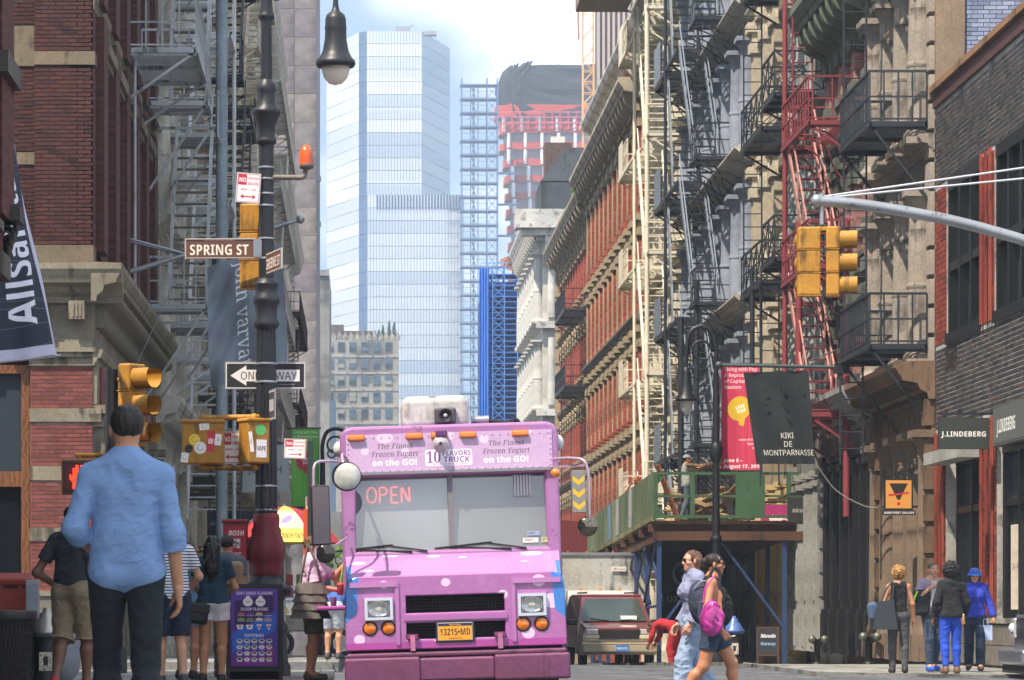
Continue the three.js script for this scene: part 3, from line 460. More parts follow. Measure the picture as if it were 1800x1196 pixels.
// ================= left side of the street =================
{ // near corner building, mostly out of the picture; it shades the pavement
  const root = facadeRoot('L', 12, 41.3, 'near_brick_building', 'red brick building edge with stone sill behind the long banner', 'building'), w = 41.3 - 12;
  const mats = { wall: M(0x6b342c, { r: .9, t: 'course' }), trim: trimStone(0x6b6259), frame: M(0x2e241f, { r: .5 }), pier: M(0x6b342c, { r: .9, t: 'course' }) };
  front(root, { w, bays: 9, floors: [{ y: 4.9, h: 4.1, sill: .6, head: .6 }], pier: .9, mats, pilaster: .1, band: .25, depth: 10, base: 4.9 });
  B().span(0, w, 0, 4.92, -.5, -.06).build('shop_wall', M(0x3f2f28, { r: .7, t: 'worn' }), root); for (let k = 0; k < 8; k++) B().span(1.2 + k * 3.5, 3.9 + k * 3.5, .7, 4, -.07, -.04).build('pane', glassDark, root);
   cornice(root, w, 8.85, .3, .35, mats.trim);
  B().span(w - 1.4, w, 5.62, 9, .0, .2).build('brick_bay', mats.wall, root); B().span(w - 1.5, w + .05, 7.25, 7.5, .0, .28).build('bay_sill', mats.trim, root);
  // carved capital at the corner
  const cp = B(); for (let k = 0; k < 5; k++) cp.add(new THREE.TorusGeometry(.07 + .012 * k, .03, 8, 14), TRS(w - .2, 5.2 + k * .085, .14, 0, k * .3, 0)); cp.span(w - .55, w, 5.62, 5.8, -.02, .32); cp.build('carved_capital', trimStone(0x5a534c), root);
}
// --- corner building: red brick with brownstone bands ---
{
  const Z0 = ZF, Z1 = 72, w = Z1 - Z0, root = facadeRoot('L', Z0, Z1, 'banded_brick_corner', 'dark red brick corner building with buff stone bands and deep cornice', 'building');
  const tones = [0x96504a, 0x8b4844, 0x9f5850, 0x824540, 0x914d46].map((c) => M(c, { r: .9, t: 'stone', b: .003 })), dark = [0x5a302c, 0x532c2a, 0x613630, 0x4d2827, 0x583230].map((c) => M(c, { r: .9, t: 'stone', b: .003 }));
  const mortar = M(0xa58b80, { r: .95, t: 'stone' }), mortarD = M(0x4a3130, { r: .95, t: 'stone' }), stone = trimStone(0x9d937f), stoneD = trimStone(0x8a7a64);
  const course = M(0x663630, { r: .9, t: 'course' });
  const mats = { wall: course, pier: course, trim: trimStone(0x8b7d69), frame: M(0x241d1d, { r: .5 }), side: course };
  front(root, { w, bays: 5, floors: [{ y: 6.9, h: 4.1, sill: .5, head: .7 }, { y: 11, h: 4.1, sill: .5, head: .7 }, { y: 15.1, h: 4, sill: .5, head: .7 }], pier: 1.1, mats, pilaster: .14, noCap: true, noSill: true, hood: true, band: .06, edge: 1.0, depth: 11, inset: .62 });
  shopfront(root, w, 5.1, 5, { trim: stone, column: stone, frame: M(0x3a2a22, { r: .5 }) }, { y0: .15, inset: .6 });
  B().span(0, w, 5.05, 6.1, -.6, .03).build('frieze', stone, root);
  cornice(root, w, 6.0, .5, .62, stone, { over: .5 });
  for (let i = 0; i < 56; i++) meshOf('modillion', cached('modil', () => { const s = new THREE.Shape(); s.moveTo(0, 0); s.bezierCurveTo(.3, 0, .05, .28, .2, .34); s.bezierCurveTo(.36, .38, .4, .42, .4, .5); s.lineTo(0, .5); s.closePath(); return B().shape(s, .13, new THREE.Matrix4().makeBasis(V(0, 0, 1), V(0, 1, 0), V(-1, 0, 0)).setPosition(.065, 0, 0), .006).geo(); }), stone, root, .25 + i * .28, 5.62, .03);
  cornice(root, w, 4.98, .16, .26, stone, { name: 'architrave', over: .1 });
  for (let i = 0; i <= 5; i++) { const x = clamp(1 + (w - 2) / 5 * i, .55, w - .5); const p = B().span(x - .5, x + .5, .15, 4.98, -.4, .1).build('pier', tones[i % 5], root); B().span(x - .54, x + .54, 4.06, 4.28, -.4, .13).span(x - .54, x + .54, 3.1, 3.33, -.4, .13).span(x - .54, x + .54, 2.1, 2.32, -.4, .13).span(x - .56, x + .56, .15, 1.25, -.4, .15).build('stone_band', stone, p); }
  // ---- the end wall towards the crossing (faces local -x): u runs along local z ----
  const u = (px) => (px - CX) * Z0 / FPX - XL;
  const endPlace = (a, y, j) => TRS(-.003 - j * .6, y, a, 0, -Math.PI / 2, 0), p0 = u(53), p1 = -.005;
  const bed = B(); bed.span(.0, .5, 1.28, 5.05, p0, p1); bed.build('pier_bed', mortar, root);
  bricks(root, [[p0, p1, 4.28, 4.98], [p0, p1, 3.33, 4.06], [p0, p1, 2.32, 3.1], [p0, p1, 1.28, 2.1]], [], .235, .0675, endPlace, tones, 300);
  for (const [a, b] of [[4.06, 4.28], [3.1, 3.33], [2.1, 2.32]]) B().span(-.03, .5, a, b, p0 - .01, .135).build('stone_band', stone, root);
  B().span(-.06, .5, -.1, 1.27, p0 - .03, .02).build('plinth', trimStone(0x7d776c), root); B().span(-.09, .5, 1.2, 1.29, p0 - .04, .02).build('plinth_cap', stone, root);
  B().span(-.05, .5, 4.98, 5.32, p0 - .02, .04).build('capital', stone, root); B().span(-.14, .5, 5.2, 5.36, p0 - .3, .05).build('capital_mould', stone, root); B().span(-.1, .5, 5.12, 5.2, p0 - .3, .045).build('capital_fillet', stone, root);
  B().span(-.035, .5, 5.32, 6.05, -9, .025).build('end_frieze', stone, root);
  for (let k = 0; k < 12; k++) { const z = -.12 - k * .62; B().span(-.34, -.03, 5.72, 6.02, z - .26, z).build('block_bracket', stone, root); for (let q = 0; q < 3; q++) B().span(-.36, -.34, 5.76, 5.98, z - .20 + q * .06, z - .17 + q * .06).build('bracket_rib', stone, root); }
  { const pts = corniceProfile(.5, .62); B().ext(pts.map(([a, b]) => [-a, b]), 9.5, TRS(-.03, 6.0, -9)).build('end_cornice', stone, root); }
  B().span(-.12, .5, 6.62, 6.95, -9, u(165)).build('stone_sill', stoneD, root);
  // upper end wall: dark bricks, pier proud of the bay beside it
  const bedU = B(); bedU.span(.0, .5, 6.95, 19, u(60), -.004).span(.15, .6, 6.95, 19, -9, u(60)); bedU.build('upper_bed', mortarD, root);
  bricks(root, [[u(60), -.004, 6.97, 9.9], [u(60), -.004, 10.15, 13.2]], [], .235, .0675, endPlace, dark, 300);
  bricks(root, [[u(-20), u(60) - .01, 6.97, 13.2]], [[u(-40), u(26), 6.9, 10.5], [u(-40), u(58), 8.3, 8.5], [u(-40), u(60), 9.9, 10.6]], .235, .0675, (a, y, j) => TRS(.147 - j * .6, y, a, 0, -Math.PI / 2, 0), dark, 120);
  B().span(-.03, .4, 9.92, 10.14, u(60), .03).build('stone_band', stoneD, root); B().span(.12, .4, 9.92, 10.58, -9, u(60) - .005).build('stone_lintel', stoneD, root); B().span(.12, .4, 8.3, 8.5, u(28), u(60) - .005).build('stone_block', stoneD, root);
  { const wn = B().span(.25, .5, 6.97, 9.9, u(-40), u(22)).build('window', mats.frame, root); B().span(.24, .25, 7.1, 9.8, u(-36), u(18)).build('pane', glassDark, wn); }
  // shop window with timber frame on the end wall
  const timber = M(0x8a5a34, { r: .5, t: 'wood' }), f = B(); f.span(.1, .3, .5, 5.0, p0 - .16, p0 - .02).span(.1, .3, 3.0, 3.25, -4, p0 - .16).span(.1, .3, 4.86, 5.0, -4, p0 - .16).span(.1, .3, .4, .62, -4, p0 - .16); const wf = f.build('shop_window', timber, root);
  B().span(.22, .24, .62, 3.0, -4, p0 - .15).build('pane', glassDark, wf); B().span(.22, .24, 3.25, 4.86, -4, p0 - .15).build('pane', glassSky, wf);
}
// --- the row beyond ---
const rowL = [
  [72.05, 84, 'cream_iron_loft_left', 'cream stone building behind the grey fire stairs next to the banded brick', 0xece5d2, 4.0, 5, 1],
  [84.05, 101, 'buff_iron_loft', 'buff stone building with scrolled brackets above the black sign', 0xe8ddc2, 4.1, 6, .6],
  [101.05, 126, 'pale_iron_loft', 'pale yellow stone building behind the black fire stairs', 0xeadfc0, 4.0, 8, 1],
  [126.05, 160, 'ivory_iron_loft', 'ivory iron building carrying white fire stairs near the grey tower', 0xece6d6, 4.0, 10, .6],
  [160.05, 205, 'brown_iron_loft', 'narrow cream and brown building at the far end of the left row', 0xdcd2bf, 4.0, 11, 1],
];
for (const [a, b, name, label, col, fh, bays, arch] of rowL) {
  const w = b - a, root = facadeRoot('L', a, b, name.replace('_left', ''), label, 'building'), mats = { wall: trimStone(col), trim: trimStone(new THREE.Color(col).lerp(new THREE.Color(0xffffff), .3).getHex()), frame: M(0x4a453c, { r: .6 }), column: trimStone(new THREE.Color(col).lerp(new THREE.Color(0xffffff), .12).getHex()) };
  const n = a < 90 ? 4 : a < 140 ? 5 : 4;
  front(root, { w, bays, floors: Array.from({ length: n }, (_, i) => ({ y: 5.2 + i * fh, h: fh, sill: .4, head: .7 })), pier: .7, mats, column: .22, arch: arch === 1 ? .6 : false, band: .4 });
  shopfront(root, w, 4.9, bays, { trim: mats.trim, column: mats.column, frame: M(0x2a2b28, { r: .6 }) }, { round: a < 100 ? .2 : 0, y0: groundY((a + b) / 2) });
  cornice(root, w, 4.8, .6, .7, mats.trim, { brackets: Math.round(w * 2.2), bh: .4, bw: .14 });
  cornice(root, w, 5.2 + n * fh - .2, 1.0, 1.1, mats.trim, { brackets: Math.round(w * .8), bh: 1, bw: .24 });
}
// ================= far buildings =================
// --- glass tower ---
{
  const root = thing('glass_tower', 'pale blue glass office tower with chamfered corners filling the sky', 'tower', { at: [0, 0, -900] });
  const steel = M(0x7f95ad, { r: .4, m: .5 });
  const tones = [[0xe9e8e6, .09], [0xdedfe2, .07], [0xf0eeea, .1], [0xd2d6dc, .08]].map(([c, r]) => new THREE.MeshStandardMaterial({ color: c, roughness: r, metalness: .8 }));
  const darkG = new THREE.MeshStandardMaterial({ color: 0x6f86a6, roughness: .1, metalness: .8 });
  // plan corners [x, z] from the survey: far left, notch, front, right chamfer
  const faces = [[[-9.3, -27], [-.5, -2], 154, 'L'], [[-.5, -2], [1.5, 0], 154, 'N'], [[1.5, 0], [16, 0], 154, 'F'], [[16, 0], [23.9, -27], 154, 'C']];
  const panel = (a, b, y0, y1, mat, nm, lean) => { const d = Math.hypot(b[0] - a[0], b[1] - a[1]), me = meshOf(nm, cached(`gp${d.toFixed(2)}_${(y1 - y0).toFixed(2)}`, () => B().box(d, y1 - y0 - .13, .3).geo()), mat, root, (a[0] + b[0]) / 2, (y0 + y1) / 2, (a[1] + b[1]) / 2); me.rotation.y = -Math.atan2(b[1] - a[1], b[0] - a[0]); me.rotation.x = lean; return me; };
  for (const [a, b, H, k] of faces) {
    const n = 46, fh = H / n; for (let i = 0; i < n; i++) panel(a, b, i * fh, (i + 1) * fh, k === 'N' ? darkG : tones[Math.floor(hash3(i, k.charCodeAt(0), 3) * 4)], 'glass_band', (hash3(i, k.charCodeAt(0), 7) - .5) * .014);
    const m = B(), L = Math.hypot(b[0] - a[0], b[1] - a[1]), q = Math.max(2, Math.round(L / .82)); const nx = (b[1] - a[1]) / L, nz = -(b[0] - a[0]) / L;
    for (let i = 0; i <= q; i++) { const x = mixn(a[0], b[0], i / q) - nx * .12, z = mixn(a[1], b[1], i / q) - nz * .12; m.bar([x, 0, z], [x, H, z], .07, .14); } m.build('mullions', steel, root);
  }
  for (let i = 0; i < 33; i++) panel([1.6, 1.2], [27, 1.2], i * 3.35, (i + 1) * 3.35, tones[Math.floor(hash3(i, 9, 4) * 4)], 'wing_band', (hash3(i, 5, 7) - .5) * .014);
  { const m = B(); for (let i = 0; i <= 31; i++) m.bar([1.6 + i * .82, 0, 1.4], [1.6 + i * .82, 110.5, 1.4], .07, .1); m.build('mullions', steel, root); }
  for (let i = 0; i < 29; i++) B().span(4 + i * .8, 4.42 + i * .8, 106.8, 110.6, 1.4, 1.8).build('louvre', M(0x3f5c80, { r: .5 }), root);
  B().ext([[-9.3, 27], [-.5, 2.2], [1.5, .2], [16, .2], [23.6, 27]], 153.8, TRS(0, 0, 0, -Math.PI / 2)).build('core', M(0x7d93ab, { r: .6 }), root);
  B().span(1.7, 26.9, 0, 110.5, -20, 1.0).build('wing_core', M(0x7d93ab, { r: .6 }), root);
  B().span(9, 13, 154.2, 155.4, -4, -1).bar([10, 155, -2], [14, 156, -3], .3).span(17, 20, 153.9, 154.9, -8, -5).build('roof_plant', M(0x8a8f96, { r: .7 }), root);
}
// --- tower under construction, nets and hoist ---
{
  const root = thing('unfinished_tower', 'round ended tower under construction wrapped in black and red nets', 'tower', { at: [W(955, 0, 850).x, 0, -850] });
  const s = 6000 / 850, Y = (py) => (CY - py) / s + EYE, hw = 11.2;
  const outline = (x0, grow = 0) => { const p = []; p.push([hw + 2, 0 + 12]); p.push([hw + 2, -grow]); p.push([x0 + 5, -grow]); for (let i = 0; i <= 8; i++) { const a = Math.PI / 2 + i / 8 * Math.PI / 2; p.push([x0 + 5 + Math.cos(a) * (5 + grow), 5 - Math.sin(a) * (5 + grow)]); } p.push([x0 - grow, 12]); return p; };
  const slab = M(0xb9b3b0, { r: .9, t: 'stone' }), red = M(0xe0503f, { r: .9, t: 'cloth', transmission: .35, thickness: 0, side: 1 }), pale = M(0xd7dde6, { r: .7 }), coreGrey = M(0x9d8f98, { r: .9 });  // core walls of the tower are one even grey pink
  const floors = []; for (let y = 205; y < 640; y += 29) floors.push(y);
  floors.forEach((py, i) => {
    const y = Y(py), x0 = -hw + (i < 1 ? -.6 : i < 3 ? .6 : Math.min(2.8, .8 + i * .25));
    B().ext(outline(x0), .5, TRS(0, y, 0, -Math.PI / 2)).build('slab', slab, root);
    B().ext(outline(x0 + 1.2).map(([a, b]) => [a, b + .9]), 29 / s - .5, TRS(0, y - 29 / s + .5, 0, -Math.PI / 2)).build('core_wall', coreGrey, root);
    const net = outline(x0, .18), h = i < 2 ? 2.9 : 1.7; // safety net round the slab edge, scalloped
    for (let k = 1; k < net.length - 1; k++) { const [ax, az] = net[k], [bx, bz] = net[k + 1] ?? net[k]; const L = Math.hypot(bx - ax, bz - az); if (L < .2) continue; const m = Math.max(1, Math.round(L / 3.2)); for (let q = 0; q < m; q++) { const t0 = q / m, t1 = (q + 1) / m, yy = y + rr(-.25, .15); const b = B(); b.bar([mixn(ax, bx, t0), yy + h / 2 + .2, mixn(-az, -bz, t0)], [mixn(ax, bx, t1), yy + h / 2 + .2, mixn(-az, -bz, t1)], .06, h * rr(.85, 1.05)); b.build('safety_net', i > 5 || i < 3 || q % 3 ? red : M(0xc9463a, { r: .9, t: 'cloth', transmission: .3, thickness: 0 }), root); } }
    for (let k = 0; k < 6; k++) { const x = mixn(x0 + 2, hw + 1, k / 5); B().rod([x, y - 29 / s + .5, .0], [x, y, .0], .45, .45, 8).build('column', pale, root); }
  });
  // black net over the top floors
  const top = []; for (let j = 0; j <= 10; j++) for (let i = 0; i <= 40; i++) top.push([i, j]);
  { const g = new THREE.BufferGeometry(), pos = [], idx = [], ring = outline(-hw, .4); const samp = (t) => { const n = ring.length - 1, f = t * n, k = Math.min(n - 1, Math.floor(f)); return [mixn(ring[k][0], ring[k + 1][0], f - k), mixn(ring[k][1], ring[k + 1][1], f - k)]; };
    for (let j = 0; j <= 10; j++) for (let i = 0; i <= 40; i++) { const [x, z] = samp(i / 40), n = fbm(i * .5, j * .8, 3, 3) - .5; const ins = 3.4 * Math.pow(j / 10, 5) + 1.2 * Math.pow(1 - j / 10, 3); pos.push(x + n * 1.6 * (x < 0 ? 1 : .3) + (x < 2 ? ins : 0), mixn(Y(203), Y(112), j / 10) + (j === 10 ? n * 2 : 0), -z + n * 2.2); }
    for (let j = 0; j < 10; j++) for (let i = 0; i < 40; i++) { const a = j * 41 + i; idx.push(a, a + 1, a + 42, a, a + 42, a + 41); }
    g.setAttribute('position', new THREE.Float32BufferAttribute(pos, 3)); g.setIndex(idx); const ng = g.toNonIndexed(); ng.computeVertexNormals(); metreUV(ng); const me = shade(new THREE.Mesh(ng, M(0x303540, { r: .9, t: 'worn', side: 1 }))); me.name = 'black_net'; root.add(me); }
  B().ext(outline(-hw + 1.5).map(([a, b]) => [a, b + 1]), Y(120) - Y(203), TRS(0, Y(203), 0, -Math.PI / 2)).build('net_core', M(0x34373f, { r: .9 }), root);
  const rail = B(); for (let i = 0; i <= 12; i++) { const x = -hw + 2 + i * 1.85; rail.bar([x, Y(116), .5], [x, Y(103), .5], .12); } rail.bar([-hw + 2, Y(104), .5], [hw + 2, Y(101), .5], .12).bar([-hw + 2, Y(109), .5], [hw + 2, Y(107), .5], .1); rail.build('edge_rail', M(0x7d7f88, { r: .6 }), root);
  for (let i = 0; i < 12; i++) { const x = -hw - .6 + i * 2; B().bar([x, Y(228), 1], [x, Y(196), 1], .3).build('form_post', M(0xc2355a, { r: .7 }), root); } for (const py of [198, 207, 217]) B().bar([-hw - 1, Y(py), 1], [hw + 2, Y(py), 1], .2).build('form_rail', M(0xc96a7c, { r: .7 }), root);
}
{
  const root = thing('hoist_tower', 'blue grey builders hoist tower of stacked platforms and braces', 'scaffold', { at: [W(843, 0, 840).x, 0, -840] }), s = 6000 / 840, Y = (py) => (CY - py) / s + EYE, st = M(0x5f7da6, { r: .6, m: .2 }), st2 = M(0x48618a, { r: .6, m: .2 });
  for (const x of [-4.4, 1.8, 4.4]) for (const z of [-1.6, 1.6]) B().bar([x, 0, z], [x, Y(139), z], .32).build('mast', st, root);
  for (let i = 0; i < 24; i++) { const y = Y(150 + i * 24.6); B().span(-4.8, 4.6, y - .32, y, -1.9, 1.9).build('platform', st2, root); const b = B(); b.bar([-4.3, y - 3.2, 1.7], [4.3, y - 3.2, 1.7], .1).bar([-4.3, y - 1.7, 1.7], [4.3, y - 1.7, 1.7], .1).bar([1.8, y - 3.3, 1.6], [4.3, y - .3, 1.6], .16).bar([4.3, y - 3.3, 1.6], [1.8, y - .3, 1.6], .16); for (let k = 0; k < 5; k++) b.bar([-2 + k * .3, y - 3.3, .5], [-1 - k * .3, y - .4, .5], .12); b.bar([-2.2, y - 3.4, .6], [-2.2, y, .6], .2).bar([-.4, y - 3.4, .6], [-.4, y, .6], .2); b.build('brace', st, root); }
  for (let i = 0; i < 6; i++) { const y = Y(305 + i * 55); B().bar([4.4, y, 0], [9.5, y, 0], .7, .5).build('bridge', st2, root); }
}
{ // crane mast
  const root = thing('crane_mast', 'orange yellow lattice crane mast standing before the unfinished tower', 'crane', { at: [W(1034, 0, 800).x, 0, -800] }), s = 6000 / 800, Y = (py) => (CY - py) / s + EYE, ye = M(0xe0a04a, { r: .6 }), h = 1.25;
  for (const x of [-h, h]) for (const z of [-h, h]) B().bar([x, 60, z], [x, Y(-60), z], .3).build('chord', ye, root);
  for (let y = 60, k = 0; y < Y(-60); y += 2.6, k++) { const b = B(), q = k % 2 ? 1 : -1; for (const z of [-h, h]) b.bar([-h * q, y, z], [h * q, y + 2.6, z], .16).bar([-h, y, z], [h, y, z], .16); for (const x of [-h, h]) b.bar([x, y, -h * q], [x, y + 2.6, h * q], .16); b.build('lacing', ye, root); }
  B().span(-2, 2, Y(228), Y(222), -2, 2).build('collar', ye, root);
  B().bar([-2.2, Y(70), 0], [-2.4, Y(0), 0], .5).build('cable_guide', M(0x9a5f45, { r: .7 }), root);
}
{ // scaffold in blue netting
  const Z = 262, root = thing('blue_scaffold', 'scaffold tower hung with bright blue netting past the white corner building', 'scaffold', { at: [W(881, 0, Z).x, 0, -Z] }), s = FPX / Z, Y = (py) => (CY - py) / s + EYE, pipe = M(0x4f86d0, { r: .6 }), net = M(0x4a8cf0, { r: .85, t: 'cloth', transmission: .5, thickness: 0, side: 1 });
  for (const x of [-1.6, -.7, .2, 1.2]) for (const z of [-1.4, 0, 1.4]) B().bar([x, -3, z], [x, Y(470), z], .07).build('standard', pipe, root);
  for (let k = 0; k < 14; k++) { const y = Y(740 - k * 19.5); B().span(-1.6, 1.4, y - .05, y + .05, -1.4, 1.4).build('deck', M(0x2a4f8c, { r: .8 }), root); const b = B(); b.bar([-1.6, y + .5, 1.4], [1.4, y + .5, 1.4], .05).bar([-1.6, y + .9, 1.4], [1.4, y + .9, 1.4], .05).bar([-.7, y, 1.42], [.2, y + .85, 1.42], .05).bar([.2, y, 1.42], [-.7, y + .85, 1.42], .05); b.build('guard_rail', pipe, root); }
  // hanging net: folded strip at the street edge and loose sheets behind
  { const g = new THREE.PlaneGeometry(.75, Y(475) + 2, 10, 40); const p = g.attributes.position; for (let i = 0; i < p.count; i++) { p.setZ(i, .12 * Math.sin(p.getX(i) * 30) + .1 * fbm(p.getX(i) * 4, p.getY(i) * .6, 1, 3)); } g.computeVertexNormals(); const ng = g.toNonIndexed(); const me = shade(new THREE.Mesh(metreUV(ng), M(0x3f86f0, { r: .85, t: 'cloth', side: 1 }))); me.name = 'net_strip'; me.position.set(-1.35, (Y(475) - 2) / 2, 1.65); root.add(me); }
  for (let k = 0; k < 6; k++) { const g = new THREE.PlaneGeometry(2.3, 4.6, 10, 14), p = g.attributes.position; for (let i = 0; i < p.count; i++) p.setZ(i, .35 * (fbm(p.getX(i) + k * 5, p.getY(i) * .5, 2, 3) - .5)); g.computeVertexNormals(); const me = shade(new THREE.Mesh(metreUV(g.toNonIndexed()), net)); me.name = 'net_sheet'; me.position.set(.25, 2 + k * 4.4, -.6); root.add(me); }
  B().span(-1.5, 5, -3, Y(520), -8, -1.6).build('covered_wall', M(0x56657e, { r: .9, t: 'worn' }), root);
}
// autumn coloured planting on a terrace
function leafClump(root, name, cx, cy, cz, rx, ry, n, mats, size) { const gs = mats.map(() => B()); for (let i = 0; i < n; i++) { const a = rnd() * 6.28, v = rnd() * 2 - 1, r = Math.cbrt(rnd()), q = Math.sqrt(1 - v * v), sh = .75 + .5 * fbm(a * 2, v * 3, 4, 2); gs[i % mats.length].add(new THREE.PlaneGeometry(size * rr(.6, 1.3), size * rr(.5, 1)), TRS(cx + Math.cos(a) * q * rx * r * sh, cy + v * ry * r * sh, cz + Math.sin(a) * q * rx * r * sh, rr(0, 3), rr(0, 6), rr(0, 3))); } const grp = new THREE.Group(); grp.name = name; root.add(grp); gs.forEach((g, i) => { const me = g.build('leaves', mats[i], grp); me.userData.kind = 'stuff'; }); return grp; }
const leafM = (c) => M(c, { r: .9, side: 1, transmission: .25, thickness: 0 });
{
  const t = thing('terrace_tree', 'orange leaved small tree on the terrace above the blue netting', 'tree', { at: [W(902, 470, 275).x, W(902, 478, 275).y, -275] });
  B().rod([0, -.5, 0], [.05, .6, 0], .09, .05).build('trunk', M(0x5b4535, { r: .9 }), t); leafClump(t, 'crown', 0, .7, 0, 1.1, .6, 420, [leafM(0xb5763a), leafM(0x9c6a3a), leafM(0xc08a4e)], .16);
  const p = thing('roof_shrub', 'bright green shrub on the red brick roof edge below the crane', 'shrub', { at: [W(1022, 352, 168).x, W(1022, 352, 168).y, -168] });
  B().rod([0, -.6, 0], [0, .5, 0], .05, .03).build('trunk', M(0x5b4535, { r: .9 }), p); leafClump(p, 'crown', 0, .5, 0, .55, .7, 380, [leafM(0x5f8a3a), leafM(0x79a04a), leafM(0x466b30)], .13);
  const q = thing('corner_tree', 'green leaves showing above the low brick shop roof at the corner', 'tree', { at: [W(1796, 20, 66).x, W(1796, 20, 66).y, -66] });
  B().rod([.4, -3, 0], [.4, .3, 0], .06, .03).build('trunk', M(0x5b4535, { r: .9 }), q); leafClump(q, 'crown', .35, .15, 0, .45, .38, 420, [leafM(0x5f8236), leafM(0x7f9a45)], .07);
}
// --- plain blocks behind ---
for (const k of ['worn', 'stone']) { const t = TX[k].clone(); t.repeat.set(1 / 37, 1 / 37); t.needsUpdate = true; TX[k + 'Far'] = t; }
function block(name, label, px0, px1, pyTop, Z, col, tex = 'worn', depth = 30) { const x0 = W(px0, 0, Z).x, x1 = W(px1, 0, Z).x, y = W(0, pyTop, Z).y, root = thing(name, label, 'building', { at: [(x0 + x1) / 2, 0, -Z] }); B().span(-(x1 - x0) / 2, (x1 - x0) / 2, -6, y, -depth, 0).build('wall', M(col, { r: .9, t: TX[tex + 'Far'] ? tex + 'Far' : tex }), root); return { root, w: x1 - x0, y, s: FPX / Z }; }
{
  const a = block('stone_slab_tower', 'tall purple grey stone slab rising beside the white fire stairs', 440, 556, -160, 330, 0x9a918f, 'stone');
  for (let j = 0; j < 22; j++) for (let i = 0; i < 3; i++) { const w = 2, x = -a.w / 2 + (i + .5) * a.w / 3; meshOf('cladding_panel', cached('clad' + Math.round(a.w), () => B().box(a.w / 3 - .04, 2.7, .12).geo()), M([0x9b918f, 0xa59b97, 0x8f8687, 0x978a90][Math.floor(hash3(i, j, 3) * 4)], { r: .8, t: 'stoneFar' }), a.root, x, 14 + j * 2.74, .05); }
  for (const py of [315, 395]) B().box(.5, .5, .4, a.w / 2 + .2, W(0, py, 330).y, .1).build('wall_lamp', M(0x43525c, { r: .6 }), a.root);
  const b = block('grey_party_wall', 'plain grey party wall below the purple slab with a rusty fire ladder', 500, 579, 480, 470, 0xa9a7a2, 'stone');
  for (let k = 0; k < 6; k++) { const wn = B().box(1.6, 2.6, .2, b.w / 2 - 2.2, W(0, 612 + k * 30, 470).y, .05).build('window', M(0xb9b8b2, { r: .8 }), b.root); for (const q of [-.62, .62]) B().box(1.3, 1.1, .06, b.w / 2 - 2.2, W(0, 612 + k * 30, 470).y + q, .17).build('pane', glassSky, wn); }
  B().box(b.w, .8, .5, 0, b.y, .05).build('coping', M(0xb3b1ab, { r: .8, t: 'stone' }), b.root);
  const c = block('beige_office_block', 'beige stone office block with six columns of windows in front of the glass tower', 540, 701, 598, 700, 0xb5aea1, 'stone');
  for (let j = 0; j < 6; j++) for (let i = 0; i < 7; i++) { const x = W([580, 600, 620, 641, 662, 683, 560][i], 0, 700).x - c.root.position.x, y = W(0, 610 + j * 29.4, 700).y; const wn = meshOf('window', cached('offw', () => B().box(1.5, 1.95, .3).geo()), M(0x5d666e, { r: .6 }), c.root, x, y, .05); for (const q of [-.46, .46]) meshOf('pane', cached('offp', () => B().box(1.25, .8, .08).geo()), rnd() < .5 ? glassSky : rnd() < .5 ? glassDark : glassBlind, wn, 0, q, .16); }
  for (let j = 0; j < 6; j++) B().box(c.w, .35, .3, 0, W(0, 627 + j * 29.4, 700).y, .02).build('string_course', M(0xc2bbae, { r: .8, t: 'stone' }), c.root);
  for (let i = 0; i < 16; i++) B().ext([[-.5, 0], [.5, 0], [.5, .9], [.25, 1.2], [0, 1.9], [-.25, 1.2], [-.5, .9]], .5, TRS(-c.w / 2 + .6 + i * 1.2, c.y - .05, -.5)).build('crenel', M(0xbab3a6, { r: .85, t: 'stone' }), c.root);
  B().span(-c.w / 2, -c.w / 2 + 7.5, c.y, c.y + 3.4, -8, -3).build('roof_house', M(0x6f5a58, { r: .8, t: 'worn' }), c.root); B().span(-c.w / 2 + 7.5, -c.w / 2 + 13.5, c.y, c.y + 2.2, -8, -4).build('roof_house', M(0x6a5654, { r: .8, t: 'worn' }), c.root);
  [[659, 2.2], [666, 2.4], [673, 3.4], [684, 4.2], [693, 4]].forEach(([px, h], k) => { const t = thing('roof_conifer', ['smallest dark conifer at the left of the beige roof row', 'second small conifer from the left on the beige roof', 'middle dark conifer of the row on the beige roof', 'broad tall conifer on the beige roof', 'last tall conifer at the right end of the beige roof'][k], 'tree', { at: [W(px, 0, 703).x, c.y, -703], group: 'conifers on the beige roof' }); B().rod([0, 0, 0], [0, h * .3, 0], .12, .1).build('trunk', M(0x4a3a2c), t); const g = B(); for (let i = 0; i < 130; i++) { const v = rnd(), a = rnd() * 6.3, r = (1 - v) * .75 * rr(.4, 1.1); g.add(new THREE.ConeGeometry(.14, .5, 4), TRS(Math.cos(a) * r, .3 + v * (h - .4), Math.sin(a) * r, rr(-.6, .6), 0, rr(-.6, .6))); } g.build('crown', M(0x2f4a3a, { r: .95 }), t); });
  const d = block('striped_slab_tower', 'tall brown slab with vertical ribs behind the cream cornice', 1050, 1130, -120, 420, 0x8b7a78, 'worn', 4);
  for (let i = 0; i < 9; i++) B().span(-d.w / 2 + i * d.w / 9, -d.w / 2 + i * d.w / 9 + .3, 0, d.y, 0, .35).build('rib', M(0xb0a09c, { r: .85 }), d.root);
  const e = block('dark_roof_house', 'dark grey metal roof house with a brick chimney above the white cornice', 951, 1030, 318, 246, 0x4d545c, 'worn', 8);
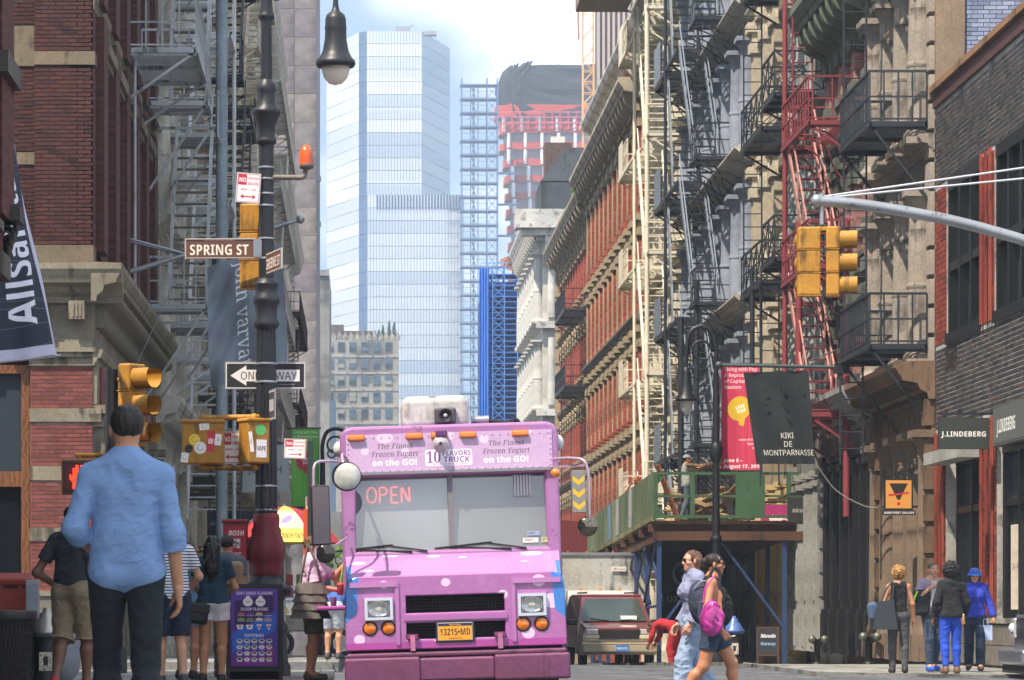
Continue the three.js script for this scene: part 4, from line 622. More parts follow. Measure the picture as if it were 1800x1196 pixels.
  B().ext([[0, 0], [e.w * .55, 2.4], [e.w, 2.4], [e.w, -.1], [0, -.1]], 6, TRS(-e.w / 2, e.y, -6)).build('sloped_roof', M(0x555c64, { r: .7, t: 'worn' }), e.root); B().span(-1.3, .7, e.y + .1, e.y + 2.9, -3, -1).build('chimney', M(0x6f564c, { r: .9, t: 'course' }), e.root); B().span(-.8, .2, e.y + 2.9, e.y + 3.4, -2.5, -1.5).build('chimney_cap', M(0xc9c6bf), e.root);
  const r = B(); for (let i = 0; i < 8; i++) r.bar([.6 + i * .25, e.y - 4, 4], [.6 + i * .25, e.y - 2.6, 4], .05); r.bar([.5, e.y - 2.6, 4], [2.6, e.y - 2.6, 4], .06); r.build('roof_rail', M(0xa8b0b6, { r: .5 }), e.root);
  block('distant_glass_slab', 'small blue office slab low down beside the beige block', 567, 590, 705, 640, 0x5d7aa3, 'glass', 10);
  block('distant_grey_block', 'low grey building closing the far end of the street', 560, 720, 900, 520, 0x8f8a82, 'worn', 10);
  block('distant_brown_block', 'brown building closing the street below the blue netting', 780, 960, 760, 320, 0x8a7c70, 'worn', 10);
}
// ================= fire escapes =================
const treadCache = {};
function fireEscape(side, Z0, Z1, label, mat, o) {
  const L = Z1 - Z0, w = o.w ?? 1.15, at = side === 'R' ? [XR, 0, -Z1] : [XL, 0, -Z0];
  const root = thing('fire_escape', label, 'fire escape', { at, ry: side === 'R' ? -Math.PI / 2 : Math.PI / 2, group: 'iron fire escapes on the street fronts' });
  const near = side === 'R' ? L : 0, rail = o.rail ?? 'bars', rh = o.rh ?? 1.0, z0 = o.z0 ?? .12, tm = o.treadMat ?? mat, sm = o.stringMat ?? mat;
  o.levels.forEach((y, i) => {
    const wells = (o.flights ?? []).filter((f) => f[0] === i - 1).map((f) => [Math.min(f[1], f[2]), Math.max(f[1], f[2]), f[3], f[3] + f[4]]);
    const segs = o.segs ?? [[0, L]], fr = B(); for (const [p, q] of segs) fr.bar([p, y, z0], [q, y, z0], .07, .1).bar([p, y, w], [q, y, w], .07, .1).bar([p + .035, y, z0], [p + .035, y, w], .07, .1).bar([q - .035, y, z0], [q - .035, y, w], .07, .1).bar([(p + q) / 2, y - .04, z0], [(p + q) / 2, y - .04, w], .06, .08); if (o.segs) fr.bar([0, y - .02, z0 + .02], [L, y - .02, z0 + .02], .05, .08);
    const pf = fr.build('platform', mat, root);
    const sl = B(); for (let x = .1; x < L - .05; x += .105) { if (!segs.some(([p, q]) => x > p + .04 && x < q - .04)) continue; const hit = wells.find((q) => x > q[0] + .1 && x < q[1] - .1); const a = z0 + .04, b = hit ? Math.max(a + .02, hit[2]) : w - .04; if (b - a > .05) sl.bar([x, y + .02, a], [x, y + .02, b], .05, .025); if (hit && hit[3] < w - .1) sl.bar([x, y + .02, hit[3]], [x, y + .02, w - .04], .05, .025); }
    sl.build('slats', mat, pf).userData.kind = 'stuff';
    // railing: outer run and both returns
    const t = .028; const run = (a, b) => { const rl = B(), d = Math.hypot(b[0] - a[0], b[1] - a[1]); for (const h of [rh, rh * .52, .1]) rl.bar([a[0], y + h, a[1]], [b[0], y + h, b[1]], h === rh ? .045 : .03, h === rh ? .045 : .03); const n = Math.max(1, Math.round(d / (rail === 'x' ? 1.1 : o.gap ?? .16)));
      for (let k = 0; k <= n; k++) { const x = mixn(a[0], b[0], k / n), z = mixn(a[1], b[1], k / n); rl.bar([x, y, z], [x, y + rh, z], t, t); if (rail === 'x' && k < n) { const x2 = mixn(a[0], b[0], (k + 1) / n), z2 = mixn(a[1], b[1], (k + 1) / n); rl.bar([x, y + .1, z], [x2, y + rh, z2], .025).bar([x2, y + .1, z2], [x, y + rh, z], .025); const c = [(x + x2) / 2, y + rh * .55, (z + z2) / 2]; for (let q = 0; q < 8; q++) rl.bar([c[0] + (x2 - x) / d * n * Math.cos(q * .785) * .13, c[1] + Math.sin(q * .785) * .13, c[2] + (z2 - z) * Math.cos(q * .785) * .13], [c[0] + (x2 - x) * Math.cos(q * .785 + .785) * .13, c[1] + Math.sin(q * .785 + .785) * .13, c[2] + (z2 - z) * Math.cos(q * .785 + .785) * .13], .03); } } rl.build('railing', mat, root); };
    for (const [p, q] of o.rails ?? segs) run([p, w], [q, w]); run([.02, z0], [.02, w]); run([L - .02, z0], [L - .02, w]);
    if (o.sheet) { const g = B().box(o.sheet, rh * 1.25, .012, 0, 0, 0); const me = g.build('guard_panel', o.sheetMat ?? mat, root); me.position.set(side === 'R' ? o.sheet * .5 + .05 : L - o.sheet * .5, y + rh * .62, w + .02); }
    const nb = Math.max(2, Math.round(L / 2.4)); for (let k = 0; k < nb; k++) { const x = mixn(.06, L - .06, k / (nb - 1)), d = o.bracket ?? .9; B().bar([x, y - .06, w - .05], [x, y - d, z0 - .1], .05, .05).bar([x, y - .07, z0], [x, y - .07, w], .05, .06).build('bracket', mat, root); }
    if (o.curl) for (let k = 0; k < nb * 2; k++) { const x = mixn(.2, L - .2, k / (nb * 2 - 1)); B().tube([[x, y - .08, w * .9], [x, y - .3, w * .5], [x, y - .8, w * .32], [x, y - 1.2, 0]], .02, 12, 5).build('curved_strut', mat, root); }
  });
  (o.flights ?? []).forEach(([i, x0, x1, za, fw]) => {
    const y0 = i < 0 ? o.foot ?? 3 : o.levels[i], y1 = o.levels[i + 1], n = Math.max(6, Math.round((y1 - y0) / .27));
    for (const z of [za, za + fw]) { B().bar([x0, y0, z], [x1, y1 + .05, z], .04, o.deep ?? .17).build('stringer', sm, root); const h = B(); h.bar([x0, y0 + .8, z], [x1, y1 + .85, z], .035); for (let k = 0; k <= 2; k++) h.bar([mixn(x0, x1, k / 4), mixn(y0, y1, k / 4), z], [mixn(x0, x1, k / 4), mixn(y0, y1, k / 4) + .82, z], .025); h.build('handrail', sm, root); }
    const tg = cached(`tr${fw}`, () => B().box(.2, .03, fw - .04).geo()); for (let k = 1; k < n; k++) meshOf('tread', tg, tm, root, mixn(x0, x1, k / n), mixn(y0, y1, k / n), za + fw / 2);
  });
  (o.ladders ?? []).forEach(([x, z, y0, y1, lw = .45]) => { for (const q of [-lw / 2, lw / 2]) B().bar([x, y0, z + q], [x, y1, z + q], .035, .05).build('ladder_rail', mat, root); const rg = cached('rung' + lw, () => B().rod([0, 0, -lw / 2], [0, 0, lw / 2], .014, .014, 6).geo()); for (let y = y0 + .3; y < y1; y += .33) meshOf('rung', rg, mat, root, x, y, z); });
  (o.posts ?? []).forEach(([x, z, y0, y1, r]) => B().rod([x, y0, z], [x, y1, z], r, r, 10).build('post', o.postMat ?? mat, root));
  return root;
}
const feBlack = M(0x30363f, { r: .5, t: 'paint', m: .2 }), feGrey = M(0xcfd3d5, { r: .6, t: 'worn' }), feRust = M(0x8d847c, { r: .7, t: 'worn' }), fePale = M(0xe4e8ec, { r: .55, t: 'paint' }), feRed = M(0x8e3a40, { r: .6, t: 'paint' }), feRose = M(0xd09488, { r: .6, t: 'worn' }), feCream = M(0xf0e8d2, { r: .6, t: 'paint' }), feWhite = M(0xd9d8cf, { r: .6, t: 'paint' }), feSlate = M(0x7b8796, { r: .5, t: 'paint' });
// right side
fireEscape('R', 64.4, 68.3, 'black iron balconies with drop ladder on the brown stone front beside the low shop', feBlack, { levels: [5.95, 10.15, 14.4], w: 1.2, bracket: 1.5, ladders: [[.25, .95, 6, 14.4], [.1, 1.0, 3.9, 5.9]], gap: .26 });
fireEscape('R', 73.6, 78.2, 'dark red fire escape with rose pink stairs on the pink brick front', feRed, { levels: [5.2, 8.4, 11.5], w: 1.15, curl: true, bracket: .8, stringMat: feRose, flights: [[0, 4.2, .6, .5, .6], [1, 4.2, .6, .5, .6]], posts: [[.1, 1.1, 4.6, 16, .06], [2.6, 1.1, 4.6, 9.6, .08], [4.4, .3, 3, 9.4, .08]], ladders: [[.5, .75, 11.5, 16]], gap: .45 });
fireEscape('R', 78.8, 81.2, 'ornate black balconies with crossed rails on the grey stone front', feBlack, { levels: [9.1, 12.9, 16.6], w: 1.25, rail: 'x', bracket: .7 });
fireEscape('R', 82.2, 86.6, 'black crossed rail balconies with a tall ladder between grey and tan stone', feBlack, { levels: [8.9, 12.6, 16.4], w: 1.15, rail: 'x', bracket: .7, ladders: [[1.2, 1.0, 4, 18], [3.9, .9, 4, 9]], posts: [[2.4, 1.15, 3.2, 9.4, .06]] });
fireEscape('R', 97.4, 111, 'big black fire escape with long zigzag stairs on the blue grey arcade front', feBlack, { levels: [5.7, 9.75, 13.9, 17.9, 21.9], w: 1.25, curl: true, stringMat: feSlate, sheet: 2.2, sheetMat: feSlate, segs: [[11.8, 13.6], [0, 8]], rails: [[12.2, 13.6], [0, 2.4]], deep: .26, flights: [[0, 12.6, 8, .5, .7], [1, 12.6, 8, .5, .7], [2, 12.6, 8, .5, .7], [3, 12.6, 8, .5, .7], [-1, 5.6, 3.6, .45, .72], [0, 5.6, 3.6, .45, .72], [1, 5.6, 3.6, .45, .72], [2, 5.6, 3.6, .45, .72], [3, 5.6, 3.6, .45, .72]], foot: 3.3, posts: [[9.6, 1.3, 3.3, 9.7, .09], [4.2, 1.28, 3.2, 22, .05], [13.3, 1.2, 3.2, 10.4, .07]], gap: .5 });
fireEscape('R', 112.6, 125, 'cream fire escape with mesh panels and steep stairs on the cream front', feCream, { levels: [4.9, 8.8, 12.8, 16.7, 20.9], w: 1.35, sheet: 1.8, segs: [[10.9, 12.4], [0, 7.4]], rails: [[11.2, 12.4], [0, 4]], deep: .22, flights: [[-1, 10.6, 7.6, .45, .85], [0, 10.6, 7.6, .45, .85], [1, 10.6, 7.6, .45, .85], [2, 10.6, 7.6, .45, .85], [3, 10.6, 7.6, .45, .85]], foot: 1.5, posts: [[12.2, 1.35, 1.5, 21, .08], [7, 1.35, 2, 21, .06]], gap: .55, ladders: [[11.8, .9, 20.9, 25]] });
fireEscape('R', 160, 168, 'small black balconies on the farther red brick front', feBlack, { levels: [11.5, 15.1], w: 1.25, gap: .35, ladders: [[5, 1, 4, 15]] });
// left side
fireEscape('L', 62.9, 66.6, 'grey balcony on struts high on the banded brick front', feGrey, { levels: [11.3, 15.4], w: 1.35, bracket: .95, gap: .3, posts: [[.4, .2, 6.8, 11.2, .03]] });
fireEscape('L', 68.8, 75, 'grey rusting fire escape with steel struts over the cornice beside the blue banner', feGrey, { levels: [7.1, 11.2, 15.3], w: 1.3, bracket: 1.9, gap: .26, treadMat: feRust, segs: [[0, 1.4], [4.6, 6.2]], rails: [[0, 1.4], [5, 6.2]], deep: .2, flights: [[0, 1.3, 4.7, .45, .75], [1, 1.3, 4.7, .45, .75]], posts: [[5.6, 1.36, .15, 17, .13]], postMat: M(0xb4c4d0, { r: .5, t: 'worn' }) });
fireEscape('L', 76.4, 84, 'pale grey fire escape with peeling uprights behind the street sign', fePale, { levels: [6.6, 10.6, 14.6, 18.6], w: 1.3, gap: .28, segs: [[0, 1.2], [4.6, 7.6]], rails: [[0, 1], [6, 7.6]], deep: .2, flights: [[-1, 1.2, 4, .45, .75], [0, 1.2, 4.8, .45, .75], [1, 1.2, 4.8, .45, .75], [2, 1.2, 4.8, .45, .75]], posts: [[.4, 1.3, .15, 19, .05], [6.8, 1.3, .15, 19, .05]] });
fireEscape('L', 87, 99, 'black fire escape with close stair treads behind the lamp post', feBlack, { levels: [6.4, 10.5, 14.6, 18.7], w: 1.35, gap: .3, rail: 'x', segs: [[0, 1.6], [5.8, 12]], rails: [[0, 1.2], [10.5, 12]], deep: .2, flights: [[-1, 1.4, 5, .45, .8], [0, 1.4, 6, .45, .8], [1, 1.4, 6, .45, .8], [2, 1.4, 6, .45, .8], [0, 7.5, 10.5, .45, .8], [1, 7.5, 10.5, .45, .8]] });
fireEscape('L', 103, 122, 'cream fire escape on the pale yellow stone front', feCream, { levels: [6, 10, 14, 18, 22], w: 1.3, gap: .4, rail: 'x', flights: [[0, 2, 8, .5, .7], [1, 10, 16, .5, .7], [2, 2, 8, .5, .7], [3, 10, 16, .5, .7]] });
fireEscape('L', 129, 157, 'white fire escape ladder run on the ivory front before the grey slab', feWhite, { levels: [5, 9, 13, 17, 21], w: 1.35, gap: .4, flights: [[-1, 5, 12, .4, .8], [0, 5, 12, .4, .8], [1, 14, 21, .4, .8], [2, 5, 12, .4, .8], [3, 14, 21, .4, .8]] });
fireEscape('L', 166, 190, 'rusty brown fire escape at the far end of the left row', M(0x6b5148, { r: .8, t: 'worn' }), { levels: [6, 11, 15.5], w: 1.4, gap: .5, flights: [[0, 3, 10, .4, .8], [1, 3, 10, .4, .8]] });
// ================= street furniture =================
const castIron = M(0x23252b, { r: .45, t: 'paint', m: .1 }), signWhite = '#ece9e4', yellowP = M(0xd99a2b, { r: .55, t: 'worn' }), galv = M(0xa9adb2, { r: .4, m: .6, t: 'paint' });
// a board facing +z of its parent with print on the front
function board(parent, name, w, h, t, x, y, z, tex, o = {}) {
  const m = B().add(o.round ? new RoundedBoxGeometry(w, h, t, 2, Math.min(t * .48, o.round)) : new THREE.BoxGeometry(w, h, t)).build(name, o.edge ?? M(0xb9babb, { r: .5, m: .4 }), parent); m.position.set(x, y, z); m.rotation.set(o.rx ?? 0, o.ry ?? 0, o.rz ?? 0);
  const p = shade(new THREE.Mesh(new THREE.PlaneGeometry(w - .012, h - .012), printMat(tex, o.mat))); p.name = 'print'; p.position.z = t / 2 + .003; m.add(p); return m;
}
const noParking = (arrow) => canvasTex(256, 320, (g, w, h) => { g.fillStyle = '#f0ecea'; g.fillRect(0, 0, w, h); g.strokeStyle = '#b3263a'; g.lineWidth = 7; g.strokeRect(8, 8, w - 16, h - 16); g.fillStyle = '#b3263a'; g.fillRect(14, 14, 92, 116); text(g, 'NO', 60, 74, 68, '#f4efee', { max: 78 }); text(g, 'PARKING', 176, 52, 40, '#b3263a', { max: 130 }); text(g, '8AM-6PM', 176, 112, 50, '#b3263a', { max: 120 }); text(g, 'MON — FRI', 128, 178, 34, '#b3263a', { max: 170 }); g.fillStyle = '#b3263a'; g.fillRect(62, 248, 132, 16); g.beginPath(); g.moveTo(214, 256); g.lineTo(178, 226); g.lineTo(178, 286); g.fill(); if (arrow === 2) { g.beginPath(); g.moveTo(42, 256); g.lineTo(78, 226); g.lineTo(78, 286); g.fill(); } });
const npBoth = noParking(2), npOne = noParking(1);
function signalHead(root, x, y, z, ry, { lens = true, mat = yellowP } = {}) { // three section traffic head, faces local +z after ry
  const h = new THREE.Group(); h.name = 'signal_head'; h.position.set(x, y, z); h.rotation.y = ry; root.add(h);
  for (let i = 0; i < 3; i++) {
    B().rbox(.34, .345, .2, .03, 0, .35 - i * .35, 0).build('section', mat, h);
    const v = B(); v.add(new THREE.CylinderGeometry(.155, .15, .3, 20, 1, true, Math.PI * .25, Math.PI * 1.5), TRS(0, .35 - i * .35, .22, Math.PI / 2, Math.PI, 0)); v.add(new THREE.CylinderGeometry(.147, .142, .3, 20, 1, true, Math.PI * .25, Math.PI * 1.5), TRS(0, .35 - i * .35, .22, Math.PI / 2, Math.PI, 0)); v.build('visor', mat, h);
    B().sph(.13, TRS(0, .35 - i * .35, .1, 0, 0, 0, 1, 1, .25)).build('lens', M([0x3a1414, 0x4a3612, 0x143a2c][i], { r: .15 }), h);
    B().box(.36, .012, .21, 0, .175 - i * .35, 0).build('seam', mat, h);
  }
  return h;
}
// ---- big lamp post on the near left corner ----
{
  const Z = 42, s = FPX / Z, H = (py) => (CY - py) / s + EYE, X0 = W(468, 0, Z).x;
  const root = thing('street_lamp', 'black cast iron lamp post with signs, red base and hanging bell lamp', 'lamp post', { at: [X0, .15, -Z], group: 'cast iron street lamps' });
  const y = (py) => H(py) - .15, X = (px) => (px - 468) / s;
  const red = M(0x8d2330, { r: .5, t: 'worn' });
  B().lathe([[.3, 0], [.3, .12], [.27, .18], [.25, .5], [.27, .56], [.27, .62], [.22, .68], [.21, .92], [.25, .98], [.31, 1.06], [.31, 1.1], [.2, 1.16], [.19, 1.26]], TRS(0, 0, 0), 24).build('base', castIron, root);
  { const b = B(); for (let i = 0; i < 26; i++) { const a = i / 26 * 6.283; b.bar([Math.cos(a) * .29, 1.0, Math.sin(a) * .29], [Math.cos(a + .12) * .29, 1.1, Math.sin(a + .12) * .29], .03); } b.build('rope_moulding', castIron, root); }
  B().lathe([[.2, 1.24], [.215, 1.3], [.2, 1.36], [.225, 1.42], [.24, 1.52], [.215, 1.66], [.18, 1.75], [.185, 1.8], [.16, 1.84], [.165, 1.95], [.15, 2.0]], TRS(0, 0, 0), 24).build('red_base', red, root);
  const fl = B(); fl.lathe([[.125, 1.98], [.115, y(640)], [.105, y(578)]], TRS(0, 0, 0), 20); for (let i = 0; i < 14; i++) { const a = i / 14 * 6.283; fl.rod([Math.cos(a) * .122, 2.0, Math.sin(a) * .122], [Math.cos(a) * .105, y(580), Math.sin(a) * .105], .018, .014, 6); } fl.build('fluted_shaft', castIron, root);
  B().lathe([[.11, y(582)], [.15, y(575)], [.165, y(568)], [.13, y(560)], [.135, y(540)], [.165, y(532)], [.165, y(524)], [.135, y(518)], [.13, y(508)], [.15, y(502)], [.15, y(498)], [.1, y(490)]], TRS(0, 0, 0), 24).build('collar', castIron, root);
  B().lathe([[.095, y(492)], [.09, y(252)]], TRS(0, 0, 0), 20).build('shaft', castIron, root);
  B().lathe([[.09, y(256)], [.125, y(252)], [.125, y(246)], [.105, y(242)], [.11, y(222)], [.17, y(200)], [.175, y(193)], [.11, y(186)], [.1, y(165)], [.12, y(160)], [.115, y(150)], [.07, y(140)]], TRS(0, 0, 0), 24).build('vase_collar', castIron, root);
  B().lathe([[.072, y(142)], [.066, y(40)], [.1, y(32)], [.1, y(26)], [.07, y(20)], [.07, y(-20)]], TRS(0, 0, 0), 18).build('upper_shaft', castIron, root);
  B().tube([[0, y(-20), 0], [0, y(-70), 0], [X(500), y(-105), 0], [X(552), y(-112), 0], [X(588), y(-85), 0], [X(593), y(-20), 0]], .045, 40, 10).build('crook', castIron, root);
  B().tube([[0, y(-22), 0], [X(482), y(-2), 0], [X(502), y(-10), 0], [X(500), y(-40), 0], [X(478), y(-40), 0]], .022, 30, 8).build('scroll', castIron, root);
  const lamp = B().lathe([[.02, y(-22)], [.035, y(10)], [.055, y(20)], [.11, y(26)], [.128, y(34)], [.13, y(47)], [.137, y(50)], [.13, y(54)], [.135, y(70)], [.16, y(90)], [.2, y(101)], [.238, y(107)], [.245, y(113)], [.225, y(118)], [.19, y(118)]], TRS(X(590), 0, 0), 28).build('lamp_hood', castIron, root);
  B().lathe([[.175, y(116)], [.172, y(124)], [.14, y(138)], [.08, y(147)], [.001, y(150)]], TRS(X(590), 0, 0), 24).build('lamp_globe', new THREE.MeshPhysicalMaterial({ color: 0xe8dfcf, roughness: .35, transmission: .45, thickness: 0 }), lamp);
  for (const py of [295, 315, 341, 362, 420, 455, 640, 672, 855, 897]) B().lathe([[.1, -.012], [.104, 0], [.1, .012]].map(([r, q]) => [r + (py > 600 ? .035 : .0), q]), TRS(0, y(py), 0), 20).build('clamp_band', galv, root);
}
const PX0 = W(468, 0, 42).x, PH = (py) => W(0, py, 42).y, PX = (px) => W(px, 0, 42).x;
function postThing(name, label, cat, group) { return thing(name, label, cat, { at: [0, 0, -42], group }); }
{
  let r = postThing('parking_sign', 'white and red no parking sign with double arrow high on the lamp post', 'sign', 'no parking signs'); board(r, 'plate', .3, .37, .006, PX(437), PH(333), .13, npBoth, { rz: -.06, ry: .15 }); B().bar([PX(437), PH(333), .1], [PX0, PH(333), .02], .03).build('clamp', galv, r);
  r = postThing('parking_sign', 'no parking sign half hidden behind the orange walk signal boxes', 'sign', 'no parking signs'); board(r, 'plate', .3, .4, .006, PX(409), PH(786), -.2, npBoth, {}); B().bar([PX(420), PH(786), -.22], [PX0, PH(786), -.12], .03).build('clamp', galv, r);
  // beacon
  r = postThing('alarm_beacon', 'orange beacon lamp on a short bent arm of the lamp post', 'beacon');
  B().tube([[PX(478), PH(312), .02], [PX(515), PH(313), .05], [PX(533), PH(312), .05], [PX(538), PH(300), .05]], .032, 20, 8).build('arm', M(0x8d857c, { r: .6, t: 'worn' }), r); B().lathe([[.03, -.02], [.085, .0], [.09, .04], [.08, .05]], TRS(PX(539), PH(297), .05), 18).build('cup', M(0x7d756c, { r: .6, t: 'worn' }), r);
  B().lathe([[.082, 0], [.084, .1], [.078, .17], [.05, .23], [.001, .25]], TRS(PX(538), PH(291), .05), 20).build('dome', M(0xe0642a, { r: .3, transmission: .2, thickness: 0 }), r);
  // signal seen edge on behind the post
  r = postThing('traffic_signal', 'yellow traffic signal seen from behind on the lamp post under the beacon', 'traffic light', 'yellow traffic signals'); signalHead(r, PX(446), PH(430), -.22, Math.PI * .96); B().bar([PX(448), PH(372), -.2], [PX0, PH(372), -.05], .05).bar([PX(448), PH(488), -.2], [PX0, PH(488), -.05], .05).build('mount', yellowP, r);
  // street name plates
  r = postThing('street_name_sign', 'brown street name plate reading SPRING ST', 'sign');
  board(r, 'plate', .86, .25, .02, PX(387), PH(438.5), .1, canvasTex(512, 160, (g, w, h) => { g.fillStyle = '#5e3a2c'; g.fillRect(0, 0, w, h); g.fillStyle = '#2a1b16'; g.fillRect(0, 0, w, 22); text(g, 'CAST IRON HISTORIC DISTRICT', w / 2, 12, 16, '#8d7a6b', { max: 330 }); text(g, 'SPRING ST', w / 2 - 6, 92, 118, '#ddd6c8', { max: 440 }); g.strokeStyle = '#cfc4b4'; g.lineWidth = 4; g.strokeRect(3, 3, w - 6, h - 6); }), { rz: .004 });
  B().bar([PX(445), PH(438), .1], [PX0, PH(438), .03], .04, .22).build('bracket', galv, r);
  r = postThing('street_name_sign', 'brown street name plate turned edge on reading GREENE ST', 'sign');
  { const b = board(r, 'plate', .86, .25, .02, PX(482.5), PH(466), .42, canvasTex(512, 160, (g, w, h) => { g.fillStyle = '#5e3a2c'; g.fillRect(0, 0, w, h); text(g, 'GREENE ST', w / 2, 86, 118, '#ddd6c8', { max: 450 }); g.strokeStyle = '#cfc4b4'; g.lineWidth = 8; g.strokeRect(3, 3, w - 6, h - 6); }), { ry: -Math.PI / 2 + .26 }); b.rotation.order = 'YXZ'; b.scale.set(1, 1, 1); }
  B().bar([PX(476), PH(466), .1], [PX0, PH(466), .03], .04, .22).build('bracket', galv, r);
  r = postThing('one_way_sign', 'black and white one way arrow sign strapped behind the lamp post', 'sign');
  board(r, 'plate', 1.0, .34, .006, PX(466), PH(659), -.16, canvasTex(768, 256, (g, w, h) => { g.fillStyle = '#17181c'; g.fillRect(0, 0, w, h); g.strokeStyle = '#cfcaca'; g.lineWidth = 10; g.strokeRect(8, 8, w - 16, h - 16); g.fillStyle = '#dcd8d6'; g.beginPath(); g.moveTo(46, 128); g.lineTo(200, 30); g.lineTo(200, 72); g.lineTo(712, 72); g.lineTo(712, 184); g.lineTo(200, 184); g.lineTo(200, 226); g.closePath(); g.fill(); text(g, 'ONE', 236, 130, 104, '#17181c', { bold: false, max: 190 }); text(g, 'WAY', 580, 130, 104, '#17181c', { bold: false, max: 230 }); text(g, 'DEPT OF TRANSPORTATION', 560, 214, 16, '#9a9796'); }), {}); B().bar([PX(468), PH(650), -.16], [PX(468), PH(650), -.1], .05, .05).build('strap', galv, r);
  r = postThing('edge_on_sign', 'grey sign plate seen nearly edge on below the one way sign', 'sign'); board(r, 'plate', .5, .38, .006, PX(479), PH(715), .3, canvasTex(128, 128, (g, w, h) => { g.fillStyle = '#3a3b40'; g.fillRect(0, 0, w, h); g.strokeStyle = '#bcbcc0'; g.lineWidth = 6; g.strokeRect(6, 6, w - 12, h - 12); g.fillStyle = '#a9a9ae'; g.fillRect(24, 40, 80, 50); }), { ry: -Math.PI / 2 + .2 }); B().bar([PX(476), PH(715), .06], [PX0, PH(715), .02], .04).build('clamp', galv, r);
  // pair of walk signals in yellow boxes, seen from behind, stickers and all
  const boxes = [['sticker covered yellow walk signal box, wider of the pair on the lamp post', 357, 780, .52, .52, .0, 0], ['narrow yellow walk signal box with green sticker beside the lamp post', 447, 779, .3, .53, .12, .5]];
  boxes.forEach(([label, px, py, w, h, z, ry], i) => {
    const q = postThing('walk_signal', label, 'walk signal', 'yellow walk signals');
    const bx = B().rbox(w, h, .28, .03, 0, 0, 0).build('housing', yellowP, q); bx.position.set(PX(px), PH(py), z); bx.rotation.y = ry;
    B().rbox(w + .03, .05, .31, .02, PX(px), PH(py) + h / 2 + .005, z, 0, ry, 0).build('rim', yellowP, q);
    const st = i ? [[.02, .15, .14, .14, '#57c268', '', true], [.03, -.08, .14, .22, '#e8e4e0', 'VAPE', false], [-.11, 0, .05, .25, '#f0eee8', '///', false]] : [[-.1, .04, .14, .14, '#f2cf3a', '', true], [.1, .02, .09, .26, '#c8323c', 'MW', false], [-.03, -.06, .15, .15, '#eceae2', '', true], [-.17, -.07, .1, .1, '#1d1c22', '', true], [.19, .04, .08, .14, '#efeeea', 'A', false], [-.22, -.18, .09, .12, '#efeeea', '', false], [.02, .2, .12, .08, '#efece2', '', false]];
    st.forEach(([x, y, sw, sh, c, tx, round]) => { const t = canvasTex(64, 64, (g) => { g.fillStyle = c; g.fillRect(0, 0, 64, 64); if (tx) text(g, tx, 32, 32, 24, c === '#c8323c' ? '#fff' : '#222', { max: 56 }); else { g.strokeStyle = '#777'; g.lineWidth = 3; g.beginPath(); g.arc(32, 30, 16, .3, 4.6); g.stroke(); } }); const m = new THREE.Mesh(round ? new THREE.CircleGeometry(sw / 2, 18) : new THREE.PlaneGeometry(sw, sh), printMat(t)); m.name = 'sticker'; m.position.set(x, y, .142 + .001 * rnd()); m.rotation.z = rr(-.15, .15); bx.add(shade(m)); });
    B().rod([PX(px), PH(py) + h / 2, z], [PX(px), PH(735), z], .03).rod([PX(px), PH(735), z], [PX0, PH(733), -.02], .035).sph(.05, TRS(PX(px), PH(735), z)).build('pipe_bracket', yellowP, q); B().rod([PX(px), PH(py) - h / 2, z], [PX(px), PH(822), z], .03).rod([PX(px), PH(822), z], [PX0, PH(824), -.02], .035).sph(.05, TRS(PX(px), PH(822), z)).build('pipe_bracket', yellowP, q);
  });
  // red alarm box on the base
  r = postThing('alarm_box', 'red metal alarm box with scrawled graffiti on the lamp post base', 'alarm box');
  const bx = B().rbox(.3, .5, .2, .03, PX(414), PH(952), .02).rbox(.34, .05, .24, .02, PX(414), PH(917), .02).build('housing', M(0x9a2230, { r: .5, t: 'worn' }), r);
  { const t = canvasTex(160, 240, (g, w, h) => { g.fillStyle = '#9a2230'; g.fillRect(0, 0, w, h); g.strokeStyle = '#e6dcd8'; g.lineWidth = 5; text(g, 'BOSH', 84, 52, 50, '#e8e0dc', { max: 120, italic: true }); g.fillStyle = '#d8d2cc'; g.fillRect(34, 92, 84, 66); g.strokeStyle = '#2a2224'; g.lineWidth = 3; for (let i = 0; i < 22; i++) { g.beginPath(); g.moveTo(34 + rnd() * 84, 92 + rnd() * 66); g.lineTo(34 + rnd() * 84, 92 + rnd() * 66); g.stroke(); } text(g, 'CHKZ', 74, 200, 36, '#d9c6c4', { italic: true, max: 110 }); }); const m = shade(new THREE.Mesh(new THREE.PlaneGeometry(.26, .42), printMat(t))); m.name = 'graffiti'; m.position.set(PX(414), PH(955), .124); bx.add(m); }
  B().bar([PX(430), PH(952), .02], [PX0 - .12, PH(952), .02], .08, .1).build('mount', M(0x8d2330, { r: .5, t: 'worn' }), r);
}
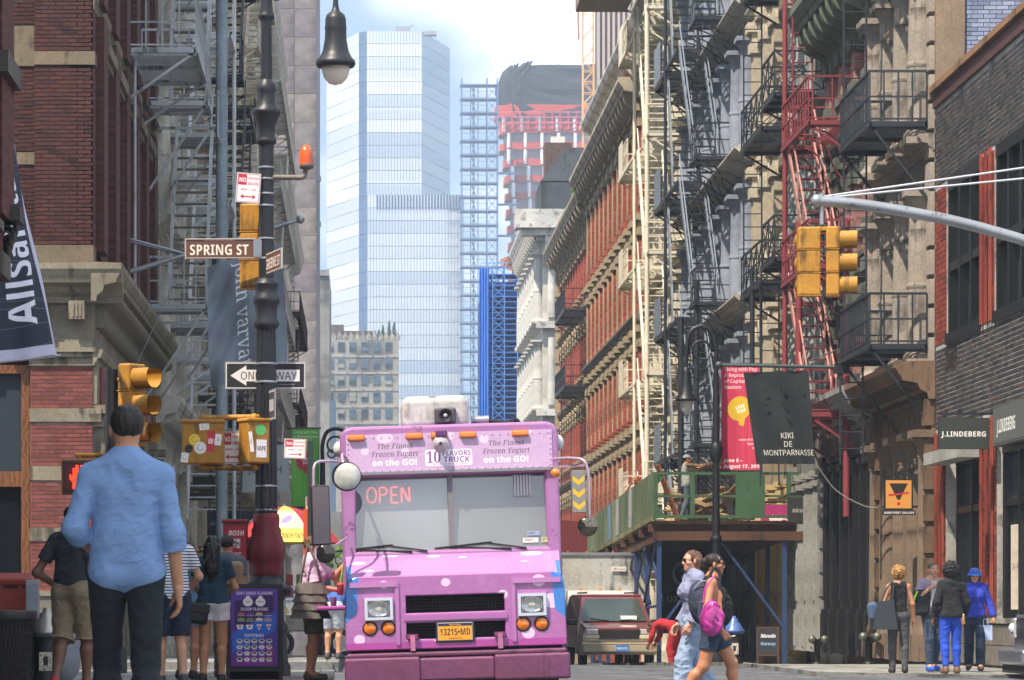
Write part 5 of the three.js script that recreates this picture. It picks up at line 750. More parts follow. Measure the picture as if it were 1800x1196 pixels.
// ---- hanging flag pole and slate banner on the banded corner ----
function cloth(parent, name, tex, mat, P, nu, nv, fold) { // P(u,v) -> Vector3 sheet with two faces 8 mm apart
  const pos = [], uv = [], idx = [], th = .008; const at = (u, v) => { const p = P(u, v); return p; };
  for (let side = 0; side < 2; side++) for (let j = 0; j <= nv; j++) for (let i = 0; i <= nu; i++) { const u = i / nu, v = j / nv, p = at(u, v), e = 1e-3, du = at(u + e, v).sub(at(u - e, v)), dv = at(u, v + e).sub(at(u, v - e)), n = du.cross(dv).normalize(), d = fold ? fold(u, v) : 0; p.addScaledVector(n, d + (side ? -th : 0)); pos.push(p.x, p.y, p.z); uv.push(u, v); }
  const N = (nu + 1) * (nv + 1); for (let side = 0; side < 2; side++) for (let j = 0; j < nv; j++) for (let i = 0; i < nu; i++) { const a = side * N + j * (nu + 1) + i, b = a + 1, c = a + nu + 2, d = a + nu + 1; side ? idx.push(a, c, b, a, d, c) : idx.push(a, b, c, a, c, d); }
  const g = new THREE.BufferGeometry(); g.setAttribute('position', new THREE.Float32BufferAttribute(pos, 3)); g.setAttribute('uv', new THREE.Float32BufferAttribute(uv, 2)); g.setIndex(idx); g.computeVertexNormals(); const m = shade(new THREE.Mesh(g, mat ?? printMat(tex, { roughness: .85 }))); m.name = name; parent.add(m); return m;
}
{
  const Z = 63, r = thing('banner', 'slate blue fabric banner lettered john varvatos on an angled pole', 'banner', { group: 'shop banners' }), P = (x, y, z = Z) => W(x, y, z);
  const A = P(215, 482, Z), T = P(528, 386, Z); B().rod(A.toArray(), T.toArray(), .05, .035, 12).sph(.08, new THREE.Matrix4().setPosition(T)).build('pole', galv, r);
  B().rod(P(190, 410).toArray(), P(328, 447).toArray(), .022).rod(P(190, 416, Z + .3).toArray(), P(328, 450).toArray(), .022).rod(P(240, 640, Z).toArray(), P(330, 447).toArray(), .008).build('stay', galv, r);
  const TL = P(362, 470), TR = P(497, 428), BL = P(371, 684), BR = P(505, 640);
  const tex = canvasTex(512, 820, (g, w, h) => { g.fillStyle = '#7a8694'; g.fillRect(0, 0, w, h); for (let i = 0; i < 500; i++) { g.fillStyle = `rgba(${60 + rnd() * 60},${70 + rnd() * 60},${85 + rnd() * 60},.07)`; g.fillRect(rnd() * w, rnd() * h, 60, 90); } g.save(); g.translate(236, 30); g.rotate(Math.PI / 2); text(g, 'john varvatos', 0, 0, 128, '#e4e6e8', { font: 'serif', bold: false, align: 'left', max: 860 }); g.restore(); });
  cloth(r, 'fabric', tex, null, (u, v) => { const top = TL.clone().lerp(TR, u), bot = BL.clone().lerp(BR, u); const p = bot.lerp(top, v); p.x += .03 * Math.sin(v * 5) * (u - .5); return p; }, 30, 44, (u, v) => .09 * Math.sin(u * 9 + v * 5) * (1 - v * .5) + .06 * Math.sin((u * 1.2 - v) * 14) * (1 - u) + .03 * fbm(u * 6, v * 9, 2, 3));
  B().rod(TL.toArray(), P(362, 436).toArray(), .008).rod(TR.toArray(), P(497, 396).toArray(), .008).build('cord', galv, r);
}
{ // long dark banner on the near building
  const r = thing('banner', 'long dark blue banner with pale hem at the near building edge', 'banner', { group: 'shop banners' });
  const tex = canvasTex(300, 1024, (g, w, h) => { g.fillStyle = '#262c3a'; g.fillRect(0, 0, w, h); g.strokeStyle = '#8d92a4'; for (let i = 0; i < 16; i++) { g.lineWidth = 1.2; g.beginPath(); const y = rnd() * h; g.moveTo(0, y); g.bezierCurveTo(100, y + rr(-20, 20), 200, y + rr(-20, 20), 300, y + rr(-30, 30)); g.stroke(); } g.fillStyle = '#b9b9cc'; g.fillRect(w - 16, 0, 16, h); g.fillRect(0, h - 34, w, 34); g.save(); g.translate(178, 910); g.rotate(-Math.PI / 2); text(g, 'AllSaints', 0, 0, 150, '#dcdde6', { align: 'left', max: 840 }); g.restore(); text(g, '85', 40, 850, 50, '#9fa3b4'); });
  const TL = W(2, 205, 41.4), TR = W(13, 200, 42.6), BL = W(-40, 640, 41.2), BR = W(104, 624, 42.2);
  cloth(r, 'fabric', tex, null, (u, v) => { const top = TL.clone().lerp(TR, u), bot = BL.clone().lerp(BR, u); return bot.lerp(top, Math.pow(Math.max(v, 0), .92)); }, 24, 60, (u, v) => .05 * Math.sin(u * 10 + v * 2) * (1 - v) + .02 * Math.sin(u * 23 - v * 9));
  B().rod(W(0, 202, 42).toArray(), [XL - .1, W(0, 202, 42).y, -42], .03).rod(W(-40, 641, 41.2).toArray(), W(106, 625, 42.2).toArray(), .018).build('rod', galv, r);
}
// ---- second signal post on the left ----
{
  const Z = 44, s = FPX / Z, r = thing('traffic_signal', 'yellow three lamp traffic signal with deep visors behind the man in blue', 'traffic light', { at: [W(196, 0, Z).x, .15, -Z], group: 'yellow traffic signals' }), y = (py) => W(0, py, Z).y - .15, x = (px) => (px - 196) / s;
  B().rod([0, 0, 0], [0, y(650), 0], .09, .08, 14).lathe([[.2, 0], [.2, .3], [.12, .4], [.1, .5]], TRS(0, 0, 0), 16).build('post', castIron, r); signalHead(r, x(232), y(712), .06, .95); B().rod([0, y(668), 0], [x(226), y(668), .02], .035).rod([0, y(760), 0], [x(226), y(760), .02], .035).build('mount', yellowP, r);
  const q = thing('walk_signal', 'lit orange hand walk signal behind the shoulder of the man in blue', 'walk signal', { at: [W(140, 0, Z).x, 0, -Z], group: 'yellow walk signals' }), yy = W(0, 839, Z).y;
  B().rbox(.46, .46, .24, .03, 0, yy, 0).build('housing', M(0xa86a22, { r: .6, t: 'worn' }), q); B().box(.4, .4, .02, 0, yy, .122).build('face', M(0x1c1214, { r: .4 }), q);
  { const red = new THREE.MeshStandardMaterial({ color: 0x661408, emissive: 0xff4522, emissiveIntensity: 1.1 }), hb = B(); const dots = []; for (let i = 0; i < 15; i++) for (let j = 0; j < 18; j++) { const u = i / 14, v = j / 17; const finger = (a, t) => Math.abs(u - a) < .07 && v < t && v > .4; const on = (u > .28 && u < .84 && v < .52 && v > .03) || finger(.33, .84) || finger(.49, .96) || finger(.65, .95) || finger(.8, .82) || (u < .3 && u > .08 && Math.abs(v - (.62 - u * .75)) < .11); if (on) dots.push([u, v]); } for (const [u, v] of dots) hb.box(.014, .014, .006, -.15 + u * .27, yy - .17 + v * .33, .136); const m = hb.build('hand_symbol', red, q); m.userData.kind = 'stuff'; const pl = new THREE.PointLight(0xff4522, .12); pl.position.set(-.02, yy, .3); pl.castShadow = true; q.add(pl); }
  B().rod([0, yy + .23, 0], [0, yy + .28, 0], .025).rod([-.05, yy + .28, 0], [x(196) + .4, yy + .28, 0], .028).rod([.2, yy + .28, 0], [W(196, 0, Z).x - W(140, 0, Z).x, yy + .28, 0], .028).build('pipe', yellowP, q);
}
// ---- mast arm with signals on the right ----
{
  const Z = 52, P = (x, y, z = Z) => W(x, y, z), r = thing('signal_mast', 'grey curved mast arm with guy cables reaching in over the right pavement', 'signal mast', { at: [0, 0, 0] });
  const pts = [[1436, 353], [1500, 358], [1580, 370], [1660, 385], [1740, 405], [1820, 430], [1900, 470], [1960, 540]].map(([x, y]) => P(x, y).toArray()); const root = P(1975, 640);
  B().tube([...pts, root.toArray()], .085, 60, 14).build('arm', galv, r); B().rod([root.x, 0, -Z], [root.x, root.y + 2.2, -Z], .15, .11, 16).build('post', galv, r); B().sph(.1, new THREE.Matrix4().setPosition(P(1437, 353))).rod(P(1445, 340).toArray(), P(1445, 395).toArray(), .035).build('hanger', galv, r);
  B().rod(P(1440, 347).toArray(), [root.x, P(0, 270).y, -Z], .018, .018, 6).build('guy_cable', M(0xc4c6cb, { r: .4, m: .5 }), r); B().rod(P(1440, 349).toArray(), [root.x, P(0, 297).y, -Z], .018, .018, 6).build('guy_cable', M(0xc4c6cb, { r: .4, m: .5 }), r);
  const a = thing('traffic_signal', 'hanging yellow traffic signal seen from behind, left of its twin on the mast', 'traffic light', { group: 'yellow traffic signals' }); const c = P(1422, 460); signalHead(a, c.x, c.y, c.z, Math.PI * 1.02); B().rod(P(1422, 407).toArray(), P(1445, 402).toArray(), .03).build('hanger', yellowP, a);
  const b = thing('traffic_signal', 'hanging yellow traffic signal in profile with visors pointing right', 'traffic light', { group: 'yellow traffic signals' }); const d = P(1464, 460); signalHead(b, d.x, d.y, d.z, Math.PI / 2 - .12); B().rod(P(1466, 407).toArray(), P(1445, 402).toArray(), .03).box(.16, .06, .08, ...P(1445, 402).toArray()).build('hanger', yellowP, b);
}
// ---- smaller crook lamps ----
function crookLamp(px, Z, pyTop, label, dir, foot) {
  const X = W(px, 0, Z).x, g0 = groundY(Z, X) + .15, s = FPX / Z, r = thing('street_lamp', label, 'lamp post', { at: [X, g0, -Z], group: 'cast iron street lamps' }), H = W(0, pyTop, Z).y - g0;
  B().lathe([[.22, 0], [.22, .25], [.17, .35], [.15, .9], [.17, 1], [.1, 1.1], [.08, H * .36], [.12, H * .365], [.12, H * .375], [.08, H * .38], [.075, H * .6], [.11, H * .605], [.15, H * .635], [.1, H * .65], [.075, H * .66], [.06, H * .86]], TRS(0, 0, 0), 18).build('shaft', castIron, r);
  const a = .42 * dir; const tp = [[0, H * .86, 0], [0, H * .93, 0], [a * .25, H * .985, 0], [a * .75, H, 0], [a * 1.25, H * .985, 0], [a * 1.45, H * .93, 0], [a * 1.48, H * .88, 0]]; B().tube(tp, .045, 40, 8).build('crook', castIron, r);
  B().add(new THREE.TorusGeometry(.19, .025, 8, 24, 5), TRS(a * .72, H * .93, 0)).add(new THREE.TorusGeometry(.09, .02, 8, 18, 5), TRS(a * .5, H * .89, 0, 0, 0, 1)).build('scroll', castIron, r);
  const hd = B().lathe([[.03, H * .88], [.07, H * .875], [.09, H * .86], [.1, H * .835], [.14, H * .8], [.22, H * .785], [.22, H * .778], [.15, H * .778]], TRS(a * 1.48, 0, 0), 20).build('lamp_hood', castIron, r); B().lathe([[.14, H * .778], [.12, H * .755], [.06, H * .74], [.001, H * .736]], TRS(a * 1.48, 0, 0), 18).build('lamp_globe', new THREE.MeshPhysicalMaterial({ color: 0xe8e4da, roughness: .3, transmission: .4, thickness: 0 }), hd);
  return r;
}
crookLamp(1259, 71, 574, 'black crook lamp post in front of the green shed with red banner', -1);
crookLamp(567, 80, 754, 'black crook lamp post seen past the left mirror of the truck', 1);
// ---- street banners ----
const popBanner = (bg, blob, foot) => canvasTex(256, 720, (g, w, h) => { g.fillStyle = bg; g.fillRect(0, 0, w, h); for (let i = 0; i < 200; i++) { g.fillStyle = `rgba(255,255,255,.02)`; g.fillRect(rnd() * w, 0, 4, h); } ['Living with Pop', 'A Reproduction', 'of Capitalist', 'Realism'].forEach((t, i) => text(g, t, 22, 36 + i * 40, 32, '#f3eeee', { align: 'left', bold: false })); g.fillStyle = blob; g.beginPath(); g.ellipse(120, 300, 74, 84, .5, 0, 7); g.fill(); g.beginPath(); g.moveTo(110, 370); g.lineTo(160, 360); g.lineTo(150, 420); g.lineTo(120, 410); g.fill(); g.fillStyle = '#f3ead2'; g.save(); g.translate(130, 300); g.rotate(-.3); text(g, 'LIVE', 0, -12, 30, '#fff'); text(g, 'POP', 0, 18, 30, '#fff'); g.restore(); if (foot) { ['www.Artists', 'Space.', 'org', '/'].forEach((t, i) => text(g, t, 236, 510 + i * 28, 22, '#f3eeee', { align: 'right', bold: false })); text(g, 'June 8 –', 16, 650, 34, '#f3eeee', { align: 'left' }); text(g, 'August 17, 2014', 16, 690, 34, '#f3eeee', { align: 'left' }); } });
function flatBanner(label, x0, y0, x1, y1, Z, tex, ph, group = 'street banners on lamp posts') { const a = W(x0, y0, Z), b = W(x1, y1, Z), r = thing('banner', label, 'banner', { at: [a.x, b.y, -Z], group }), w = b.x - a.x, h = a.y - b.y; cloth(r, 'fabric', tex, null, (u, v) => V(u * w, v * h, 0), 14, 24, (u, v) => .03 * Math.sin(u * 7 + v * ph) * Math.sin(v * 3.1) + .012 * fbm(u * 5, v * 8, ph, 3)); B().rod([-.12, h, 0], [w + .05, h, 0], .018).rod([-.12, 0, 0], [w + .05, 0, 0], .018).build('rod', castIron, r); return r; }
flatBanner('crimson street banner with yellow balloon and exhibition dates', 1268, 640, 1336, 828, 71.2, popBanner('#c22b4d', '#d9b22e', true), 3);
flatBanner('green street banner with red balloon left of the truck', 512, 753, 561, 892, 80.2, popBanner('#5fae3c', '#c53a56', false), 5);
{ // black shop banner on a horizontal pole
  const Z = 68.3, r = thing('banner', 'black fabric shop banner lettered KIKI DE MONTPARNASSE', 'banner', { group: 'shop banners' }); const A = W(1264, 642, Z), Bq = W(1482, 646, Z); B().rod(A.toArray(), Bq.toArray(), .035).sph(.075, new THREE.Matrix4().setPosition(A)).build('pole', M(0x3f4a4a, { r: .5 }), r); B().box(.28, .2, .3, ...W(1480, 648, Z).toArray()).build('wall_plate', M(0x1f2426, { r: .5 }), r); B().rod(W(1420, 636, Z).toArray(), W(1476, 614, Z).toArray(), .015).build('stay', M(0x3f4a4a), r);
  const TL = W(1307, 655, Z), TR = W(1421, 652, Z), BL = W(1330, 816, Z), BR = W(1434, 816, Z);
  const tex = canvasTex(512, 720, (g, w, h) => { g.fillStyle = '#1f2427'; g.fillRect(0, 0, w, h); ['KIKI', 'DE', 'MONTPARNASSE'].forEach((t, i) => text(g, t, 290, 500 + i * 66, 60, '#dcd9d2', { bold: false, max: 440 })); });
  cloth(r, 'fabric', tex, null, (u, v) => BL.clone().lerp(BR, u).lerp(TL.clone().lerp(TR, u), v), 34, 44, (u, v) => .05 * Math.sin(u * 11 + v * 3) * (1 - v * .4) + .02 * Math.sin((u + v) * 9));
  { const b = B(); for (const [u, v] of [[.3, .82], [.58, .82], [.86, .82], [.28, .66], [.58, .66], [.62, .5], [.3, .04], [.55, .04], [.82, .04]]) { const p = BL.clone().lerp(BR, u).lerp(TL.clone().lerp(TR, u), v); b.add(new THREE.TorusGeometry(.035, .012, 6, 14, 3.4), TRS(p.x, p.y, p.z + .07, 0, 0, 3)); } b.build('wind_slits', M(0x15181a, { r: .9 }), r).userData.kind = 'stuff'; }
  B().tube([W(1434, 815, Z).toArray(), W(1470, 862, 68.6).toArray(), W(1520, 890, 69).toArray(), W(1548, 893, 69.6).toArray()], .012, 24, 6).build('rope', M(0xc9c6b9, { r: .9 }), r);
}
// ---- blade signs ----
function blade(label, px0, py0, px1, py1, Z, tex, o = {}) { const a = W(px0, py0, Z), b = W(px1, py1, Z), r = thing('blade_sign', label, 'sign', { at: [(a.x + b.x) / 2, b.y, -Z], group: 'blade signs over the shops' }), w = b.x - a.x, h = a.y - b.y; board(r, 'panel', w, h, .08, 0, h / 2, 0, tex, { edge: M(o.edge ?? 0x1a1a1c, { r: .5 }) }); const wallX = (px0 > CX ? XR : XL) - (a.x + b.x) / 2; B().bar([-Math.sign(wallX) * w / 2, h + .07, 0], [wallX, h + .07, 0], .04).bar([-w * .35, h, 0], [-w * .35, h + .07, 0], .02).bar([w * .35, h, 0], [w * .35, h + .07, 0], .02).build('bracket', castIron, r); return r; }
blade('black blade sign reading J.LINDEBERG on the low brick shop', 1650, 735, 1739, 790, 57.8, canvasTex(512, 320, (g, w, h) => { g.fillStyle = '#2f3430'; g.fillRect(0, 0, w, h); text(g, 'J.LINDEBERG', w / 2, h / 2 + 6, 76, '#e3e3de', { max: 460 }); }), { edge: 0x2b2f2d });
blade('orange gallery sign with black triangle on the brown stone shop', 1554, 842, 1605, 897, 65, canvasTex(256, 280, (g, w, h) => { g.fillStyle = '#1d1a18'; g.fillRect(0, 0, w, h); g.fillStyle = '#d08f3c'; g.fillRect(12, 12, w - 24, h - 24); g.fillStyle = '#1d1a18'; g.beginPath(); g.moveTo(44, 40); g.lineTo(212, 40); g.lineTo(140, 190); g.lineTo(118, 190); g.fill(); g.fillStyle = '#b3242c'; g.save(); g.translate(128, 138); g.rotate(-.12); g.fillRect(-92, -9, 184, 18); g.restore(); g.fillRect(114, 212, 28, 28); }));
blade('small black name board reading MIMI FERZT GALLERY under the orange sign', 1552, 897.5, 1609, 906, 65, canvasTex(512, 72, (g, w, h) => { g.fillStyle = '#231f1c'; g.fillRect(0, 0, w, h); text(g, 'MIMI FERZT GALLERY', w / 2, 38, 50, '#e0dcd4', { max: 490 }); }));
blade('magenta shop flag with white tractor drawing', 1338, 888, 1393, 947, 84.2, canvasTex(256, 280, (g, w, h) => { g.fillStyle = '#a5286f'; g.fillRect(0, 0, w, h); g.strokeStyle = '#eadfe6'; g.fillStyle = '#eadfe6'; g.lineWidth = 10; g.beginPath(); g.arc(188, 150, 34, 0, 7); g.stroke(); g.beginPath(); g.arc(74, 164, 20, 0, 7); g.stroke(); g.fillRect(66, 104, 104, 34); g.fillRect(140, 86, 34, 20); g.fillRect(88, 80, 8, 26); text(g, 'moods of norway', 130, 224, 32, '#eadfe6', { max: 210 }); }), { edge: 0x96245f });
blade('dark sign with thin white handwritten signature', 1386, 875, 1453, 920, 82, canvasTex(384, 256, (g, w, h) => { g.fillStyle = '#2a2926'; g.fillRect(0, 0, w, h); text(g, 'nicole miller', w / 2, h / 2, 60, '#d9d6cc', { font: 'serif', italic: true, bold: false, max: 320 }); g.strokeStyle = '#d9d6cc'; g.lineWidth = 3; g.beginPath(); g.moveTo(250, 142); g.lineTo(350, 120); g.stroke(); }));
blade('black sign lettered SAINT LAURENT PARIS on the left row', 307, 838, 378, 880, 83, canvasTex(384, 224, (g, w, h) => { g.fillStyle = '#15120f'; g.fillRect(0, 0, w, h); text(g, 'SAINT LAURENT', w / 2, 96, 44, '#a98c54', { max: 330 }); text(g, 'PARIS', w / 2, 146, 30, '#a98c54'); }));
blade('navy sign reading SEIZE beneath the black left row sign', 364, 898, 446, 942, 90, canvasTex(384, 224, (g, w, h) => { g.fillStyle = '#1c2740'; g.fillRect(0, 0, w, h); text(g, 'SEIZE SUR VINGT', 24, 112, 44, '#c9cdd6', { max: 340, align: 'left' }); }), { edge: 0x1c2740 });
blade('pale hanging sign with thin JOSEPH lettering behind the lamp post', 425, 783, 508, 866, 100, canvasTex(384, 384, (g, w, h) => { g.fillStyle = '#c3cad2'; g.fillRect(0, 0, w, h); text(g, 'JOSEPH', w / 2, 200, 84, '#3b4148', { bold: false, max: 360 }); }), { edge: 0xb9c0c8 });
// ---- green sign post by the truck ----
{
  const Z = 46, r = thing('sign_post', 'dark green steel post with no parking plates beside the woman in pink', 'sign post', { at: [W(546, 0, Z).x, .15, -Z] }), y = (py) => W(0, py, Z).y - .15; B().box(.085, y(775), .06, 0, y(775) / 2, 0).build('post', M(0x24352f, { r: .5 }), r);
  board(r, 'plate', .3, .27, .005, -.21, y(789), -.04, npOne, { rz: -.03 }); board(r, 'plate', .2, .3, .005, .03, y(893), -.05, npBoth, {}); B().box(.14, y(895) - y(1010), .05, -.03, (y(895) + y(1010)) / 2, -.06).build('orange_guard', M(0xd8502a, { r: .6 }), r);
}
// ---- umbrella and food cart on the far corner ----
{
  const Z = 59, X = W(500, 0, Z).x, r = thing('cart_umbrella', 'yellow and red food cart umbrella with printed slogan', 'umbrella', { at: [X, .15, -Z] }), y = (py) => W(0, py, Z).y - .15; B().rod([0, .1, 0], [0, y(886), 0], .022).build('pole', galv, r);
  const tex = canvasTex(256, 256, (g, w, h) => { g.fillStyle = '#cdb954'; g.fillRect(0, 0, w, h); g.fillStyle = '#cfc69a'; g.fillRect(0, 90, w, 110); g.fillStyle = '#8c7fb0'; g.beginPath(); g.ellipse(128, 150, 60, 20, -.3, 0, 7); g.fill(); text(g, 'CRISPY, CRUNCHY YUM YUM!', 128, 232, 30, '#3a3020', { max: 240 }); });
  for (let k = 0; k < 8; k++) { const a0 = k / 8 * 6.283 + .5, a1 = a0 + .785, R = 1.02, H0 = y(955), H1 = y(890); cloth(r, 'panel', tex, k % 2 ? null : M(0xa8303c, { r: .8, t: 'cloth' }), (u, v) => { const a = mixn(a0, a1, u), q = 1 - v; const rr_ = R * q * (1 - .05 * Math.sin(u * Math.PI)); return V(Math.cos(a) * rr_, H0 + (H1 - H0) * (1 - q * q * .9 - q * .1), -Math.sin(a) * rr_); }, 8, 10); }
  const c = thing('food_cart', 'stainless food cart with picture panels under the umbrella', 'food cart', { at: [W(545, 0, Z + 1).x, .15, -Z - 1] });
  B().rbox(1.6, .75, .8, .03, 0, .82, 0).build('body', M(0x8c8a86, { r: .35, m: .6, t: 'paint' }), c); B().box(1.64, .05, .86, 0, 1.22, 0).build('counter', M(0xb5b4b0, { r: .3, m: .7 }), c); for (const x of [-.75, .75]) for (const z of [-.36, .36]) B().rod([x, 1.2, z], [x, 2.0, z], .015).build('post', galv, c); for (const x of [-.5, .55]) { const wl = B().add(new THREE.TorusGeometry(.19, .045, 8, 22), TRS(x, .24, .42)).build('wheel', M(0x1c1c1e, { r: .8 }), c); B().rod([x, .24, .38], [x, .24, .46], .13, .13, 14).build('rim', galv, wl); }
  B().bar([-.7, .45, .43], [-.3, .05, .43], .04).bar([-.3, .45, .43], [-.7, .05, .43], .04).build('cross_leg', galv, c);
  const menuT = canvasTex(256, 200, (g, w, h) => { g.fillStyle = '#efece2'; g.fillRect(0, 0, w, h); for (let i = 0; i < 4; i++) { g.fillStyle = ['#d9c23a', '#b98a5a', '#7a4a6a', '#d9b23a'][i]; g.fillRect(8 + i * 62, 8, 54, 70); } text(g, 'COLD DRINKS', 128, 104, 32, '#2f6aa8', { max: 230 }); for (let i = 0; i < 10; i++) { g.fillStyle = ['#c93a2c', '#e0c14a', '#f4f0e6', '#b5652a'][i % 4]; g.beginPath(); g.ellipse(24 + i * 23, 158 + (i % 2) * 14, 18, 22, 0, 0, 7); g.fill(); } }); board(c, 'menu_panel', .62, .5, .02, -.42, .98, .42, menuT, {}); for (let i = 0; i < 6; i++) B().rbox(.16, .2, .16, .02, -.6 + i * .22, 1.35, .1).build('goods_box', M([0x7a8fae, 0x9a3a3a, 0x5f7a4a, 0xd8d4ca, 0x4a5a6a, 0xb98a3a][i], { r: .6 }), c); const lf = leafClump(c, 'hanging_greens', .45, 1.75, .2, .3, .35, 160, [leafM(0x6a9a3a), leafM(0x8ab54a)], .08);
}
// ---- menu board of the ice cream truck ----
{
  const Z = 39.6, r = thing('menu_board', 'purple ice cream menu on a black sandwich board', 'sandwich board', { at: [W(447, 0, Z).x, .15, -Z], ry: .03 }), w = .66, h = 1.12;
  const tex = canvasTex(512, 800, (g, cw, ch) => {
    g.fillStyle = '#5a3a9e'; g.fillRect(0, 0, cw, ch); g.fillStyle = '#3b1d5e'; g.beginPath(); g.moveTo(40, 130); g.lineTo(460, 50); g.lineTo(470, 260); g.lineTo(40, 420); g.fill(); g.fillStyle = '#2f6ad0'; g.beginPath(); g.moveTo(20, 460); g.lineTo(490, 230); g.lineTo(490, 430); g.lineTo(20, 660); g.fill(); g.fillStyle = '#7a2f8e'; g.beginPath(); g.moveTo(20, 720); g.lineTo(490, 600); g.lineTo(490, 800); g.lineTo(20, 800); g.fill();
    text(g, 'SOFT SERVE FLAVORS', 256, 48, 44, '#e6dcec', { max: 400 }); [[186, 'TART'], [322, 'VANILLA']].forEach(([x, t]) => { g.fillStyle = '#f2f0ea'; g.beginPath(); g.ellipse(x, 138, 54, 46, 0, 0, 7); g.fill(); g.beginPath(); g.ellipse(x, 98, 26, 24, 0, 0, 7); g.fill(); text(g, t, x, 136, 24, '#7a5a9a', { max: 80 }); });
    text(g, 'SCOOP FLAVORS', 256, 212, 42, '#efe6f2', { max: 300 }); for (let j = 0; j < 2; j++) for (let i = 0; i < 4; i++) { g.fillStyle = [['#b5684f', '#8f3a9a', '#d8b88a', '#6a3a8a'], ['#7fae5a', '#5a9a4a', '#e6e0d4', '#c99a6a']][j][i]; g.beginPath(); g.ellipse(112 + i * 98, 272 + j * 56, 42, 28, 0, Math.PI, 0); g.fill(); g.fillStyle = '#d9cfe2'; g.fillRect(70 + i * 98, 276 + j * 56, 84, 5); }
    for (let i = 0; i < 4; i++) { g.fillStyle = '#efeef2'; const x = 100 + i * 104; g.beginPath(); if (i < 2) { g.moveTo(x - 40, 372); g.lineTo(x + 40, 372); g.lineTo(x + 26, 418); g.lineTo(x - 26, 418); } else { g.moveTo(x - 30, 368); g.lineTo(x + 30, 368); g.lineTo(x, 430); } g.fill(); g.fillStyle = '#b5527a'; g.fillRect(x - 12, 380, 24, 22); }
    text(g, 'TOPPINGS', 250, 482, 44, '#efe6f2', { max: 230 }); for (let j = 0; j < 4; j++) for (let i = 0; i < 5; i++) { const x = 96 + i * 80, y = 536 + j * 64; g.fillStyle = '#f0eef2'; g.beginPath(); g.ellipse(x, y, 33, 20, 0, 0, 7); g.fill(); g.fillStyle = ['#7a5236', '#9a3a3a', '#8a6a2a', '#4a4a3a', '#3a3030', '#c9a27a', '#3a7a5a', '#4a4a5a', '#c9d6e0', '#c98a4a', '#4a3a3a', '#e0dcd2', '#a03a4a', '#3a6aa0', '#b53a3a', '#3a3a3a', '#d9d6d0', '#8a8a7a', '#e0cf7a', '#c99a5a'][j * 5 + i]; g.beginPath(); g.ellipse(x, y - 3, 24, 12, 0, 0, 7); g.fill(); g.fillStyle = '#d9cfe6'; g.fillRect(x - 28, y + 22, 56, 5); }
  });
  const fm = M(0x1d1a1e, { r: .5, t: 'paint' }), f = B().span(-w / 2, -w / 2 + .045, 0, h, -.02, .02).span(w / 2 - .045, w / 2, 0, h, -.02, .02).span(-w / 2 + .045, w / 2 - .045, h - .045, h, -.02, .02).span(-w / 2 + .045, w / 2 - .045, .1, .145, -.02, .02).build('frame', fm, r); f.rotation.x = -.1;
  const p = board(r, 'poster', w - .1, h - .2, .02, 0, h / 2 + .05, 0, tex, { rx: -.1, edge: fm }); p.position.z = -.053; const bk = B().span(-w / 2, w / 2, 0, h - .02, -.02, .0).build('back_leaf', fm, r); bk.position.z = -.36; bk.rotation.x = .12;
}
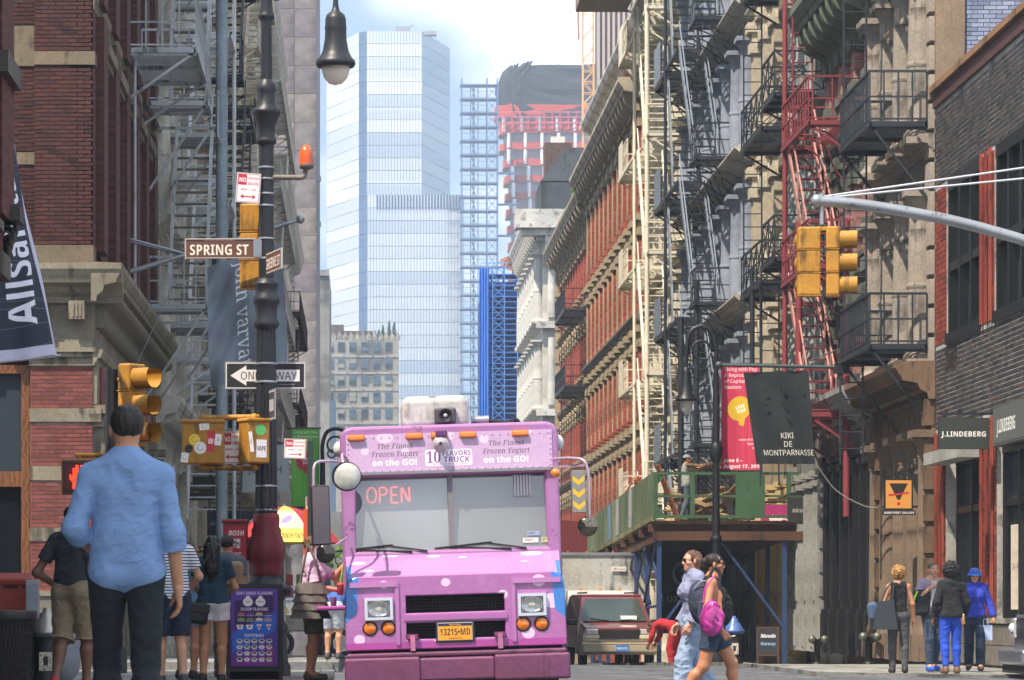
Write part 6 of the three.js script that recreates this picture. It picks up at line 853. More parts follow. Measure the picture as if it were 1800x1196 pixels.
// ---- bins, boxes and bollards on the left pavement ----
{
  const Zb = 37.5, at = (px, Z) => [W(px, 0, Z).x, .15, -Z];
  const n = thing('newspaper_box', 'red plastic newspaper box with slotted hood at the left edge', 'newspaper box', { at: at(22, Zb) }); B().rbox(.46, .42, .4, .03, 0, .93, 0).rbox(.5, .09, .44, .03, 0, 1.15, 0, .16).build('housing', M(0x9c3526, { r: .55, t: 'paint' }), n); for (let i = 0; i < 3; i++) B().box([.06, .16, .05][i], .05, .01, [-.15, .0, .15][i], 1.08, .205).build('slot', M(0x2a1512, { r: .9 }), n); B().box(.3, .72, .3, 0, .36, 0).build('pedestal', M(0x2b2a2a, { r: .7 }), n);
  const lb = thing('litter_basket', 'dark wire mesh litter basket in front of the red newspaper box', 'litter bin', { at: at(12, 36.5) }); { const b = B(); for (let i = 0; i < 40; i++) { const a = i / 40 * 6.283; b.rod([Math.cos(a) * .24, .03, Math.sin(a) * .24], [Math.cos(a + .5) * .3, .78, Math.sin(a + .5) * .3], .006, .006, 4).rod([Math.cos(a) * .24, .03, Math.sin(a) * .24], [Math.cos(a - .5) * .3, .78, Math.sin(a - .5) * .3], .006, .006, 4); } b.build('mesh', M(0x2c2b2b, { r: .6, m: .4 }), lb).userData.kind = 'stuff'; B().lathe([[.29, .7], [.32, .71], [.32, .8], [.29, .81]], TRS(0, 0, 0), 24).build('rim', M(0x3a3836, { r: .5, m: .4 }), lb); B().lathe([[.001, .04], [.22, .04], [.27, .7], [.001, .72]], TRS(0, 0, 0), 20).build('liner', M(0x4a4238, { r: .9, t: 'cloth' }), lb); }
  const wp = thing('white_post', 'plain white square post beside the red newspaper box', 'post', { at: at(57, 37) }); B().rbox(.14, 1.14, .12, .008, 0, .57, 0).build('shaft', M(0xb9bcc0, { r: .6, t: 'worn' }), wp); B().box(.17, .03, .15, 0, .015, 0).build('foot', M(0x8a8c90), wp);
  function ornateBin(pos, label, lid) { const r = thing('litter_bin', label, 'litter bin', { at: pos, group: 'small ornate bins' }); B().lathe([[.17, 0], [.17, .06], [.145, .1], [.14, .5], [.15, .53]], TRS(0, 0, 0, 0, Math.PI / 8), 8).build('body', M(0x2a2522, { r: .5, t: 'worn' }), r); B().lathe([[.16, .52], [.2, .55], [.2, .59], [.15, .64], [.11, .72], [.085, .73], [.08, .78], [.05, .79], [.045, .83], [.001, .84]], TRS(0, 0, 0, 0, Math.PI / 8), 8).build('lid', lid, r); const t = canvasTex(64, 96, (g, w, h) => { g.fillStyle = '#c9bfae'; g.fillRect(0, 0, w, h); g.fillStyle = '#1c1818'; for (let i = 0; i < 60; i++) g.fillRect(rnd() * w, rnd() * h, 4, 5); g.fillRect(20, 20, 24, 50); }); board(r, 'sticker', .14, .2, .004, 0, .26, .142, t, {}); return r; }
  ornateBin(at(82, 36.8), 'dark bin with stepped silver lid beside the white post', M(0xa9a49f, { r: .3, m: .7, t: 'paint' }));
  ornateBin([W(1290, 0, 60).x, .03, -60], 'dark bin with blue domed lid by the right crossing', M(0x4c6aa8, { r: .35, t: 'paint' })).scale.setScalar(1.0);
  const bag = thing('refuse_sack', 'translucent white plastic sack leaning by the dark bin', 'sack', { at: at(112, 38) }); { const g = new THREE.SphereGeometry(.2, 22, 18), p = g.attributes.position; for (let i = 0; i < p.count; i++) { const y = p.getY(i), q = 1 + .3 * (fbm(p.getX(i) * 9, y * 9, p.getZ(i) * 9, 3) - .5); p.setXYZ(i, p.getX(i) * q * (y > 0 ? 1 - y * 3 : 1), (y + .2) * 1.7 * (y > 0 ? 1.3 : 1), p.getZ(i) * q); } g.computeVertexNormals(); B().add(g).build('film', M(0xb9c0ca, { r: .35, transmission: .3, thickness: 0, t: 'paint' }), bag); B().rod([0, .6, 0], [.02, .78, .01], .02, .05, 8).build('knot', M(0xb9c0ca, { r: .4 }), bag); }
  // standpipes by the right shops
  for (const [px, Z, label] of [[1437, 76, 'black twin standpipe at the foot of the grey stone piers'], [1528, 69, 'black twin standpipe at the foot of the black shop columns']]) { const X = 10.1, r = thing('standpipe', label, 'standpipe', { at: [W(px, 0, Z).x, groundY(Z, 9) + .15, -Z], group: 'fire standpipes' }), b = M(0x24241f, { r: .4, m: .3, t: 'paint' }); B().rod([0, 0, 0], [0, .5, 0], .07).lathe([[.12, 0], [.12, .04], [.07, .06]], TRS(0, 0, 0), 14).build('riser', b, r); for (const k of [-1, 1]) { const n2 = B().rod([0, .48, 0], [k * .13, .55, .16], .07, .08, 12).build('outlet', b, r); B().sph(.09, TRS(k * .14, .56, .18)).build('cap', M(0x6a6e60, { r: .4, m: .4 }), n2); } }
  // chalk board
  const cb = thing('chalk_board', 'small black chalk sandwich board with cursive writing', 'sandwich board', { at: [W(1350, 0, 60).x, .03, -60], ry: -.15 }); const wd = M(0x4f3020, { r: .6, t: 'wood' }); const t = canvasTex(256, 384, (g, w, h) => { g.fillStyle = '#17181a'; g.fillRect(0, 0, w, h); text(g, 'Moods', 128, 110, 74, '#e2e2de', { font: 'serif', italic: true, max: 210 }); text(g, 'Norway', 128, 230, 70, '#7fb4d8', { font: 'serif', italic: true, max: 210 }); }); const fr = B().span(-.2, -.165, 0, .65, -.015, .015).span(.165, .2, 0, .65, -.015, .015).span(-.165, .165, .615, .65, -.015, .015).span(-.165, .165, .13, .165, -.015, .015).build('frame', wd, cb); fr.rotation.x = -.12; const pb = board(cb, 'slate', .34, .46, .01, 0, .39, -.046, t, { rx: -.12, edge: wd }); const bl = B().span(-.2, .2, 0, .64, -.01, .01).build('back_leaf', wd, cb); bl.position.z = -.24; bl.rotation.x = .15;
}
// ---- sidewalk shed ----
{
  const Z0 = 83, Z1 = 107, root = thing('sidewalk_shed', 'green plywood sidewalk shed on blue steel posts', 'shed', { at: [0, 0, 0] }), grn = [0x6f8360, 0x7c8f6b, 0x667a58, 0x8d9a78, 0x72845a].map((c) => M(c, { r: .85, t: 'worn' })), blue = M(0x2c4574, { r: .55, t: 'paint' }), rust = M(0x6b4632, { r: .8, t: 'worn' }), plank = M(0xa58a64, { r: .85, t: 'wood' });
  const X0 = 7.1, yb = (Z) => 3.2 - .022 * (Z - 83), N = 16;
  for (let i = 0; i < N; i++) { const a = mixn(Z0, Z1, i / N) + .01, b = mixn(Z0, Z1, (i + 1) / N) - .01; B().bar([X0, yb(a) + .57, -a], [X0, yb(b) + .57, -b], .03, 1.12).build('hoarding_panel', grn[Math.floor(hash3(i, 1, 2) * 5)], root); }
  for (const [i, c] of [[4, 0xc9ccd2], [9, 0x7fa0c8], [7, 0xb9bcc0]]) { const a = mixn(Z0, Z1, (i + .3) / N); B().bar([X0 - .02, yb(a) + .6, -a], [X0 - .02, yb(a + .9) + .6, -a - .9], .012, 1.0).build('pasted_notice', M(c, { r: .8, t: 'worn' }), root); }
  B().bar([X0, yb(Z0), -Z0], [X0, yb(Z1), -Z1], .12, .12).build('edge_beam', M(0x8f8a60, { r: .8, t: 'worn' }), root);
  for (let i = 0; i < 22; i++) { const z = mixn(Z0, Z1, (i + .5) / 22); B().bar([X0, yb(z) - .06, -z], [XR - .05, yb(z) - .06, -z], (Z1 - Z0) / 22 - .03, .05).build('deck_plank', plank, root); }
  for (let i = 0; i < 9; i++) { const z = mixn(Z0 + .2, Z1 - .2, i / 8); B().bar([X0 - .1, yb(z) - .22, -z], [XR - .1, yb(z) - .22, -z], .12, .2).build('girder', rust, root); }
  B().bar([X0 + .15, yb(Z0) - .42, -Z0], [X0 + .15, yb(Z1) - .42, -Z1], .14, .22).build('runner', rust, root); B().bar([X0, yb(Z0) - .42, -Z0], [XR, yb(Z0) - .42, -Z0], .14, .22).build('runner', rust, root); B().bar([XR - .5, yb(Z0) - .42, -Z0], [XR - .5, yb(Z1) - .42, -Z1], .14, .22).build('runner', rust, root);
  for (let i = 0; i < 8; i++) for (const x of [X0 + .15, XR - .5]) { const z = mixn(Z0 + .05, Z1, i / 7), g = groundY(z, x) + .15; B().bar([x, g, -z], [x, yb(z) - .53, -z], .11).build('post', blue, root); B().box(.3, .03, .3, x, g + .015, -z).build('foot_plate', blue, root); if (i < 7 && x < 8) { const z2 = mixn(Z0 + .05, Z1, (i + 1) / 7); B().bar([x + .08, g + 1.5, -z], [x + .08, yb(z2) - .6, -z2], .05).bar([x - .08, yb(z) - .6, -z], [x - .08, g + 1.5, -z2], .05).bar([x, g + 1.4, -z], [x, g + 1.36, -z2], .06).build('brace', blue, root); } }
  { const g = groundY(Z0, 9) + .15; B().bar([X0 + .2, g + .9, -Z0 - .1], [X0 + 1.7, yb(Z0) - .6, -Z0 - .1], .06).bar([XR - .5, g + .9, -Z0 - .15], [X0 + 1.7, yb(Z0) - .6, -Z0 - .15], .06).build('brace', blue, root); }
  // end of the shed towards the crossing: posts, rails, half panels
  const g2 = M(0x3f6340, { r: .7, t: 'paint' }); for (const x of [X0 + .06, 8.05, 9.15, 10.4]) B().bar([x, yb(Z0), -Z0 + .06], [x, yb(Z0) + 1.12, -Z0 + .06], .1).build('rail_post', g2, root); for (const y of [.05, .55, 1.1]) B().bar([X0, yb(Z0) + y, -Z0 + .07], [XR - .1, yb(Z0) + y, -Z0 + .07], y === .55 ? .05 : .07).build('rail', g2, root); B().box(.62, 1.1, .03, 9.5, yb(Z0) + .56, -Z0 + .1).build('hoarding_panel', g2, root); B().ext([[0, 0], [.2, 0], [0, .22]], .04, TRS(X0 + .1, yb(Z0) + .08, -Z0 + .05)).ext([[0, 0], [.2, 0], [0, -.22]], .04, TRS(X0 + .1, yb(Z0) + 1.05, -Z0 + .05)).build('gusset', g2, root);
  // timber and rubble on the deck
  const tm = thing('timber_stack', 'loose planks and broken boards piled on the shed deck', 'timber', { at: [9.2, yb(85), -85.2] }); for (let i = 0; i < 26; i++) { const a = rr(0, 6.3), l = rr(.7, 1.8); B().box(rr(.08, .2), .035, l, rr(-1.2, 1.0), .08 + i * .03, rr(-.7, .7), rr(-.5, .5), a, rr(-.3, .3)).build('plank', M([0xb09468, 0x9c8460, 0xc4aa7c, 0x87724f][i % 4], { r: .85, t: 'wood' }), tm); } B().bar([-1.35, 0, .9], [-1.9, 1.4, 1.1], .24, .05).build('plank', M(0xb5795a, { r: .85, t: 'wood' }), tm);
  // dark shop under the shed
  const sh = thing('shop_sign', 'black shop panel with round white emblem under the shed', 'sign', { at: [9.5, 0, -100] }); board(sh, 'panel', 1.7, 2.4, .06, 0, 1.5, 0, canvasTex(320, 448, (g, w, h) => { g.fillStyle = '#121214'; g.fillRect(0, 0, w, h); g.fillStyle = '#b9b4a6'; g.beginPath(); g.arc(160, 120, 74, 0, 7); g.fill(); g.fillStyle = '#121214'; g.beginPath(); g.arc(160, 120, 58, 0, 7); g.fill(); text(g, '8', 160, 124, 100, '#b9b4a6', { font: 'serif' }); text(g, 'OXASSIS', 160, 260, 48, '#b9b4a6', { font: 'serif', max: 230 }); text(g, 'DECK', 120, 400, 52, '#8a8a8a', { max: 200 }); }), { edge: M(0x121214, { r: .4 }) });
}
// ================= vehicles =================
function planarUV(g, x0, x1, y0, y1, ax = 'x', ay = 'y') { const p = g.attributes.position, uv = new Float32Array(p.count * 2), G = { x: (i) => p.getX(i), y: (i) => p.getY(i), z: (i) => p.getZ(i) }; for (let i = 0; i < p.count; i++) { uv[i * 2] = (G[ax](i) - x0) / (x1 - x0); uv[i * 2 + 1] = (G[ay](i) - y0) / (y1 - y0); } g.setAttribute('uv', new THREE.BufferAttribute(uv, 2)); return g; }
const carPaint = (tex, o = {}) => new THREE.MeshPhysicalMaterial({ map: tex, roughness: .38, clearcoat: .7, clearcoatRoughness: .12, ...o });
const amber = new THREE.MeshPhysicalMaterial({ color: 0xe07a1c, roughness: .25, clearcoat: 1 }), chrome = M(0xd8dade, { r: .14, m: 1 }), rubber = M(0x161618, { r: .85 }), tyreM = M(0x1a1a1c, { r: .9 });
function wheel(parent, x, y, z, r, w, axis = 'x') { const o = new THREE.Group(); o.name = 'wheel'; o.position.set(x, y, z); if (axis === 'z') o.rotation.y = Math.PI / 2; parent.add(o); B().add(new THREE.TorusGeometry(r - w * .42, w * .42, 10, 28), TRS(0, 0, 0, 0, Math.PI / 2, 0, 1, 1, 1.15)).build('tyre', tyreM, o); B().add(new THREE.CylinderGeometry(r * .62, r * .62, w * .7, 20), TRS(0, 0, 0, 0, 0, Math.PI / 2)).build('rim', M(0x9a9b9e, { r: .35, m: .7 }), o); return o; }
// ---- ice cream truck ----
{
  const root = thing('ice_cream_truck', 'pink and purple polka dot frozen yogurt truck facing the viewer', 'truck', { at: [1.0, groundY(36, 1) + .02, -35.2] }); root.rotation.z = .03;
  const pinkHex = '#c56fc0', deep = '#b04aa8', W2 = 1.115;
  const dots = (g, list) => { for (const [x, y, r, sq = 1] of list) { g.fillStyle = 'rgba(226,200,226,.9)'; g.beginPath(); g.ellipse(x, y, r, r * sq, 0, 0, 7); g.fill(); } };
  const speck = (g, w, h) => { for (let i = 0; i < 900; i++) { g.fillStyle = rnd() < .5 ? 'rgba(255,230,255,.035)' : 'rgba(90,20,90,.03)'; const q = 4 + rnd() * 30; g.fillRect(rnd() * w, rnd() * h, q, q * rr(.4, 1.6)); } };
  const outline = (hw, y0, y1, r) => { const s = new THREE.Shape(); s.moveTo(-hw, y0); s.lineTo(hw, y0); s.lineTo(hw, y1 - r); s.quadraticCurveTo(hw, y1, hw - r, y1); s.lineTo(-hw + r, y1); s.quadraticCurveTo(-hw, y1, -hw, y1 - r); s.closePath(); return s; };
  const sidePaint = M(0xa874a8, { r: .4, t: 'paint', clearcoat: .6 }), lilac = M(0xcf95cf, { r: .4, t: 'paint', clearcoat: .6 });
  B().shape(outline(W2, .55, 2.88, .12), 5.2, TRS(0, 0, -6.8)).build('body', sidePaint, root);
  const fs = outline(W2, 1.2, 2.88, .12), hole = new THREE.Path(); hole.moveTo(-1.035, 1.57); hole.lineTo(-1.02, 2.41); hole.lineTo(1.02, 2.41); hole.lineTo(1.035, 1.57); hole.closePath(); fs.holes.push(hole);
  B().shape(fs, 1.0, TRS(0, 0, -1.58), .03).build('cab_frame', M(0xae74ae, { r: .4, t: 'paint', clearcoat: .6 }), root);
  // header with lettering
  const head = canvasTex(1536, 300, (g, w, h) => {
    g.fillStyle = '#c2a2c8'; g.fillRect(0, 0, w, h); speck(g, w, h); dots(g, [[290, 30, 62, .7], [140, 130, 30], [440, 140, 30], [780, 30, 30], [690, 8, 24], [1030, 60, 34], [1350, 20, 40, .6]]);
    for (const x of [360, 1190]) { text(g, 'The Finest', x, 96, 56, '#6b5a66', { font: 'serif', italic: true, max: 270 }); text(g, 'Frozen Yogurt', x, 158, 58, '#6b5a66', { font: 'serif', italic: true, max: 350 }); text(g, 'on the GO!', x, 226, 66, '#fdf6ff', { max: 350 }); }
    g.fillStyle = '#f4ecf6'; g.beginPath(); g.roundRect?.(588, 134, 350, 128, 18); g.fill(); text(g, '10', 650, 192, 128, '#8b3a96', { font: 'serif', max: 110 }); text(g, 'FLAVORS', 822, 164, 56, '#8b3a96', { max: 216 }); text(g, 'TRUCK', 822, 214, 62, '#8b3a96', { max: 216 }); text(g, 'FROZEN YOGURT & ICE CREAM', 772, 250, 18, '#9a6aa0', { max: 310 });
  });
  { const m = shade(new THREE.Mesh(planarUV(B().box(2.16, .4, .008, 0, 2.625, -.542).geo(), -1.08, 1.08, 2.425, 2.825), carPaint(head))); m.name = 'header_panel'; root.add(m); }
  { const b = B(); for (let i = 0; i < 26; i++) { const x = -1.04 + i * .083; b.sph(.008, TRS(x, 2.445, -.536), 6, 4).sph(.008, TRS(x, 2.79, -.536), 6, 4); } for (let i = 0; i < 7; i++) for (const x of [-1.06, 1.06]) b.sph(.008, TRS(x, 2.46 + i * .055, -.536), 6, 4); b.build('rivets', lilac, root).userData.kind = 'stuff'; }
  B().box(2.12, .03, .05, 0, 2.415, -.535).build('drip_rail', M(0x8f8f92, { r: .4, m: .5 }), root);
  for (const x of [-.97, -.36, -.1, .2, .75]) { const l = B().rbox(.17, .06, .05, .02, x, 2.79, -.52).build('marker_light', amber, root); B().rbox(.18, .075, .02, .008, x, 2.79, -.545).build('bezel', M(0xb45c1a, { r: .4 }), l); }
  const hn = B().lathe([[.02, .1], [.05, .04], [.075, 0], [.085, 0]], TRS(-.09, 2.70, -.47, Math.PI / 2, 0, 0), 20).sph(.045, TRS(-.09, 2.7, -.49)).build('horn', M(0xb9b4b9, { r: .35, m: .3 }), root); B().rbox(.12, .08, .09, .02, -.08, 2.81, -.5).build('horn_bracket', M(0x5a2f66, { r: .5 }), root);
  // roof unit and loudspeaker
  const ac = B().rbox(.72, .36, 1.1, .09, -.12, 3.06, -1.5).build('roof_unit', M(0xdcdad6, { r: .5, t: 'worn' }), root); B().rbox(.23, .17, .14, .03, -.02, 3.02, -.93).build('loudspeaker', M(0x4a4852, { r: .5 }), root); B().lathe([[.02, .0], [.03, .02], [.06, .05], [.07, .06]], TRS(-.02, 3.02, -.875, Math.PI / 2), 18).build('speaker_cone', M(0x1d1c22, { r: .6 }), ac); B().sph(.022, TRS(-.02, 3.02, -.85)).build('dust_cap', M(0xc9c9cf, { r: .4 }), ac);
  B().rod([.26, 2.98, -1.2], [.45, 2.98, -1.2], .045).build('vent_pipe', galv, root); B().tube([[.43, 2.97, -1.2], [.55, 2.95, -1.2], [.66, 2.94, -1.15], [.74, 2.97, -1.2], [.8, 2.9, -1.25]], .022, 20, 8).build('hose', rubber, root);
  for (const x of [-1.15, 1.15]) { const d = B().sph(.085, TRS(x, 2.69, -.75, 0, 0, 0, .8, 1, 1)).build('corner_dome', M(0xd8d6d2, { r: .3, t: 'paint' }), root); B().box(.05, .12, .1, x * .97, 2.56, -.75).build('dome_bracket', M(0x8a3a8a, { r: .5 }), d); }
  // windscreen in two panes; hazy sky reflection painted into the mottled tint
  const glass = new THREE.MeshPhysicalMaterial({ color: 0xdfe5ea, roughness: .04, metalness: .42, transmission: .88, thickness: 0, map: TX.glass });
  for (const [a, b] of [[-1.02, -.025], [.025, 1.02]]) { const m = B().span(a, b, 1.575, 2.405, -.004, .004).build('windscreen', glass, root); m.position.z = -.48; m.rotation.x = -.1; }
  B().span(-.025, .025, 1.57, 2.41, -.67, -.6).build('centre_bar', M(0x77757a, { r: .5 }), root);
  { const b = B(); b.span(-1.035, 1.035, 1.565, 1.59, -.66, -.56).span(-1.025, 1.025, 2.395, 2.412, -.66, -.56); b.build('gasket', rubber, root); }
  for (const s of [-1, 1]) { const b = B(), x0 = s < 0 ? -.42 : .62; b.bar([x0, 1.585, -.55], [x0 - .62, 1.62, -.6], .02).bar([x0 - .2, 1.66, -.59], [x0 - .9 + .1, 1.61, -.6], .022).bar([x0 + .16, 1.59, -.54], [x0 - .28, 1.66, -.59], .016); b.build('wiper', rubber, root); }
  // what the windscreen shows inside
  B().span(-1.03, 1.03, 1.3, 1.56, -1.5, -.68).build('dashboard', M(0x3a3a40, { r: .7 }), root); for (const x of [-.55, .6]) { const s = B().rbox(.5, .7, .14, .06, x, 1.75, -1.48).build('seat', M(0x2f3038, { r: .8 }), root); B().rbox(.26, .2, .1, .04, x, 2.18, -1.49).build('headrest', M(0x2f3038, { r: .8 }), s); } B().add(new THREE.TorusGeometry(.2, .018, 8, 26), TRS(.6, 1.72, -.95, -.6)).build('steering_wheel', rubber, root);
  B().span(-1.05, 1.05, 1.3, 2.85, -1.6, -1.57).build('bulkhead', M(0x6d7076, { r: .8, t: 'worn' }), root);
  { const neon = new THREE.MeshStandardMaterial({ color: 0xd86a62, emissive: 0xff5a4a, emissiveIntensity: 4 }), sg = new THREE.Group(); sg.name = 'neon_sign'; sg.position.set(-.88, 2.11, -.76); root.add(sg); const st = (pts, c) => B().add(new THREE.TubeGeometry(new THREE.CatmullRomCurve3(pts.map(([x, y]) => V(x, y, 0)), c, 'catmullrom', .05), 30, .0105, 6)).build('letter', neon, sg); const el = []; for (let i = 0; i < 16; i++) el.push([.055 + Math.cos(i / 16 * 6.283) * .05, .085 + Math.sin(i / 16 * 6.283) * .08]); st(el, true); st([[.14, 0], [.14, .16], [.19, .165], [.226, .125], [.19, .088], [.15, .088]]); st([[.335, .165], [.262, .165], [.262, .085], [.32, .085], [.262, .083], [.262, 0], [.335, 0]]); st([[.37, 0], [.37, .165], [.452, 0], [.452, .165]]); B().box(.56, .26, .01, .24, .08, -.03).build('backing', M(0x59626e, { r: .5 }), sg); const pl = new THREE.PointLight(0xff5a4a, .03); pl.position.set(.24, -.1, .0); pl.castShadow = true; sg.add(pl); const bl = B(); for (let i = 0; i < 14; i++) bl.sph(.007, TRS(.06 + (i % 7) * .06, i < 7 ? .2 + .012 * Math.sin(i) : -.045, 0), 6, 5); bl.build('blue_bulbs', new THREE.MeshStandardMaterial({ color: 0x9fc8ff, emissive: 0x6fa8ff, emissiveIntensity: 1 }), sg).userData.kind = 'stuff'; }
  for (const [x, y, w, h, c] of [[.83, 1.67, .17, .06, '#e8e6dc'], [.86, 1.74, .13, .05, '#8fa8d0'], [.98, 1.67, .08, .06, '#c9c88a']]) board(root, 'inspection_sticker', w, h, .003, x, y, -.632, canvasTex(64, 32, (g) => { g.fillStyle = c; g.fillRect(0, 0, 64, 32); g.fillStyle = '#555'; g.fillRect(6, 6, 40, 5); g.fillRect(6, 16, 30, 4); }), {});
  { const b = B(); for (let i = 0; i < 6; i++) b.box(.014, .22, .003, .68 + i * .032, 2.25, -.632); b.build('flag_decal', M(0xd6d3da, { r: .6 }), root).userData.kind = 'stuff'; }
  // hood: sloping top with raised middle, polka dots
  const pinkT = canvasTex(1024, 320, (g, w, h) => { g.fillStyle = '#b47cb2'; g.fillRect(0, 0, w, h); speck(g, w, h); dots(g, [[215, 40, 40, .36], [420, 60, 34, .4], [60, 120, 36, .5], [560, 80, 22, .45], [890, 60, 52, .5], [110, 210, 26, .4], [330, 200, 52, .42], [470, 170, 18, .4], [640, 190, 34, .4], [850, 150, 18, .4], [740, 260, 26, .4], [150, 290, 20, .4]]); g.fillStyle = '#2f78c8'; g.fillRect(0, 150, 26, 170); g.fillRect(w - 26, 150, 26, 170); });
  const hoodPaint = carPaint(pinkT);
  { const m = shade(new THREE.Mesh(planarUV(B().hex([[-1.12, 1.2, -.62], [-1.12, 1.2, -.03], [1.12, 1.2, -.03], [1.12, 1.2, -.62]].reverse(), [[-1.12, 1.585, -.62], [-1.1, 1.31, -.03], [1.1, 1.31, -.03], [1.12, 1.585, -.62]].reverse()).geo(), -1.12, 1.12, 0, -.62, 'x', 'z'), hoodPaint)); m.name = 'hood'; root.add(m); }
  B().hex([[-.58, 1.2, -.4], [-.62, 1.2, .03], [.62, 1.2, .03], [.58, 1.2, -.4]].reverse(), [[-.5, 1.5, -.4], [-.56, 1.325, .025], [.56, 1.325, .025], [.5, 1.5, -.4]].reverse()).build('hood_rise', M(0xb681b4, { r: .38, clearcoat: .7 }), root);
  // fascia with two grille openings
  const fas = new THREE.Shape(); fas.moveTo(-1.13, .58); fas.lineTo(1.13, .58); fas.lineTo(1.12, 1.2); fas.quadraticCurveTo(1.1, 1.31, 1.0, 1.32); fas.lineTo(-1.0, 1.32); fas.quadraticCurveTo(-1.1, 1.31, -1.12, 1.2); fas.closePath(); for (const [y0, y1] of [[.93, 1.13], [.66, .85]]) { const p = new THREE.Path(); p.moveTo(-.52, y0); p.lineTo(-.52, y1); p.lineTo(.52, y1); p.lineTo(.52, y0); p.closePath(); fas.holes.push(p); }
  const fasT = canvasTex(1024, 384, (g, w, h) => { g.fillStyle = '#a260a0'; g.fillRect(0, 0, w, h); speck(g, w, h); dots(g, [[180, 40, 22], [470, 36, 22], [905, 40, 32], [240, 250, 12], [735, 110, 24], [60, 330, 26], [850, 320, 30], [420, 360, 18], [965, 150, 40], [110, 190, 14]]); g.fillStyle = '#2f78c8'; g.beginPath(); g.moveTo(0, 0); g.lineTo(64, 0); g.lineTo(50, 190); g.lineTo(0, 240); g.fill(); g.beginPath(); g.moveTo(w, 0); g.lineTo(w - 60, 0); g.lineTo(w - 46, 200); g.lineTo(w, 240); g.fill(); g.fillStyle = '#a23a92'; g.fillRect(0, 350, w, 34); });
  { const g = new THREE.ExtrudeGeometry(fas, { depth: .14, bevelEnabled: true, bevelSize: .012, bevelThickness: .02, bevelSegments: 2 }); g.translate(0, 0, -.13); const m = shade(new THREE.Mesh(planarUV(g, -1.13, 1.13, .58, 1.32), carPaint(fasT))); m.name = 'front_panel'; root.add(m); }
  B().span(-1.1, 1.1, .5, 1.3, -.7, -.16).build('radiator', M(0x141216, { r: .9 }), root); { const b = B(); for (let i = 0; i < 6; i++) b.span(-.52, .52, .945 + i * .033, .952 + i * .033, -.1, -.085).span(-.52, .52, .675 + i * .033, .682 + i * .033, -.1, -.085); for (let i = 0; i < 30; i++) b.span(-.52 + i * .036, -.516 + i * .036, .66, 1.13, -.1, -.09); b.build('grille_mesh', M(0x242026, { r: .6 }), root).userData.kind = 'stuff'; }
  for (const s of [-1, 1]) { // pod seams, headlights, indicators
    B().span(s * .6 - .02, s * .6 + .02, .62, 1.28, .015, .05).build('pod_edge', M(0xa866a6, { r: .4, clearcoat: .6 }), root); B().span(s * .6, s * 1.09, 1.22, 1.27, .015, .06).build('pod_brow', M(0xae6eac, { r: .4, clearcoat: .6 }), root);
    const hx = s * .79, hl = B().span(hx - .145, hx - .115, .88, 1.11, .01, .08).span(hx + .115, hx + .145, .88, 1.11, .01, .08).span(hx - .115, hx + .115, 1.08, 1.11, .01, .08).span(hx - .115, hx + .115, .88, .91, .01, .08).build('headlight', chrome, root);
    B().add(new THREE.SphereGeometry(.15, 24, 14, Math.PI, Math.PI), TRS(hx, .995, .075, 0, 0, 0, .8, .6, .3)).build('reflector', M(0xb9bdc4, { r: .18, m: .95, side: 1 }), hl); B().sph(.03, TRS(hx, .99, .05, 0, 0, 0, 1.2, .8, .6)).build('bulb', M(0xf0ead8, { r: .1 }), hl); { const q = B(); for (let k = -4; k <= 4; k++) q.rod([hx + k * .025, .915, .076], [hx + k * .025, 1.075, .076], .008, .008, 6); q.build('lens_ribs', new THREE.MeshPhysicalMaterial({ color: 0xffffff, roughness: .05, transmission: .9, thickness: .01 }), hl).userData.kind = 'stuff'; }
    for (const x of [.695, .885]) { const t = B().lathe([[.001, .03], [.05, .022], [.066, .0]], TRS(s * x, .795, .028, Math.PI / 2), 22).build('indicator', amber, root); B().add(new THREE.TorusGeometry(.07, .012, 8, 24), TRS(s * x, .795, .026)).build('ring', M(0x2a2226, { r: .4 }), t); }
    B().bar([s * .45, .7, .05], [s * .45, .54, .14], .05, .06).box(.11, .05, .06, s * .45, .7, .04).build('tow_hook', M(0x9a3a7a, { r: .5, t: 'worn' }), root);
    wheel(root, s * .92, .4, -1.1, .4, .22); wheel(root, s * .92, .4, -5.4, .4, .22);
  }
  B().span(-.53, .53, .865, .915, .015, .05).build('grille_bar', M(0xa260a0, { r: .4, clearcoat: .6 }), root);
  board(root, 'licence_plate', .36, .185, .008, -.01, .74, .05, canvasTex(384, 196, (g, w, h) => { g.fillStyle = '#e39a24'; g.fillRect(0, 0, w, h); g.fillStyle = '#1f2a4e'; g.fillRect(0, 0, w, 34); text(g, 'NEW YORK', w / 2, 18, 26, '#e6a23a'); text(g, '13215•MD', w / 2, 104, 108, '#1f1d24', { bold: true, max: 350 }); text(g, 'COMMERCIAL', w / 2, 178, 24, '#1f1d24'); }), { round: .003 });
  B().box(.4, .225, .02, -.01, .74, .035).build('plate_frame', M(0x2c2a2e, { r: .5 }), root);
  const bump = M(0x83416c, { r: .5, t: 'worn', clearcoat: .3 }); B().rbox(.78, .27, .2, .03, -.77, .36, .1).build('bumper', bump, root); B().rbox(.78, .27, .2, .03, .77, .36, .1).build('bumper', bump, root); B().rbox(.77, .24, .18, .03, 0, .36, .1).build('bumper', bump, root); B().rbox(2.26, .05, .16, .02, 0, .515, .08).build('bumper_lip', bump, root); B().span(-1.05, 1.05, .18, .6, -.6, -.1).build('chassis', M(0x1d1a1e, { r: .8 }), root);
  // mirrors
  const arm = M(0xb7a2b4, { r: .35, m: .4 }); const L = new THREE.Group(); L.name = 'mirror'; root.add(L);
